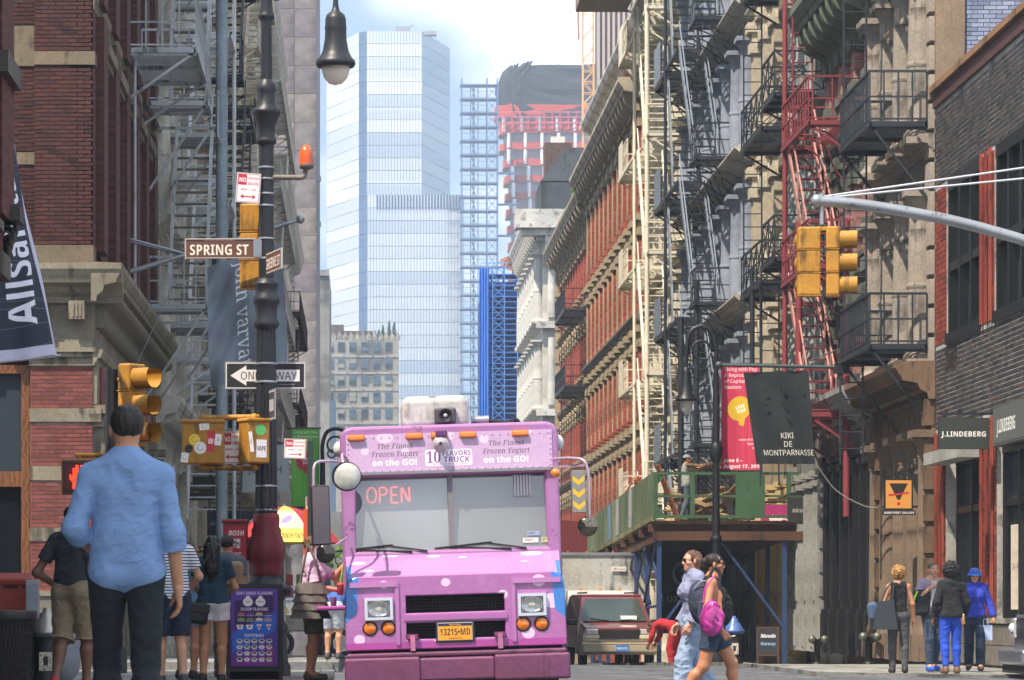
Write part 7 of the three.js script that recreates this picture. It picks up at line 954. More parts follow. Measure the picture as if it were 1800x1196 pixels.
  B().tube([[-1.08, 2.52, -.3], [-1.26, 2.53, .1], [-1.4, 2.5, .25], [-1.42, 2.3, .28], [-1.42, 1.55, .28]], .015, 30, 7).tube([[-1.1, 1.75, -.5], [-1.3, 1.62, .2], [-1.42, 1.58, .28]], .013, 16, 6).tube([[-1.02, 2.45, -.5], [-1.1, 2.6, -.1], [-1.12, 2.55, .2], [-1.08, 2.37, .3]], .015, 20, 7).build('arm', arm, L);
  B().lathe([[.001, .045], [.08, .035], [.138, .008], [.145, -.005], [.14, -.02], [.001, -.02]], TRS(-1.08, 2.36, .32, Math.PI / 2 - .1, 0, .1), 28).build('round_mirror_back', M(0xd3d6d2, { r: .35, t: 'worn' }), L); B().add(new THREE.TorusGeometry(.143, .011, 8, 30), TRS(-1.08, 2.36, .318, -.1, .05, 0)).build('mirror_rim', rubber, L);
  B().rbox(.2, .62, .06, .02, -1.36, 1.97, .26, 0, .25, 0).build('mirror_case', M(0x3a2c30, { r: .3, t: 'paint' }), L); B().box(.17, .58, .006, -1.353, 1.97, .293, 0, .25, 0).build('mirror_glass', M(0x6d5f60, { r: .08, m: .9 }), L); B().lathe([[.001, .03], [.07, .02], [.1, 0], [.1, -.03], [.001, -.03]], TRS(-1.32, 1.58, .28, Math.PI / 2, 0, 0), 24).build('convex_mirror', M(0x59524f, { r: .12, m: .9 }), L);
  const R = new THREE.Group(); R.name = 'mirror'; root.add(R); B().tube([[1.08, 2.5, -.3], [1.25, 2.49, 0], [1.36, 2.46, .1], [1.4, 2.36, .12], [1.4, 1.8, .12]], .015, 30, 7).bar([1.08, 2.42, -.3], [1.38, 2.41, .1], .025).build('arm', arm, R);
  const chev = canvasTex(96, 288, (g, w, h) => { g.fillStyle = '#7d7f7c'; g.fillRect(0, 0, w, h); for (let i = 0; i < 3; i++) { g.fillStyle = '#e6ae2a'; g.beginPath(); const y = 34 + i * 86; g.moveTo(6, y); g.lineTo(48, y + 32); g.lineTo(90, y); g.lineTo(90, y + 34); g.lineTo(48, y + 66); g.lineTo(6, y + 34); g.fill(); } }); board(R, 'chevron_back', .15, .44, .04, 1.3, 2.14, .14, chev, { edge: M(0x6a6c6a, { r: .5 }), round: .02 }); B().lathe([[.001, .03], [.07, .02], [.105, 0], [.105, -.03], [.001, -.03]], TRS(1.38, 1.78, .14, Math.PI / 2, 0, 0), 24).build('convex_mirror', M(0x7d7568, { r: .1, m: .95 }), R); B().sph(.05, TRS(1.1, 2.36, -.45)).build('side_marker', amber, R);
  // serving shelf on the kerb side
  B().rbox(.36, .05, 1.6, .02, -1.29, 1.02, -3.6).build('shelf', M(0x9a2f8a, { r: .4, clearcoat: .5 }), root); for (let i = 0; i < 3; i++) B().lathe([[.03, 0], [.04, .1], [.001, .1]], TRS(-1.28, 1.045, -3 - i * .25), 14).build('paper_cup', M([0x5a2a5a, 0xd8cfd8, 0x7a3a6a][i], { r: .6 }), root);
}
// ---- maroon minivan ----
{
  const Z = 83, r = thing('minivan', 'dark red minivan with gold bumper parked below the shed', 'van', { at: [6.28, groundY(Z, 6.28), -Z], ry: .04 }), P = M(0x8a3f45, { r: .35, t: 'paint', clearcoat: .8 }), tan = M(0xb3a58c, { r: .4, t: 'paint', clearcoat: .4 });
  B().hex([[-.93, .5, -4.5], [-.95, .5, -.9], [.95, .5, -.9], [.93, .5, -4.5]].reverse(), [[-.93, 1.14, -4.5], [-.92, 1.12, -.95], [.92, 1.12, -.95], [.93, 1.14, -4.5]].reverse()).build('body', P, r);
  B().hex([[-.92, 1.1, -4.5], [-.9, 1.1, -1.0], [.9, 1.1, -1.0], [.92, 1.1, -4.5]].reverse(), [[-.78, 1.78, -4.3], [-.74, 1.76, -1.75], [.74, 1.76, -1.75], [.78, 1.78, -4.3]].reverse()).build('cabin', M(0x74353b, { r: .35, t: 'paint', clearcoat: .8 }), r); B().rbox(1.5, .06, 2.5, .03, 0, 1.79, -3).build('roof', P, r);
  for (const x of [-.6, .6]) B().bar([x, 1.86, -4], [x, 1.86, -1.9], .04).build('roof_rack', M(0x2b2a2c, { r: .5 }), r);
  B().hex([[-.9, .84, -1.0], [-.86, .84, -.02], [.86, .84, -.02], [.9, .84, -1.0]].reverse(), [[-.86, 1.14, -1.05], [-.82, 1.0, -.05], [.82, 1.0, -.05], [.86, 1.14, -1.05]].reverse()).build('hood', P, r); B().hex([[-.92, .34, -.9], [-.9, .34, 0], [.9, .34, 0], [.92, .34, -.9]].reverse(), [[-.92, .86, -.9], [-.88, .86, 0], [.88, .86, 0], [.92, .86, -.9]].reverse()).build('nose', tan, r);
  { const ws = B().hex([[-.8, 1.16, -.985], [-.8, 1.16, -.965], [.8, 1.16, -.965], [.8, 1.16, -.985]].reverse(), [[-.66, 1.71, -1.66], [-.66, 1.71, -1.64], [.66, 1.71, -1.64], [.66, 1.71, -1.66]].reverse()).build('windscreen', new THREE.MeshPhysicalMaterial({ color: 0x77857f, roughness: .06, metalness: .55, map: TX.glass }), r); board(r, 'paper', .4, .14, .004, .35, 1.24, -1.03, canvasTex(64, 32, (g) => { g.fillStyle = '#b5cfae'; g.fillRect(0, 0, 64, 32); g.fillStyle = '#e8e6d8'; g.fillRect(8, 6, 40, 18); }), { rx: -.85 }); }
  for (let i = 0; i < 5; i++) B().box(1.0, .02, .03, 0, .74 + i * .045, .012).build('grille_bar', M(0x4a3f3f, { r: .4, m: .4 }), r); B().box(1.04, .26, .02, 0, .83, .003).build('grille', M(0x1d1a1a, { r: .6 }), r); B().box(1.5, .025, .04, 0, .7, .02).build('grille_trim', chrome, r);
  for (const s of [-1, 1]) { const h = B().rbox(.3, .14, .05, .02, s * .66, .9, .005).build('headlight', M(0xc9cbd0, { r: .15, m: .6 }), r); B().rbox(.14, .1, .02, .008, s * .6, .9, .03).build('lens', M(0xe6e8ea, { r: .05, m: .5 }), h); B().rbox(.34, .09, .05, .02, s * .66, .77, .01).build('fog_lamp', M(0xc9bfa0, { r: .2 }), r); B().rbox(.26, .14, .16, .04, s * 1.03, 1.13, -1.15).build('mirror', M(0x1f1d1e, { r: .5 }), r); wheel(r, s * .82, .33, -.75, .33, .2); wheel(r, s * .82, .33, -3.7, .33, .2); B().bar([s * .15, 1.17, -.95], [s * .6, 1.22, -1.02], .02).build('wiper', rubber, r); }
  B().rbox(1.84, .24, .22, .06, 0, .5, .06).build('bumper', tan, r); B().rbox(1.86, .05, .23, .02, 0, .61, .06).build('bumper_strip', M(0xb5a888, { r: .3, m: .3 }), r); board(r, 'licence_plate', .32, .16, .008, .05, .5, .18, canvasTex(192, 96, (g, w, h) => { g.fillStyle = '#3f78c0'; g.fillRect(0, 0, w, h); text(g, '359I·CCY', w / 2, 50, 44, '#e8ecf4', { max: 170 }); }), {});
}
// ---- white box truck behind it ----
{
  const Z = 89, r = thing('box_truck', 'white box truck parked behind the dark red minivan', 'truck', { at: [6.3, groundY(Z, 6.2), -Z] }), wh = M(0xd2d0c8, { r: .5, t: 'worn' }), cab = M(0xdad9d4, { r: .4, t: 'paint', clearcoat: .5 });
  B().rbox(2.3, 2.1, 5.4, .04, .1, 1.98, -4.5).build('cargo_box', wh, r); for (const [x0, x1, y] of [[-1.05, 1.25, 3.02], [-1.05, 1.25, .95]]) B().span(x0, x1, y - .04, y + .04, -1.8, -1.76).build('box_trim', galv, r); for (const x of [-1.04, 1.24]) B().span(x - .05, x + .05, .99, 2.98, -1.81, -1.75).build('corner_post', M(0xb9b4a2, { r: .5 }), r); for (const x of [-.8, -.3, .4, 1.0]) B().sph(.035, TRS(x, 3.06, -1.8)).build('marker_light', M(0xc23a20, { r: .3 }), r);
  board(r, 'maker_badge', .4, .14, .006, .55, 2.62, -1.755, canvasTex(128, 48, (g, w, h) => { g.fillStyle = '#d2d0c8'; g.fillRect(0, 0, w, h); text(g, 'JE', 30, 24, 30, '#b3242c', { italic: true }); text(g, 'EXPRESS', 84, 28, 18, '#8a4a4a', { italic: true }); }), {});
  B().hex([[-1.0, .5, -1.9], [-1.02, .5, 0], [1.02, .5, 0], [1.0, .5, -1.9]].reverse(), [[-.9, 2.05, -1.9], [-.88, 1.2, -.02], [.88, 1.2, -.02], [.9, 2.05, -1.9]].reverse()).build('cab', cab, r); B().hex([[-.95, 1.15, -1.8], [-.93, 1.15, -.5], [.93, 1.15, -.5], [.95, 1.15, -1.8]].reverse(), [[-.88, 2.05, -1.8], [-.85, 2.03, -.85], [.85, 2.03, -.85], [.88, 2.05, -1.8]].reverse()).build('cab_top', cab, r); B().hex([[-.8, 1.3, -.52], [-.8, 1.3, -.5], [.8, 1.3, -.5], [.8, 1.3, -.52]].reverse(), [[-.72, 1.9, -.8], [-.72, 1.9, -.78], [.72, 1.9, -.78], [.72, 1.9, -.8]].reverse()).build('windscreen', glassDark, r);
  for (const s of [-1, 1]) { B().rbox(.26, .22, .06, .03, s * .78, .85, .0).build('headlight', M(0xcfd2d4, { r: .15, m: .6 }), r); B().rbox(.1, .34, .14, .03, s * 1.12, 1.4, -.4).build('mirror', rubber, r); wheel(r, s * .85, .4, -.9, .4, .22); wheel(r, s * .85, .4, -5.6, .4, .22); } B().rbox(1.9, .22, .2, .04, 0, .5, .06).build('bumper', galv, r); B().box(1.1, .24, .03, 0, .86, .0).build('grille', M(0x2a2a2c, { r: .5 }), r); for (const x of [-.5, 0, .5]) B().sph(.04, TRS(x, 2.08, -.95)).build('roof_lamp', amber, r);
}
// ---- nose of a silver pickup entering from the right ----
{
  const Z = 51.2, r = thing('pickup_truck', 'silver pickup nose entering at the right edge of the picture', 'truck', { at: [9.85, groundY(Z, 10), -Z], ry: -Math.PI / 2 }), P = M(0x8b9096, { r: .3, m: .3, t: 'paint', clearcoat: .8 });
  B().hex([[-.95, .45, -5], [-.95, .45, -.12], [.95, .45, -.12], [.95, .45, -5]].reverse(), [[-.93, 1.16, -5], [-.9, 1.08, -.16], [.9, 1.08, -.16], [.93, 1.16, -5]].reverse()).build('body', P, r); B().hex([[-.9, 1.14, -3.6], [-.9, 1.14, -1.3], [.9, 1.14, -1.3], [.9, 1.14, -3.6]].reverse(), [[-.75, 1.8, -3.4], [-.72, 1.8, -1.9], [.72, 1.8, -1.9], [.75, 1.8, -3.4]].reverse()).build('cabin', glassDark, r); B().rbox(1.9, .24, .24, .05, 0, .44, 0).build('bumper', M(0x9fa3a8, { r: .2, m: .8 }), r); B().rbox(1.2, .36, .06, .03, 0, .86, -.12).build('grille', M(0x1f2024, { r: .4 }), r); for (const s of [-1, 1]) { const h = B().rbox(.28, .3, .12, .04, s * .76, .88, -.13).build('headlight', M(0xd2d6da, { r: .1, m: .6 }), r); B().sph(.07, TRS(s * .76, .88, -.08)).build('lamp', M(0xeef2f6, { r: .05, m: .3 }), h); wheel(r, s * .84, .37, -.95, .37, .24); wheel(r, s * .84, .37, -4, .37, .24); } B().box(1.7, .14, .1, 0, .27, .02).build('lower_valance', rubber, r);
}
// ---- maroon shop awning beyond the truck ----
{ const r = thing('shop_awning', 'dark red patterned awning seen right of the truck mirror', 'awning', { at: [W(1012, 0, 109).x, 0, -109] }); const tex = canvasTex(256, 256, (g, w, h) => { g.fillStyle = '#6a2226'; g.fillRect(0, 0, w, h); g.strokeStyle = '#7c3434'; g.lineWidth = 4; for (let i = 0; i < 6; i++) for (let j = 0; j < 6; j++) { g.beginPath(); g.arc(20 + i * 44, 20 + j * 44, 14, 0, 7); g.stroke(); } }); const a = W(975, 985, 109), b = W(1052, 918, 109); board(r, 'valance', b.x - a.x, b.y - a.y, .06, 0, (a.y + b.y) / 2, 0, tex, { edge: M(0x5a1e22, { r: .8 }) }); B().box(b.x - a.x, .05, 1.5, 0, b.y, -.75).build('top_sheet', M(0x6a2226, { r: .8, t: 'cloth' }), r); for (const q of [-.6, .6]) B().rod([q, groundY(109, 7), -.1], [q, a.y, -.1], .03).build('post', castIron, r); }
// ================= people =================
// surface of a distance field on a grid (surface nets)
function sdfGeo(fn, lo, hi, c) {
  const nx = Math.ceil((hi[0] - lo[0]) / c) + 1, ny = Math.ceil((hi[1] - lo[1]) / c) + 1, nz = Math.ceil((hi[2] - lo[2]) / c) + 1, f = new Float32Array(nx * ny * nz), id = new Int32Array(nx * ny * nz).fill(-1), I = (i, j, k) => (k * ny + j) * nx + i;
  for (let k = 0; k < nz; k++) for (let j = 0; j < ny; j++) for (let i = 0; i < nx; i++) f[I(i, j, k)] = fn(lo[0] + i * c, lo[1] + j * c, lo[2] + k * c);
  const pos = [], nor = [], idx = [];
  const E = [[0, 1], [2, 3], [4, 5], [6, 7], [0, 2], [1, 3], [4, 6], [5, 7], [0, 4], [1, 5], [2, 6], [3, 7]];
  for (let k = 0; k < nz - 1; k++) for (let j = 0; j < ny - 1; j++) for (let i = 0; i < nx - 1; i++) {
    const v = []; let m = 0; for (let q = 0; q < 8; q++) { v[q] = f[I(i + (q & 1), j + (q >> 1 & 1), k + (q >> 2))]; if (v[q] < 0) m |= 1 << q; } if (m === 0 || m === 255) continue;
    let x = 0, y = 0, z = 0, n = 0; for (const [a, b] of E) if ((v[a] < 0) !== (v[b] < 0)) { const t = v[a] / (v[a] - v[b]); x += (a & 1) + t * ((b & 1) - (a & 1)); y += (a >> 1 & 1) + t * ((b >> 1 & 1) - (a >> 1 & 1)); z += (a >> 2) + t * ((b >> 2) - (a >> 2)); n++; }
    id[I(i, j, k)] = pos.length / 3; const g = [(v[1] + v[3] + v[5] + v[7]) - (v[0] + v[2] + v[4] + v[6]), (v[2] + v[3] + v[6] + v[7]) - (v[0] + v[1] + v[4] + v[5]), (v[4] + v[5] + v[6] + v[7]) - (v[0] + v[1] + v[2] + v[3])], l = Math.hypot(...g) || 1;
    pos.push(lo[0] + (i + x / n) * c, lo[1] + (j + y / n) * c, lo[2] + (k + z / n) * c); nor.push(g[0] / l, g[1] / l, g[2] / l);
  }
  for (let k = 1; k < nz - 1; k++) for (let j = 1; j < ny - 1; j++) for (let i = 1; i < nx - 1; i++) {
    const s = f[I(i, j, k)] < 0; const quad = (a, b, d, e, flip) => { if (a < 0 || b < 0 || d < 0 || e < 0) return; flip ? idx.push(a, b, d, a, d, e) : idx.push(a, d, b, a, e, d); };
    if (s !== f[I(i + 1, j, k)] < 0) quad(id[I(i, j - 1, k - 1)], id[I(i, j, k - 1)], id[I(i, j, k)], id[I(i, j - 1, k)], s);
    if (s !== f[I(i, j + 1, k)] < 0) quad(id[I(i - 1, j, k - 1)], id[I(i - 1, j, k)], id[I(i, j, k)], id[I(i, j, k - 1)], s);
    if (s !== f[I(i, j, k + 1)] < 0) quad(id[I(i - 1, j - 1, k)], id[I(i, j - 1, k)], id[I(i, j, k)], id[I(i - 1, j, k)], s);
  }
  const g = new THREE.BufferGeometry(); g.setAttribute('position', new THREE.Float32BufferAttribute(pos, 3)); g.setAttribute('normal', new THREE.Float32BufferAttribute(nor, 3)); g.setIndex(idx); return g;
}
const smin = (a, b, k) => { const h = Math.max(k - Math.abs(a - b), 0) / k; return Math.min(a, b) - h * h * k * .25; };
const cap = (x, y, z, b, grow = 0) => { const ax = x - b[0], ay = y - b[1], az = z - b[2], dx = b[3] - b[0], dy = b[4] - b[1], dz = b[5] - b[2]; const t = clamp((ax * dx + ay * dy + az * dz) / (dx * dx + dy * dy + dz * dz + 1e-9), 0, 1); return Math.hypot(ax - dx * t, ay - dy * t, az - dz * t) - (b[6] + (b[7] - b[6]) * t) - grow; };
const ell = (x, y, z, c, r) => { const a = (x - c[0]) / r[0], b = (y - c[1]) / r[1], d = (z - c[2]) / r[2], q = Math.hypot(a, b, d); return (q - 1) * Math.min(r[0], r[1], r[2]) * (q > .6 ? 1 : 1); };
const field = (bones, k, x, y, z, grow = 0) => { let d = 9; for (const b of bones) { const e = cap(x, y, z, b, grow); d = d > 8 ? e : smin(d, e, k); } return d; };
function paint(g, f) { const p = g.attributes.position, c = new Float32Array(p.count * 3); for (let i = 0; i < p.count; i++) c.set(f(p.getX(i), p.getY(i), p.getZ(i)), i * 3); g.setAttribute('color', new THREE.BufferAttribute(c, 3)); return g; }
// head, origin at its centre, face to +z, 0.23 m tall; colours multiply the skin
const headGeo = paint(sdfGeo((x, y, z) => {
  let d = ell(x, y, z, [0, .035, -.012], [.076, .084, .096]); d = smin(d, ell(x, y, z, [0, -.035, .022], [.058, .076, .07]), .035); d = smin(d, cap(x, y, z, [0, -.07, .055, 0, -.092, .06, .024, .02]), .03); const ax = Math.abs(x);
  d = smin(d, cap(x, y, z, [0, .018, .082, 0, -.022, .1, .009, .014]), .016); d = smin(d, cap(ax, y, z, [.0, -.024, .09, .014, -.026, .086, .01, .009]), .01); d = smin(d, cap(ax, y, z, [.012, .03, .076, .045, .032, .06, .012, .008]), .018);
  d = -smin(-d, ell(ax, y, z, [.031, .011, .096], [.018, .012, .02]), .01); d = smin(d, ell(ax, y, z, [.031, .009, .072], [.014, .011, .012]), .004); d = smin(d, cap(ax, y, z, [0, -.052, .083, .02, -.055, .072, .008, .005]), .008); d = smin(d, cap(ax, y, z, [0, -.063, .08, .017, -.062, .071, .008, .005]), .007); d = smin(d, ell(ax, y, z, [.04, -.015, .05], [.03, .024, .03]), .02);
  d = smin(d, ell(ax, y, z, [.079, .0, -.014], [.009, .03, .017]), .008); d = smin(d, cap(x, y, z, [0, -.05, -.02, 0, -.15, -.03, .05, .052]), .03); return d;
}, [-.1, -.17, -.125], [.1, .135, .13], .0055), (x, y, z) => { const ax = Math.abs(x); if (z > .06 && ax < .024 && y < -.046 && y > -.07) return [.8, .5, .48]; if (z > .06 && Math.hypot(ax - .031, (y - .01) * 1.5) < .011) return ax > .024 && ax < .038 && y > .004 ? [.1, .08, .07] : [.9, .9, .9]; if (z > .05 && ax > .012 && ax < .05 && y > .026 && y < .036) return [.4, .32, .28]; return [1, 1, 1]; });
function handGeo(curl) { const B_ = []; const L = [.062, .076, .083, .072], X = [-.031, -.011, .01, .03]; for (let i = 0; i < 4; i++) { B_.push([X[i] * .62, -.005, 0, X[i], -.088, 0, .016, .0125]); let a = .15, p = [X[i], -.088, 0]; const seg = [.45, .31, .26]; for (let s = 0; s < 3; s++) { a += curl * [.75, 1, .7][s] * (1 + (3 - i) * .08); const l = L[i] * seg[s], q = [p[0] + X[i] * .08 * (1 - curl), p[1] - Math.cos(a) * l, p[2] + Math.sin(a) * l]; B_.push([...p, ...q, .0098 - s * .001, .0088 - s * .001]); p = q; } } const T = [[.018, -.02, .006], [.043, -.05, .02], [.05, -.08, .03 + curl * .015], [.045, -.104, .04 + curl * .03]]; for (let s = 0; s < 3; s++) B_.push([...T[s], ...T[s + 1], .014 - s * .0022, .0122 - s * .0022]); return paint(sdfGeo((x, y, z) => { let d = 9; for (let i = 0; i < B_.length; i++) { const e = cap(x, y, z, B_[i]); d = d > 8 ? e : smin(d, e, .007); } return smin(d, cap(x, y, z, [0, .04, 0, 0, -.01, 0, .026, .024]), .02); }, [-.06, -.19, -.04], [.08, .06, .11], .0042), () => [1, 1, 1]); }
const handRelax = handGeo(.3), handGrip = handGeo(1.05);
const skinMat = new THREE.MeshPhysicalMaterial({ vertexColors: true, roughness: .55, sheen: .2 });
const DEF = { pelvis: [0, .96, 0], waist: [0, 1.1, 0], chest: [0, 1.32, 0], neck: [0, 1.48, -.015], head: [0, 1.625, .02], Lsh: [.17, 1.425, -.01], Rsh: [-.17, 1.425, -.01], Lel: [.21, 1.14, -.03], Rel: [-.21, 1.14, -.03], Lwr: [.225, .89, .05], Rwr: [-.225, .89, .05], Lhip: [.092, .93, 0], Rhip: [-.092, .93, 0], Lkn: [.1, .51, .025], Rkn: [-.1, .51, .025], Lan: [.1, .09, -.03], Ran: [-.1, .09, -.03], Lto: [.125, .035, .13], Rto: [-.125, .035, .13] };
const clothM = (c, o = {}) => M(c, { r: .9, t: 'cloth', b: .0045, bt: 'crease', ...o });
function mergePNC(list) { return mergeGeometries(list.map((g) => { const q = g.index ? g.toNonIndexed() : g; for (const k of Object.keys(q.attributes)) if (!['position', 'normal', 'color'].includes(k)) q.deleteAttribute(k); return q; })); }
function person(o) {
  const k = o.h / 1.75, fw = o.fat ?? 1, fem = o.fem ? 1 : 0, J = {}; for (const n in DEF) J[n] = (o.pose?.[n] ?? DEF[n]).slice(); if (fem && !o.pose?.Lsh) { J.Lsh[0] *= .9; J.Rsh[0] *= .9; }
  const Z = o.Z, X = W(o.px, 0, Z).x, root = thing('person', o.label, 'person', { at: [X, o.y, -Z], ry: o.yaw }); root.scale.setScalar(k);
  const cell = o.cell ?? clamp(Z * .00034, .009, .022);
  const lim = (a, b, r0, r1) => [...J[a], ...J[b], r0, r1], off = (p, x, y, z) => [p[0] + x, p[1] + y, p[2] + z], seg = (p, q, r0, r1) => [...p, ...q, r0, r1];
  const bw = fem ? .062 : .07; const torso = [seg(off(J.chest, .066, .02, -.005), off(J.waist, .05, 0, 0), (fem ? .084 : .094) * fw, (fem ? .07 : .088) * fw), seg(off(J.chest, -.066, .02, -.005), off(J.waist, -.05, 0, 0), (fem ? .084 : .094) * fw, (fem ? .07 : .088) * fw), seg(off(J.waist, .05, 0, 0), off(J.pelvis, .075, -.01, -.01), (fem ? .07 : .088) * fw, (fem ? .1 : .096) * fw), seg(off(J.waist, -.05, 0, 0), off(J.pelvis, -.075, -.01, -.01), (fem ? .07 : .088) * fw, (fem ? .1 : .096) * fw), seg(J.Lsh, off(J.neck, 0, -.01, 0), .052, .058), seg(J.Rsh, off(J.neck, 0, -.01, 0), .052, .058)];
  if (fem) torso.push(seg(off(J.chest, .07, -.03, .075), off(J.chest, .07, -.04, .08), .06, .06), seg(off(J.chest, -.07, -.03, .075), off(J.chest, -.07, -.04, .08), .06, .06)); if (o.belly) torso.push(seg(off(J.waist, 0, .06, o.belly), off(J.waist, 0, -.02, o.belly), .13, .13));
  const arm = (s) => [lim(s + 'sh', s + 'el', (fem ? .044 : .047) * fw, (fem ? .036 : .04) * fw), lim(s + 'el', s + 'wr', (fem ? .037 : .043) * fw, .027)], leg = (s) => [lim(s + 'hip', s + 'kn', .09 * fw, .06 * fw), lim(s + 'kn', s + 'an', .057 * fw, .038), seg(J[s + 'an'].map((v, i) => mixn(J[s + 'kn'][i], J[s + 'an'][i], .28)).map((v, i) => v - (i === 2 ? .02 : 0)), J[s + 'an'].map((v, i) => mixn(J[s + 'kn'][i], J[s + 'an'][i], .55)), .056 * fw, .04), seg(J[s + 'an'], J[s + 'to'], .042, .03)];
  const aL = arm('L'), aR = arm('R'), lL = leg('L'), lR = leg('R'), neck = [seg(J.neck, off(J.head, 0, -.1, -.02), .056, .052)], bounds = (bs, m) => { const lo = [9, 9, 9], hi = [-9, -9, -9]; for (const b of bs) for (let i = 0; i < 3; i++) for (const q of [i, i + 3]) { lo[i] = Math.min(lo[i], b[q] - Math.max(b[6], b[7]) - m); hi[i] = Math.max(hi[i], b[q] + Math.max(b[6], b[7]) + m); } return [lo, hi]; };
  const all = [...torso, ...neck, ...aL, ...aR, ...lL, ...lR];
  const skin = new THREE.Color(o.skin), tint = (g) => { const c = g.attributes.color; for (let i = 0; i < c.count; i++) c.setXYZ(i, c.getX(i) * skin.r, c.getY(i) * skin.g, c.getZ(i) * skin.b); return g; };
  const bodyF = (x, y, z) => { let d = field([...torso, ...neck], .07, x, y, z); for (const l of [aL, aR]) d = smin(d, field(l, .03, x, y, z), .035); for (const l of [lL, lR]) d = smin(d, field(l, .035, x, y, z), .03); return d; };
  const parts = [tint(paint(sdfGeo(bodyF, ...bounds(all, .03), cell), () => [1, 1, 1]))];
  const hm = new THREE.Matrix4().compose(V(...J.head), new THREE.Quaternion().setFromEuler(new THREE.Euler(o.pitch ?? 0, o.look ?? 0, o.tilt ?? 0, 'YXZ')), V(1, 1, 1)); parts.push(tint(headGeo.clone()).applyMatrix4(hm));
  for (const s of ['L', 'R']) { const e = V(...J[s + 'el']), w = V(...J[s + 'wr']), Y = e.sub(w).normalize(), pal = V(...(o.pose?.[s + 'palm'] ?? [s === 'L' ? -1 : 1, 0, 0])), Zp = pal.sub(Y.clone().multiplyScalar(pal.dot(Y))).normalize(), Xp = Y.clone().cross(Zp); const g = (o.grip?.includes(s) ? handGrip : handRelax).clone(), m = new THREE.Matrix4().makeBasis(Xp, Y, Zp).setPosition(w); if (s === 'R') { g.scale(-1, 1, 1); const ix = g.index.array; for (let i = 0; i < ix.length; i += 3) { const t = ix[i]; ix[i] = ix[i + 1]; ix[i + 1] = t; } } const hs = fem ? .92 : 1; g.scale(hs, hs, hs); parts.push(tint(g).applyMatrix4(m)); }
  const body = shade(new THREE.Mesh(mergePNC(parts), skinMat)); body.name = 'body'; root.add(body);
  const wear = (name, fn, bs, mat, m = .06, c = cell) => { const g = sdfGeo(fn, ...bounds(bs, m), c); const me = shade(new THREE.Mesh(metreUV(g.toNonIndexed()), mat)); me.name = name; root.add(me); return me; };
  const along = (x, y, z, b) => { const dx = b[3] - b[0], dy = b[4] - b[1], dz = b[5] - b[2], l2 = dx * dx + dy * dy + dz * dz; return [((x - b[0]) * dx + (y - b[1]) * dy + (z - b[2]) * dz) / l2, Math.sqrt(l2)]; };
  const tube = (l, f, x, y, z, t, flare = 0) => { if (f <= 0) return 9; let d = field(f > 1 ? l.slice(0, l.length > 2 ? 3 : 2) : l.slice(0, 1), .03, x, y, z, t); const [a, len] = along(x, y, z, f > 1 ? l[1] : l[0]), ff = f > 1 ? f - 1 : f; return Math.max(d - flare * clamp(a / ff, 0, 1), (a - ff) * len); };
  const fold = (x, y, z, a) => a * ((vnoise(x * 8 + y * 10, y * 4 - x * 2, z * 8) - .5) * .7 + Math.abs(vnoise(x * 13 - y * 8 + 3, y * 15 + x * 5, z * 13) - .5) * 1.6 - .4);
  if (o.top) { const T = o.top, t = T.t ?? .016, slv = T.sleeve ?? .5, nk = J.neck; const fn = (x, y, z) => { let d = field(torso, .07, x, y, z, t + (T.loose ?? 0) * sstep(J.chest[1] + .1, T.hem, y)); if (slv > 0) for (const l of [aL, aR]) d = smin(d, tube(l, slv, x, y, z, (T.st ?? t) + .004, .008), T.join ?? .03); else d = Math.max(d, Math.abs(x) - Math.abs(J.Lsh[0]) * .86); const hemY = T.hem + (T.curve ? .05 * Math.cos(clamp(Math.abs(x) / .2, 0, 1) * Math.PI) * -1 : 0); d = Math.max(d, o.bent ? -9 : hemY - y); if (!T.collar) d = Math.max(d, -(Math.hypot(x - nk[0], (y - nk[1] - .03) * 1.1, z - nk[2] - .03) - (T.neckR ?? .085))); else d = smin(d, Math.max(field(neck, .03, x, y, z, .012), y - nk[1] - .05), .02); return d + fold(x, y, z, T.fold ?? .012); }; wear(T.name ?? 'shirt', fn, [...torso, ...(slv > 0 ? [...aL.slice(0, slv > 1 ? 2 : 1), ...aR.slice(0, slv > 1 ? 2 : 1)] : []), ...(T.collar ? neck : [])], T.mat ?? clothM(T.c), .07); }
  if (o.bottom) { const T = o.bottom, t = T.t ?? .012, f = T.leg ?? 1.95, hips = torso.slice(2, 4); const fn = (x, y, z) => { let d = field(hips, .07, x, y, z, t); for (const l of [lL, lR]) d = smin(d, tube(l, f, x, y, z, t, T.flare ?? .004), .035); d = Math.max(d, y - (T.waist ?? 1.08)); return d + fold(x, y, z, T.fold ?? .01); }; wear(T.name ?? 'trousers', fn, [...hips, ...lL.slice(0, 2), ...lR.slice(0, 2)], T.mat ?? clothM(T.c), .05); }
  if (o.shoes !== undefined) for (const s of ['L', 'R']) { const a = J[s + 'an'], t = J[s + 'to'], b = [seg(off(a, 0, -.045, -.02), off(t, 0, .008, .01), .044, .036), seg(off(a, 0, -.03, -.01), off(a, 0, .0, -.005), .045, .046)]; wear('shoe', (x, y, z) => field(b, .03, x, y, z, .004), b, M(o.shoes, { r: .6 }), .03, Math.min(cell, .012)); }
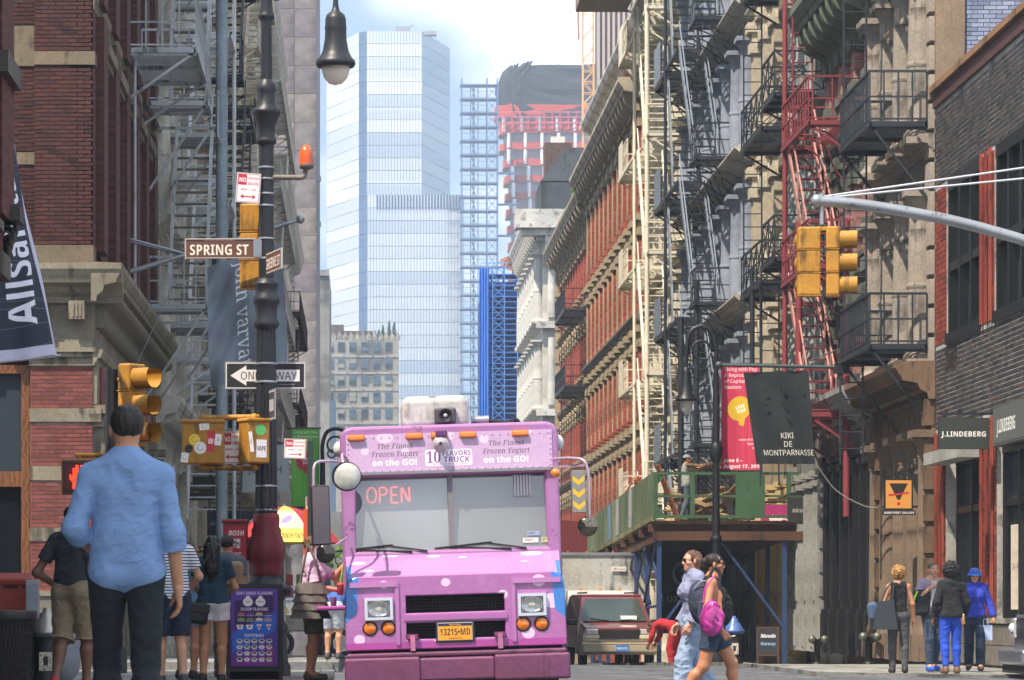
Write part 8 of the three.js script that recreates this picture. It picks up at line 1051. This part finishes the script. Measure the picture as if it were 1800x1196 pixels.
  if (o.hair) { const H = o.hair, iv = hm.clone().invert(), q = V(); const strand = (x, y, z) => (H.rough ?? .008) * (vnoise(x * 75, y * (H.curly ? 75 : 18), z * 75) - .5) * 2 + (H.rough ?? .008) * .8 * (vnoise(x * 150, y * (H.curly ? 150 : 30), z * 150) - .5); const hc = Math.max(.006, Math.min(cell * .6, .01)), ext = H.ext ?? []; const [elo, ehi] = ext.length ? bounds(ext, .04) : [[9, 9, 9], [-9, -9, -9]]; const fn = (x, y, z) => { let d = ell(x, y, z, [0, .04, -.02], [.083 + (H.vol ?? 0), .088 + (H.vol ?? 0), .1 + (H.vol ?? 0)]); d = Math.max(d, -ell(x, y, z, [0, -.03, .1], [.085, H.fringe ? .075 : .098, .085])); if (!H.low) d = Math.max(d, -.035 - (z > -.02 ? -.03 : .045) - y + .0); for (const e of ext) d = smin(d, cap(x, y, z, e), .03); return d + strand(x, y, z); }; const r = .11 + (H.vol ?? 0); const g = sdfGeo(fn, [Math.min(-r, elo[0]), Math.min(-.12 - (H.vol ?? 0), elo[1]), Math.min(-r - .03, elo[2])], [Math.max(r, ehi[0]), Math.max(r + .05, ehi[1]), Math.max(r, ehi[2])], hc); const me = shade(new THREE.Mesh(metreUV(g.toNonIndexed()), M(H.c, { r: H.r ?? .6, t: 'wood' }))); me.name = 'hair'; me.applyMatrix4(hm); root.add(me); }
  const onHead = (mb, name, mat) => { const me = mb.build(name, mat, root); me.applyMatrix4(hm); return me; };
  if (o.shades) onHead(B().add(new THREE.SphereGeometry(.03, 12, 8), TRS(.031, .012, .093, 0, .2, 0, 1, .78, .22)).add(new THREE.SphereGeometry(.03, 12, 8), TRS(-.031, .012, .093, 0, -.2, 0, 1, .78, .22)).bar([-.02, .02, .1], [.02, .02, .1], .006).bar([.06, .018, .085], [.082, .012, -.01], .005).bar([-.06, .018, .085], [-.082, .012, -.01], .005), 'sunglasses', M(o.shades, { r: .12 }));
  if (o.cap) onHead(B().add(new THREE.SphereGeometry(.104, 20, 10, 0, 6.283, 0, 1.5), TRS(0, .045, -.012, 0, 0, 0, .9, .95, 1.08)).add(new THREE.CylinderGeometry(.1, .112, .012, 20, 1, false, -1.4, 2.8), TRS(0, .05, .05, .22, 0, 0, .8, 1, 1.05)), 'cap', clothM(o.cap));
  if (o.visor) onHead(B().add(new THREE.SphereGeometry(.108, 20, 10, 0, 6.283, 0, 1.45), TRS(0, .04, -.012, 0, 0, 0, .92, .95, 1.08)).add(new THREE.CylinderGeometry(.115, .16, .04, 24, 1, true), TRS(0, .038, .005, .1, 0, 0, .85, 1, 1)), 'sun_hat', M(o.visor, { r: .8, t: 'cloth', side: 1 }));
  o.extra?.(root, J); return root;
}
const LW = .15, PAV = groundY(53, 8.95) + .15;
const stride = (f, b) => ({ [f + 'kn']: [f === 'L' ? .09 : -.09, .53, .2], [f + 'an']: [f === 'L' ? .09 : -.09, .1, .26], [f + 'to']: [f === 'L' ? .1 : -.1, .05, .42], [b + 'kn']: [b === 'L' ? .09 : -.09, .5, -.1], [b + 'an']: [b === 'L' ? .09 : -.09, .14, -.4], [b + 'to']: [b === 'L' ? .1 : -.1, .04, -.27] });
const step = (f, b, q = .5) => { const s = stride(f, b); for (const n in s) s[n] = s[n].map((v, i) => mixn(DEF[n][i], v, q)); return s; };
const denim = clothM(0x2d3d58), stripeT = canvasTex(32, 256, (g, w, h) => { g.fillStyle = '#d9d9de'; g.fillRect(0, 0, w, h); g.fillStyle = '#3a4260'; for (let i = 0; i < 8; i++) g.fillRect(0, i * 32, w, 13); }); stripeT.wrapS = stripeT.wrapT = THREE.RepeatWrapping; stripeT.repeat.set(4, 4);
// --- left pavement ---
person({ label: 'man in light blue rolled sleeve shirt and black trousers seen from behind', px: 222, Z: 17.5, y: LW, h: 1.86, yaw: Math.PI + .03, skin: 0xb98667, cell: .008, fat: .92, top: { c: 0x82a2d2, sleeve: 1.3, hem: .85, t: .014, st: .01, join: .014, loose: .012, collar: true, curve: true, fold: .011 }, bottom: { c: 0x1d222b, t: .012, fold: .01, waist: .98 }, shoes: 0x1a1a1c, hair: { c: 0x2a211c, rough: .004 }, look: .12, pose: { Lsh: [.168, 1.405, -.01], Rsh: [-.168, 1.405, -.01], Lel: [.248, 1.15, -.07], Lwr: [.15, 1.03, .15], Rel: [-.225, 1.13, -.04], Rwr: [-.248, .87, .04], ...step('L', 'R', .45) } });
person({ label: 'man in charcoal tee, khaki shorts and red shoes beside the bins', px: 128, Z: 33.5, y: LW, h: 1.84, yaw: Math.PI - .4, skin: 0x6b4634, top: { c: 0x2c3038, sleeve: .62, hem: .95, loose: .01 }, bottom: { c: 0x8c7a62, leg: 1.05, t: .03, flare: .02, fold: .018, name: 'shorts' }, shoes: 0xa81f2c, hair: { c: 0x1c1715, rough: .003 }, pose: { Lel: [.33, 1.12, -.1], Lwr: [.17, .98, .06], Lpalm: [-1, 0, -.5], ...step('R', 'L', .4) } });
person({ label: 'man in navy striped tee, navy shorts and pale cap in the tourist group', px: 301, Z: 36, y: LW, h: 1.76, yaw: Math.PI + .25, skin: 0xbf8f72, top: { mat: new THREE.MeshStandardMaterial({ map: stripeT, roughness: .9 }), sleeve: .66, hem: .92, loose: .012 }, bottom: { c: 0x222a42, leg: .92, t: .026, flare: .015, name: 'shorts' }, shoes: 0x3a3d44, cap: 0xc9c4ba, hair: { c: 0x3a2c22, rough: .004 }, pose: { Rel: [-.3, 1.16, .02], Rwr: [-.22, 1.02, .22], ...step('L', 'R', .35) } });
person({ label: 'woman with brown hair raising a camera in the tourist group', px: 330, Z: 40, y: LW, h: 1.62, fem: 1, yaw: Math.PI - .5, skin: 0xb98365, top: { c: 0x5f86a8, sleeve: .5, hem: .98 }, bottom: { c: 0x7d93b8, leg: .6, name: 'shorts' }, shoes: 0x2a2624, hair: { c: 0x4f3828, low: 1, ext: [[0, -.02, -.07, 0, -.16, -.08, .07, .05]] }, grip: 'LR', pose: { Lel: [.26, 1.3, .22], Lwr: [.1, 1.58, .3], Rel: [-.3, 1.36, .2], Rwr: [-.12, 1.6, .3] }, extra: (r) => 0 });
{ const r = thing('camera', 'small black camera held up by the woman with brown hair', 'camera', { at: [W(354, 0, 39.7).x, LW + 1.53, -40.25] }); B().rbox(.12, .08, .05, .01).build('body', M(0x1c1c1e, { r: .5 }), r); B().rod([0, 0, -.02], [0, 0, -.08], .032, .03, 16).build('lens', M(0x141416, { r: .3 }), r); }
person({ label: 'woman with long black hair, dark teal tee and white shorts', px: 374, Z: 37.4, y: LW, h: 1.63, fem: 1, yaw: Math.PI - .15, skin: 0xb4835f, top: { c: 0x1f3f52, sleeve: .6, hem: .95, loose: .012 }, bottom: { c: 0xe4e2e2, leg: .42, t: .02, flare: .012, name: 'shorts' }, shoes: 0x2a2624, hair: { c: 0x15110f, low: 1, r: .45, ext: [[.03, -.02, -.08, .035, -.3, -.11, .07, .055], [-.03, -.02, -.08, -.035, -.3, -.11, .07, .055], [0, -.25, -.11, 0, -.44, -.1, .06, .03]] }, pose: { Lel: [.24, 1.16, .02], Lwr: [.15, 1.02, .2], Rel: [-.26, 1.14, .05], Rwr: [-.12, 1.05, .24], ...step('R', 'L', .2) } });
{ const r = thing('shoulder_bag', 'black leather shoulder bag at the hip of the woman in white shorts', 'bag', { at: [W(343, 0, 37.2).x, LW + .66, -37.15], ry: .4 }); B().rbox(.3, .24, .12, .05, 0, .12, 0, 0, 0, -.12).build('body', M(0x1b191a, { r: .35, t: 'paint' }), r); B().tube([[-.12, .22, 0], [-.02, .5, 0], [.16, .74, 0]], .012, 14, 6).build('strap', M(0x1b191a, { r: .4 }), r); B().rbox(.3, .1, .03, .012, 0, .18, .06, 0, 0, -.12).build('flap', M(0x222022, { r: .35 }), r); }
person({ label: 'man with short dark hair wearing a tan backpack behind the alarm box', px: 399, Z: 41.2, y: LW, h: 1.72, yaw: Math.PI - .3, skin: 0xa87858, top: { c: 0x5c6672, sleeve: .6, hem: .93 }, bottom: { c: 0x4a4a44, leg: 1.95 }, shoes: 0x2a2624, hair: { c: 0x241c18, rough: .004 } });
{ const r = thing('backpack', 'tan backpack on the man behind the alarm box', 'backpack', { at: [W(406, 0, 41).x, LW + .98, -40.98] }); B().rbox(.3, .42, .16, .06, 0, .21, 0).build('pack', M(0x9c8a6a, { r: .8, t: 'cloth' }), r); B().rbox(.22, .18, .06, .025, 0, .12, .09).build('pocket', M(0x8a7858, { r: .8, t: 'cloth' }), r); }
person({ label: 'woman in pink shirt and brown shorts holding a cup at the truck', px: 549, Z: 39.3, y: LW, h: 1.66, fem: 1, fat: 1.08, yaw: Math.PI / 2 - .1, skin: 0xc98a6c, top: { c: 0xd9b9d4, sleeve: .88, hem: .9, t: .02, loose: .02, collar: true, fold: .018 }, bottom: { c: 0x6f6350, leg: .86, t: .022, flare: .012, name: 'shorts' }, shoes: 0x5a4a3a, hair: { c: 0x7a5636, curly: 1, vol: .012, rough: .012, fringe: 1 }, look: -.1, grip: 'R', pose: { Rel: [-.24, 1.14, .06], Rwr: [-.15, 1.1, .32], Rpalm: [1, 0, .2], Lel: [.22, 1.26, .24], Lwr: [.16, 1.46, .42], Lpalm: [0, -.4, 1] } });
{ const r = thing('drink_cup', 'dark red drink cup with lime green straw in the hand of the woman in pink', 'cup', { at: [W(598, 0, 39.15).x, W(0, 1047, 39.15).y, -39.1] }); B().lathe([[.001, 0], [.03, 0], [.04, .12], [.001, .12]], TRS(0, 0, 0), 16).build('cup', M(0x7a2430, { r: .3 }), r); B().lathe([[.042, .12], [.04, .13], [.001, .16]], TRS(0, 0, 0), 16).build('lid', M(0xb0424a, { r: .3 }), r); B().rod([0, .14, 0], [.03, .34, 0], .006).build('straw', M(0x8fe03a, { r: .4 }), r); }
{ const r = thing('ruffled_bag', 'grey brown ruffled fabric bag hanging at the hip of the woman in pink', 'bag', { at: [W(546, 0, 39).x, LW + .72, -39.02], ry: .1 }); for (let i = 0; i < 4; i++) { const g = new THREE.CylinderGeometry(.15 + i * .012, .2 + i * .012, .12, 40, 4, true), p = g.attributes.position; for (let q = 0; q < p.count; q++) { const a = Math.atan2(p.getZ(q), p.getX(q)), f = 1 + .06 * Math.sin(a * 9 + i) * (1 - (p.getY(q) + .06) / .12); p.setX(q, p.getX(q) * f); p.setZ(q, p.getZ(q) * f * .55); } g.computeVertexNormals(); B().add(g, TRS(0, .34 - i * .095, 0)).build('ruffle', M(0x6d6862, { r: .85, t: 'cloth', side: 1 }), r); } B().tube([[-.12, .4, 0], [-.08, .62, .02], [-.03, .85, .0]], .016, 12, 6).tube([[.12, .4, 0], [.06, .62, .05], [-.03, .85, .0]], .016, 12, 6).build('strap', M(0x5d5852, { r: .85 }), r); B().sph(.15, TRS(0, .24, 0, 0, 0, 0, 1.1, 1, .5)).build('lining', M(0x5d5852, { r: .9 }), r); }
const bend = { pelvis: [0, .93, -.08], waist: [0, 1.02, .02], chest: [0, 1.06, .26], neck: [0, 1.04, .42], head: [0, .98, .56], Lsh: [.18, 1.05, .36], Rsh: [-.18, 1.05, .36], Lel: [.22, .8, .42], Rel: [-.22, .8, .42], Lwr: [.18, .6, .52], Rwr: [-.18, .6, .52], Lhip: [.092, .9, -.08], Rhip: [-.092, .9, -.08] };
person({ label: 'person in blue top and plaid shorts bending over at the food cart', px: 586, Z: 56.6, y: LW, h: 1.66, yaw: Math.PI - .3, skin: 0xb98667, top: { c: 0x3f62a8, sleeve: .3, hem: .8 }, bent: 1, bottom: { c: 0xb9c0cc, leg: .9, t: .02, waist: 1.02, name: 'shorts' }, shoes: 0x3a3a3c, hair: { c: 0x2a211c, rough: .004 }, pose: bend });
// --- crossing in front of the shed ---
person({ label: 'woman with long brown hair and sunglasses in a lavender denim jacket', px: 1219, Z: 36.2, y: groundY(36, 3.5), h: 1.66, fem: 1, yaw: -Math.PI / 2 + .25, skin: 0xcf9a80, top: { c: 0x8d93b4, sleeve: 1.9, hem: .93, collar: true, t: .022, fold: .016 }, bottom: { c: 0x93a8c4, leg: 1.75, t: .03, fold: .024, flare: .02, name: 'jeans' }, shoes: 0x4a3a34, shades: 0x17110f, hair: { c: 0x6b4a34, low: 1, ext: [[.05, 0, -.06, .06, -.2, -.07, .055, .04], [-.05, 0, -.06, -.06, -.2, -.07, .055, .04], [0, -.05, -.09, 0, -.25, -.1, .06, .035]] }, pose: { Rel: [-.25, 1.14, -.06], Rwr: [-.27, .92, .08], Lel: [.25, 1.14, .0], Lwr: [.24, .92, .12], ...step('L', 'R', .7) } });
person({ label: 'woman in black tank top and denim shorts walking with a cigarette', px: 1254, Z: 34.8, y: groundY(35, 3.5), h: 1.6, fem: 1, fat: 1.1, belly: .07, yaw: Math.PI / 2 - .15, skin: 0xb47a5a, top: { c: 0x1d1e22, sleeve: 0, hem: .95, neckR: .12, name: 'tank_top' }, bottom: { c: 0x33435c, leg: .6, t: .018, name: 'shorts' }, shoes: 0x3a2c26, shades: 0x2a1a14, hair: { c: 0x1f1614, rough: .008, low: 1, ext: [[0, .02, -.11, 0, -.02, -.13, .05, .045]] }, look: .1, pose: { Rel: [-.26, 1.14, -.06], Rwr: [-.27, .88, .12], Rpalm: [1, 0, -.3], Lel: [.24, 1.16, -.02], ...stride('L', 'R') }, grip: 'R' });
{ const r = thing('cigarette', 'white cigarette between the fingers of the woman in black', 'cigarette', { at: [W(1279, 0, 34.6).x, W(0, 1120, 34.6).y, -34.56], ry: .3 }); B().rod([0, 0, 0], [.08, .01, 0], .0055).build('paper', M(0xe8e4dc, { r: .8 }), r); B().rod([-.025, -.003, 0], [0, 0, 0], .0056).build('filter', M(0xc48a4a, { r: .8 }), r); }
{ const r = thing('rucksack', 'dark navy rucksack slung behind the woman in black', 'backpack', { at: [W(1231, 0, 34.8).x, groundY(35, 3.5) + .82, -34.75], ry: .2 }); B().add(new THREE.SphereGeometry(.2, 24, 18), TRS(0, .28, 0, 0, 0, .12, .62, 1.15, .8)).build('pack', M(0x333a50, { r: .8, t: 'cloth', b: .006, bt: 'crease' }), r); B().rbox(.13, .2, .06, .025, -.01, .2, .15).build('pocket', M(0x3d4560, { r: .8, t: 'cloth' }), r); B().tube([[-.1, .42, .1], [-.02, .5, .14], [.08, .46, .13]], .008, 12, 5).build('zip', M(0x8a8f9c, { r: .4 }), r); B().tube([[.05, .52, .1], [.12, .64, .1], [.17, .58, .1], [.16, .4, .1]], .018, 14, 6).build('strap', M(0x232733, { r: .8 }), r); }
{ const r = thing('plastic_bag', 'bright magenta plastic carrier bag under the arm of the woman in black', 'bag', { at: [W(1250, 0, 34.5).x, groundY(35, 3.5) + .76, -34.5], ry: .12 }); const g = new THREE.SphereGeometry(.19, 40, 30), p = g.attributes.position; for (let i = 0; i < p.count; i++) { const y = p.getY(i), q = .09 * Math.abs(fbm(p.getX(i) * 9, y * 5, p.getZ(i) * 9 + 3, 4) - .5) * 2, tp = y > 0 ? 1 - y * 1.6 : 1; p.setXYZ(i, p.getX(i) * .66 * tp + q * .5, y * .98 + q * .3, p.getZ(i) * .42 + q); } g.computeVertexNormals(); B().add(g, TRS(0, .18, 0)).build('film', M(0xc03a9a, { r: .3, t: 'paint', clearcoat: .4 }), r); B().tube([[-.08, .34, 0], [-.05, .5, 0], [.05, .62, -.02]], .01, 12, 6).build('handle', M(0xc03a9a, { r: .4 }), r); }
person({ label: 'person in red bending over beside the dark red minivan', px: 1183, Z: 77, y: groundY(77, 7) - .02, h: 1.72, yaw: -Math.PI / 2 - .5, skin: 0x8a5a44, top: { c: 0xb8242f, sleeve: 1.8, hem: .8, loose: .01 }, bent: 1, bottom: { c: 0xb3222d, waist: 1.04, t: .03 }, shoes: 0x1c1a1c, hair: { c: 0x1c1512, rough: .004 }, pose: bend });
// --- on the shed ---
const deck = (Z) => 3.2 - .022 * (Z - 83) - .03;
person({ label: 'worker in grey tee, jeans and cap lifting boards on the shed', px: 1207, Z: 83.9, y: deck(83.9), h: 1.64, yaw: Math.PI / 2 + .2, skin: 0xb07e62, top: { c: 0xa3a6a0, sleeve: .65, hem: .93 }, bottom: { c: 0x51646e, name: 'jeans' }, shoes: 0x4a4438, cap: 0x8f9296, hair: { c: 0x2a211c, rough: .004 }, grip: 'LR', pose: { Rel: [-.2, 1.36, .25], Rwr: [-.12, 1.44, .48], Lel: [.2, 1.36, .25], Lwr: [.12, 1.46, .48], ...step('L', 'R', .4) } });
person({ label: 'bald man in pale shirt leaning over the shed hoarding', px: 1119, Z: 93, y: deck(93), h: 1.72, yaw: -.5, skin: 0xa56a4e, top: { c: 0xbdb6a8, sleeve: .6, hem: .93 }, bottom: { c: 0x4a4a4a }, pose: { Rel: [-.3, 1.2, .15], Rwr: [-.1, 1.45, .2] } });
{ const r = thing('lifted_board', 'rough board held out by the worker on the shed', 'timber', { at: [W(1229, 0, 83.9).x, deck(83.9) + 1.32, -83.75], ry: .2 }); B().box(.9, .06, .22, .1, .05, 0, 0, 0, -.08).build('plank', M(0xb89c74, { r: .85, t: 'wood' }), r); B().box(.5, .05, .2, .3, .1, .05, 0, .3, .1).build('plank', M(0xa58860, { r: .85, t: 'wood' }), r); }
// --- right pavement ---
person({ label: 'woman with blond curls in black tank and grey leggings walking away', px: 1580, Z: 52.6, y: PAV, h: 1.64, fem: 1, yaw: Math.PI - .1, skin: 0xa8745a, top: { c: 0x18191c, sleeve: 0, hem: 1.02, neckR: .11, name: 'tank_top' }, bottom: { c: 0x4a4a4d, t: .01, waist: 1.1, name: 'leggings' }, shoes: 0x1f2024, hair: { c: 0xc79a58, curly: 1, vol: .03, rough: .022, low: 1, ext: [[0, .08, -.02, 0, .1, -.05, .07, .06]] }, pose: { Rel: [-.23, 1.14, -.04], Rwr: [-.26, .88, .02], Lel: [.25, 1.16, -.05], Lwr: [.2, .98, .14], ...step('L', 'R', .15) } });
{ const r = thing('tote_bag', 'big dark leather tote on the shoulder of the woman with blond curls', 'bag', { at: [W(1553, 0, 52.5).x, PAV + .68, -52.45], ry: .2 }); B().hex([[-.2, 0, -.08], [-.2, 0, .08], [.2, 0, .08], [.2, 0, -.08]].reverse(), [[-.14, .42, -.04], [-.14, .42, .04], [.15, .46, .04], [.15, .46, -.04]].reverse()).build('body', M(0x3c4044, { r: .4, t: 'worn' }), r); B().tube([[-.05, .42, .03], [.06, .66, .02], [.16, .72, 0], [.12, .44, .03]], .014, 16, 6).build('handle', M(0x2a2c2e, { r: .4 }), r); B().rbox(.18, .28, .14, .06, -.16, .28, -.02, 0, 0, .15).build('denim_jacket', M(0x4a5f7d, { r: .9, t: 'cloth' }), r); }
person({ label: 'man in open lilac shirt with a black and lime backpack strap', px: 1640, Z: 54.2, y: PAV, h: 1.74, yaw: .25, skin: 0xb98a70, top: { c: 0x9f8fa6, sleeve: .95, hem: .9, loose: .025, neckR: .12 }, bottom: { c: 0x33445c, name: 'jeans' }, shoes: 0x2257c4, hair: { c: 0x6b6058, rough: .003 }, grip: 'R', pose: { Rel: [-.3, 1.16, .06], Rwr: [-.13, 1.33, .18], Lel: [.24, 1.14, 0], ...step('R', 'L', .4) }, extra: (r) => { B().rbox(.17, .5, .012, .005, 0, 1.2, .14).build('white_tee', M(0xc9c9cc, { r: .9, t: 'cloth' }), r); } });
{ const r = thing('backpack', 'black backpack with lime piping hanging beside the man in lilac', 'backpack', { at: [W(1617, 0, 54.3).x, PAV + .88, -54.1] }); B().rbox(.26, .42, .18, .07, 0, .22, 0).build('pack', M(0x1d1f22, { r: .8, t: 'cloth' }), r); B().tube([[-.12, .08, .08], [-.14, .24, .09], [-.08, .4, .09]], .014, 10, 6).build('piping', M(0xb5e02a, { r: .6 }), r); B().bar([.05, 0, .09], [.07, -.3, .09], .02, .008).build('strap', M(0x1d1f22), r); }
person({ label: 'woman with round black afro in black jacket and bright blue leggings', px: 1672, Z: 52.3, y: PAV, h: 1.68, fem: 1, yaw: Math.PI + .08, skin: 0x8a5a44, top: { c: 0x1b1c1f, sleeve: 1.92, hem: .9, t: .018, loose: .014, collar: true, name: 'jacket' }, bottom: { c: 0x2450c8, t: .01, name: 'leggings' }, shoes: 0x6a4a34, hair: { c: 0x191413, curly: 1, vol: .05, rough: .03, low: 1 }, grip: 'R', pose: { Rel: [-.26, 1.14, -.02], Rwr: [-.25, .93, .12], Lel: [.25, 1.14, -.06], Lwr: [.28, .9, .02], ...step('R', 'L', .1) } });
{ const r = thing('iced_coffee', 'clear cup of milky iced coffee held by the woman in blue leggings', 'cup', { at: [W(1697, 0, 52.1).x, PAV + .76, -52.25] }); B().lathe([[.001, 0], [.034, 0], [.045, .14], [.001, .14]], TRS(0, 0, 0, 0, 0, .2), 18).build('cup', M(0xb58a68, { r: .25 }), r); B().lathe([[.047, .14], [.03, .17], [.001, .172]], TRS(0, 0, 0, 0, 0, .2), 16).build('lid', M(0xd8cfc4, { r: .3 }), r); }
person({ label: 'woman in blue zip jacket, blue sun hat and sunglasses walking forward', px: 1714, Z: 54.6, y: PAV, h: 1.64, fem: 1, yaw: -.15, skin: 0xc08c70, top: { c: 0x2a3fb4, sleeve: 1.95, hem: .92, collar: true, t: .02, loose: .01, name: 'jacket' }, bottom: { c: 0x25344c, leg: 1.95, flare: .02, t: .018, name: 'jeans' }, shoes: 0x4a2a36, shades: 0x14110f, visor: 0x3a6ac8, hair: { c: 0x2a1d18, low: 1, ext: [[.06, 0, -.03, .065, -.14, -.02, .045, .03], [-.06, 0, -.03, -.065, -.14, -.02, .045, .03]] }, grip: 'L', pose: { Lel: [.26, 1.14, -.02], Lwr: [.31, .92, .06], ...step('L', 'R', .6) } });
{ const r = thing('paper_bag', 'small pale blue paper carrier bag held by the woman in blue jacket', 'bag', { at: [W(1735, 0, 54.4).x, PAV + .5, -54.5] }); B().hex([[-.1, 0, -.05], [-.1, 0, .05], [.1, 0, .05], [.1, 0, -.05]].reverse(), [[-.1, .24, -.045], [-.1, .24, .045], [.1, .24, .045], [.1, .24, -.045]].reverse()).build('body', M(0xa8b9da, { r: .8 }), r); for (const z of [-.045, .045]) B().tube([[-.04, .24, z], [-.03, .33, z * .6], [.03, .33, z * .6], [.04, .24, z]], .004, 12, 5).build('handle', M(0xd8dce4), r); }
scene.fog = new THREE.FogExp2(0xc9dcf2, 0.0004);
renderer.render(scene, camera);
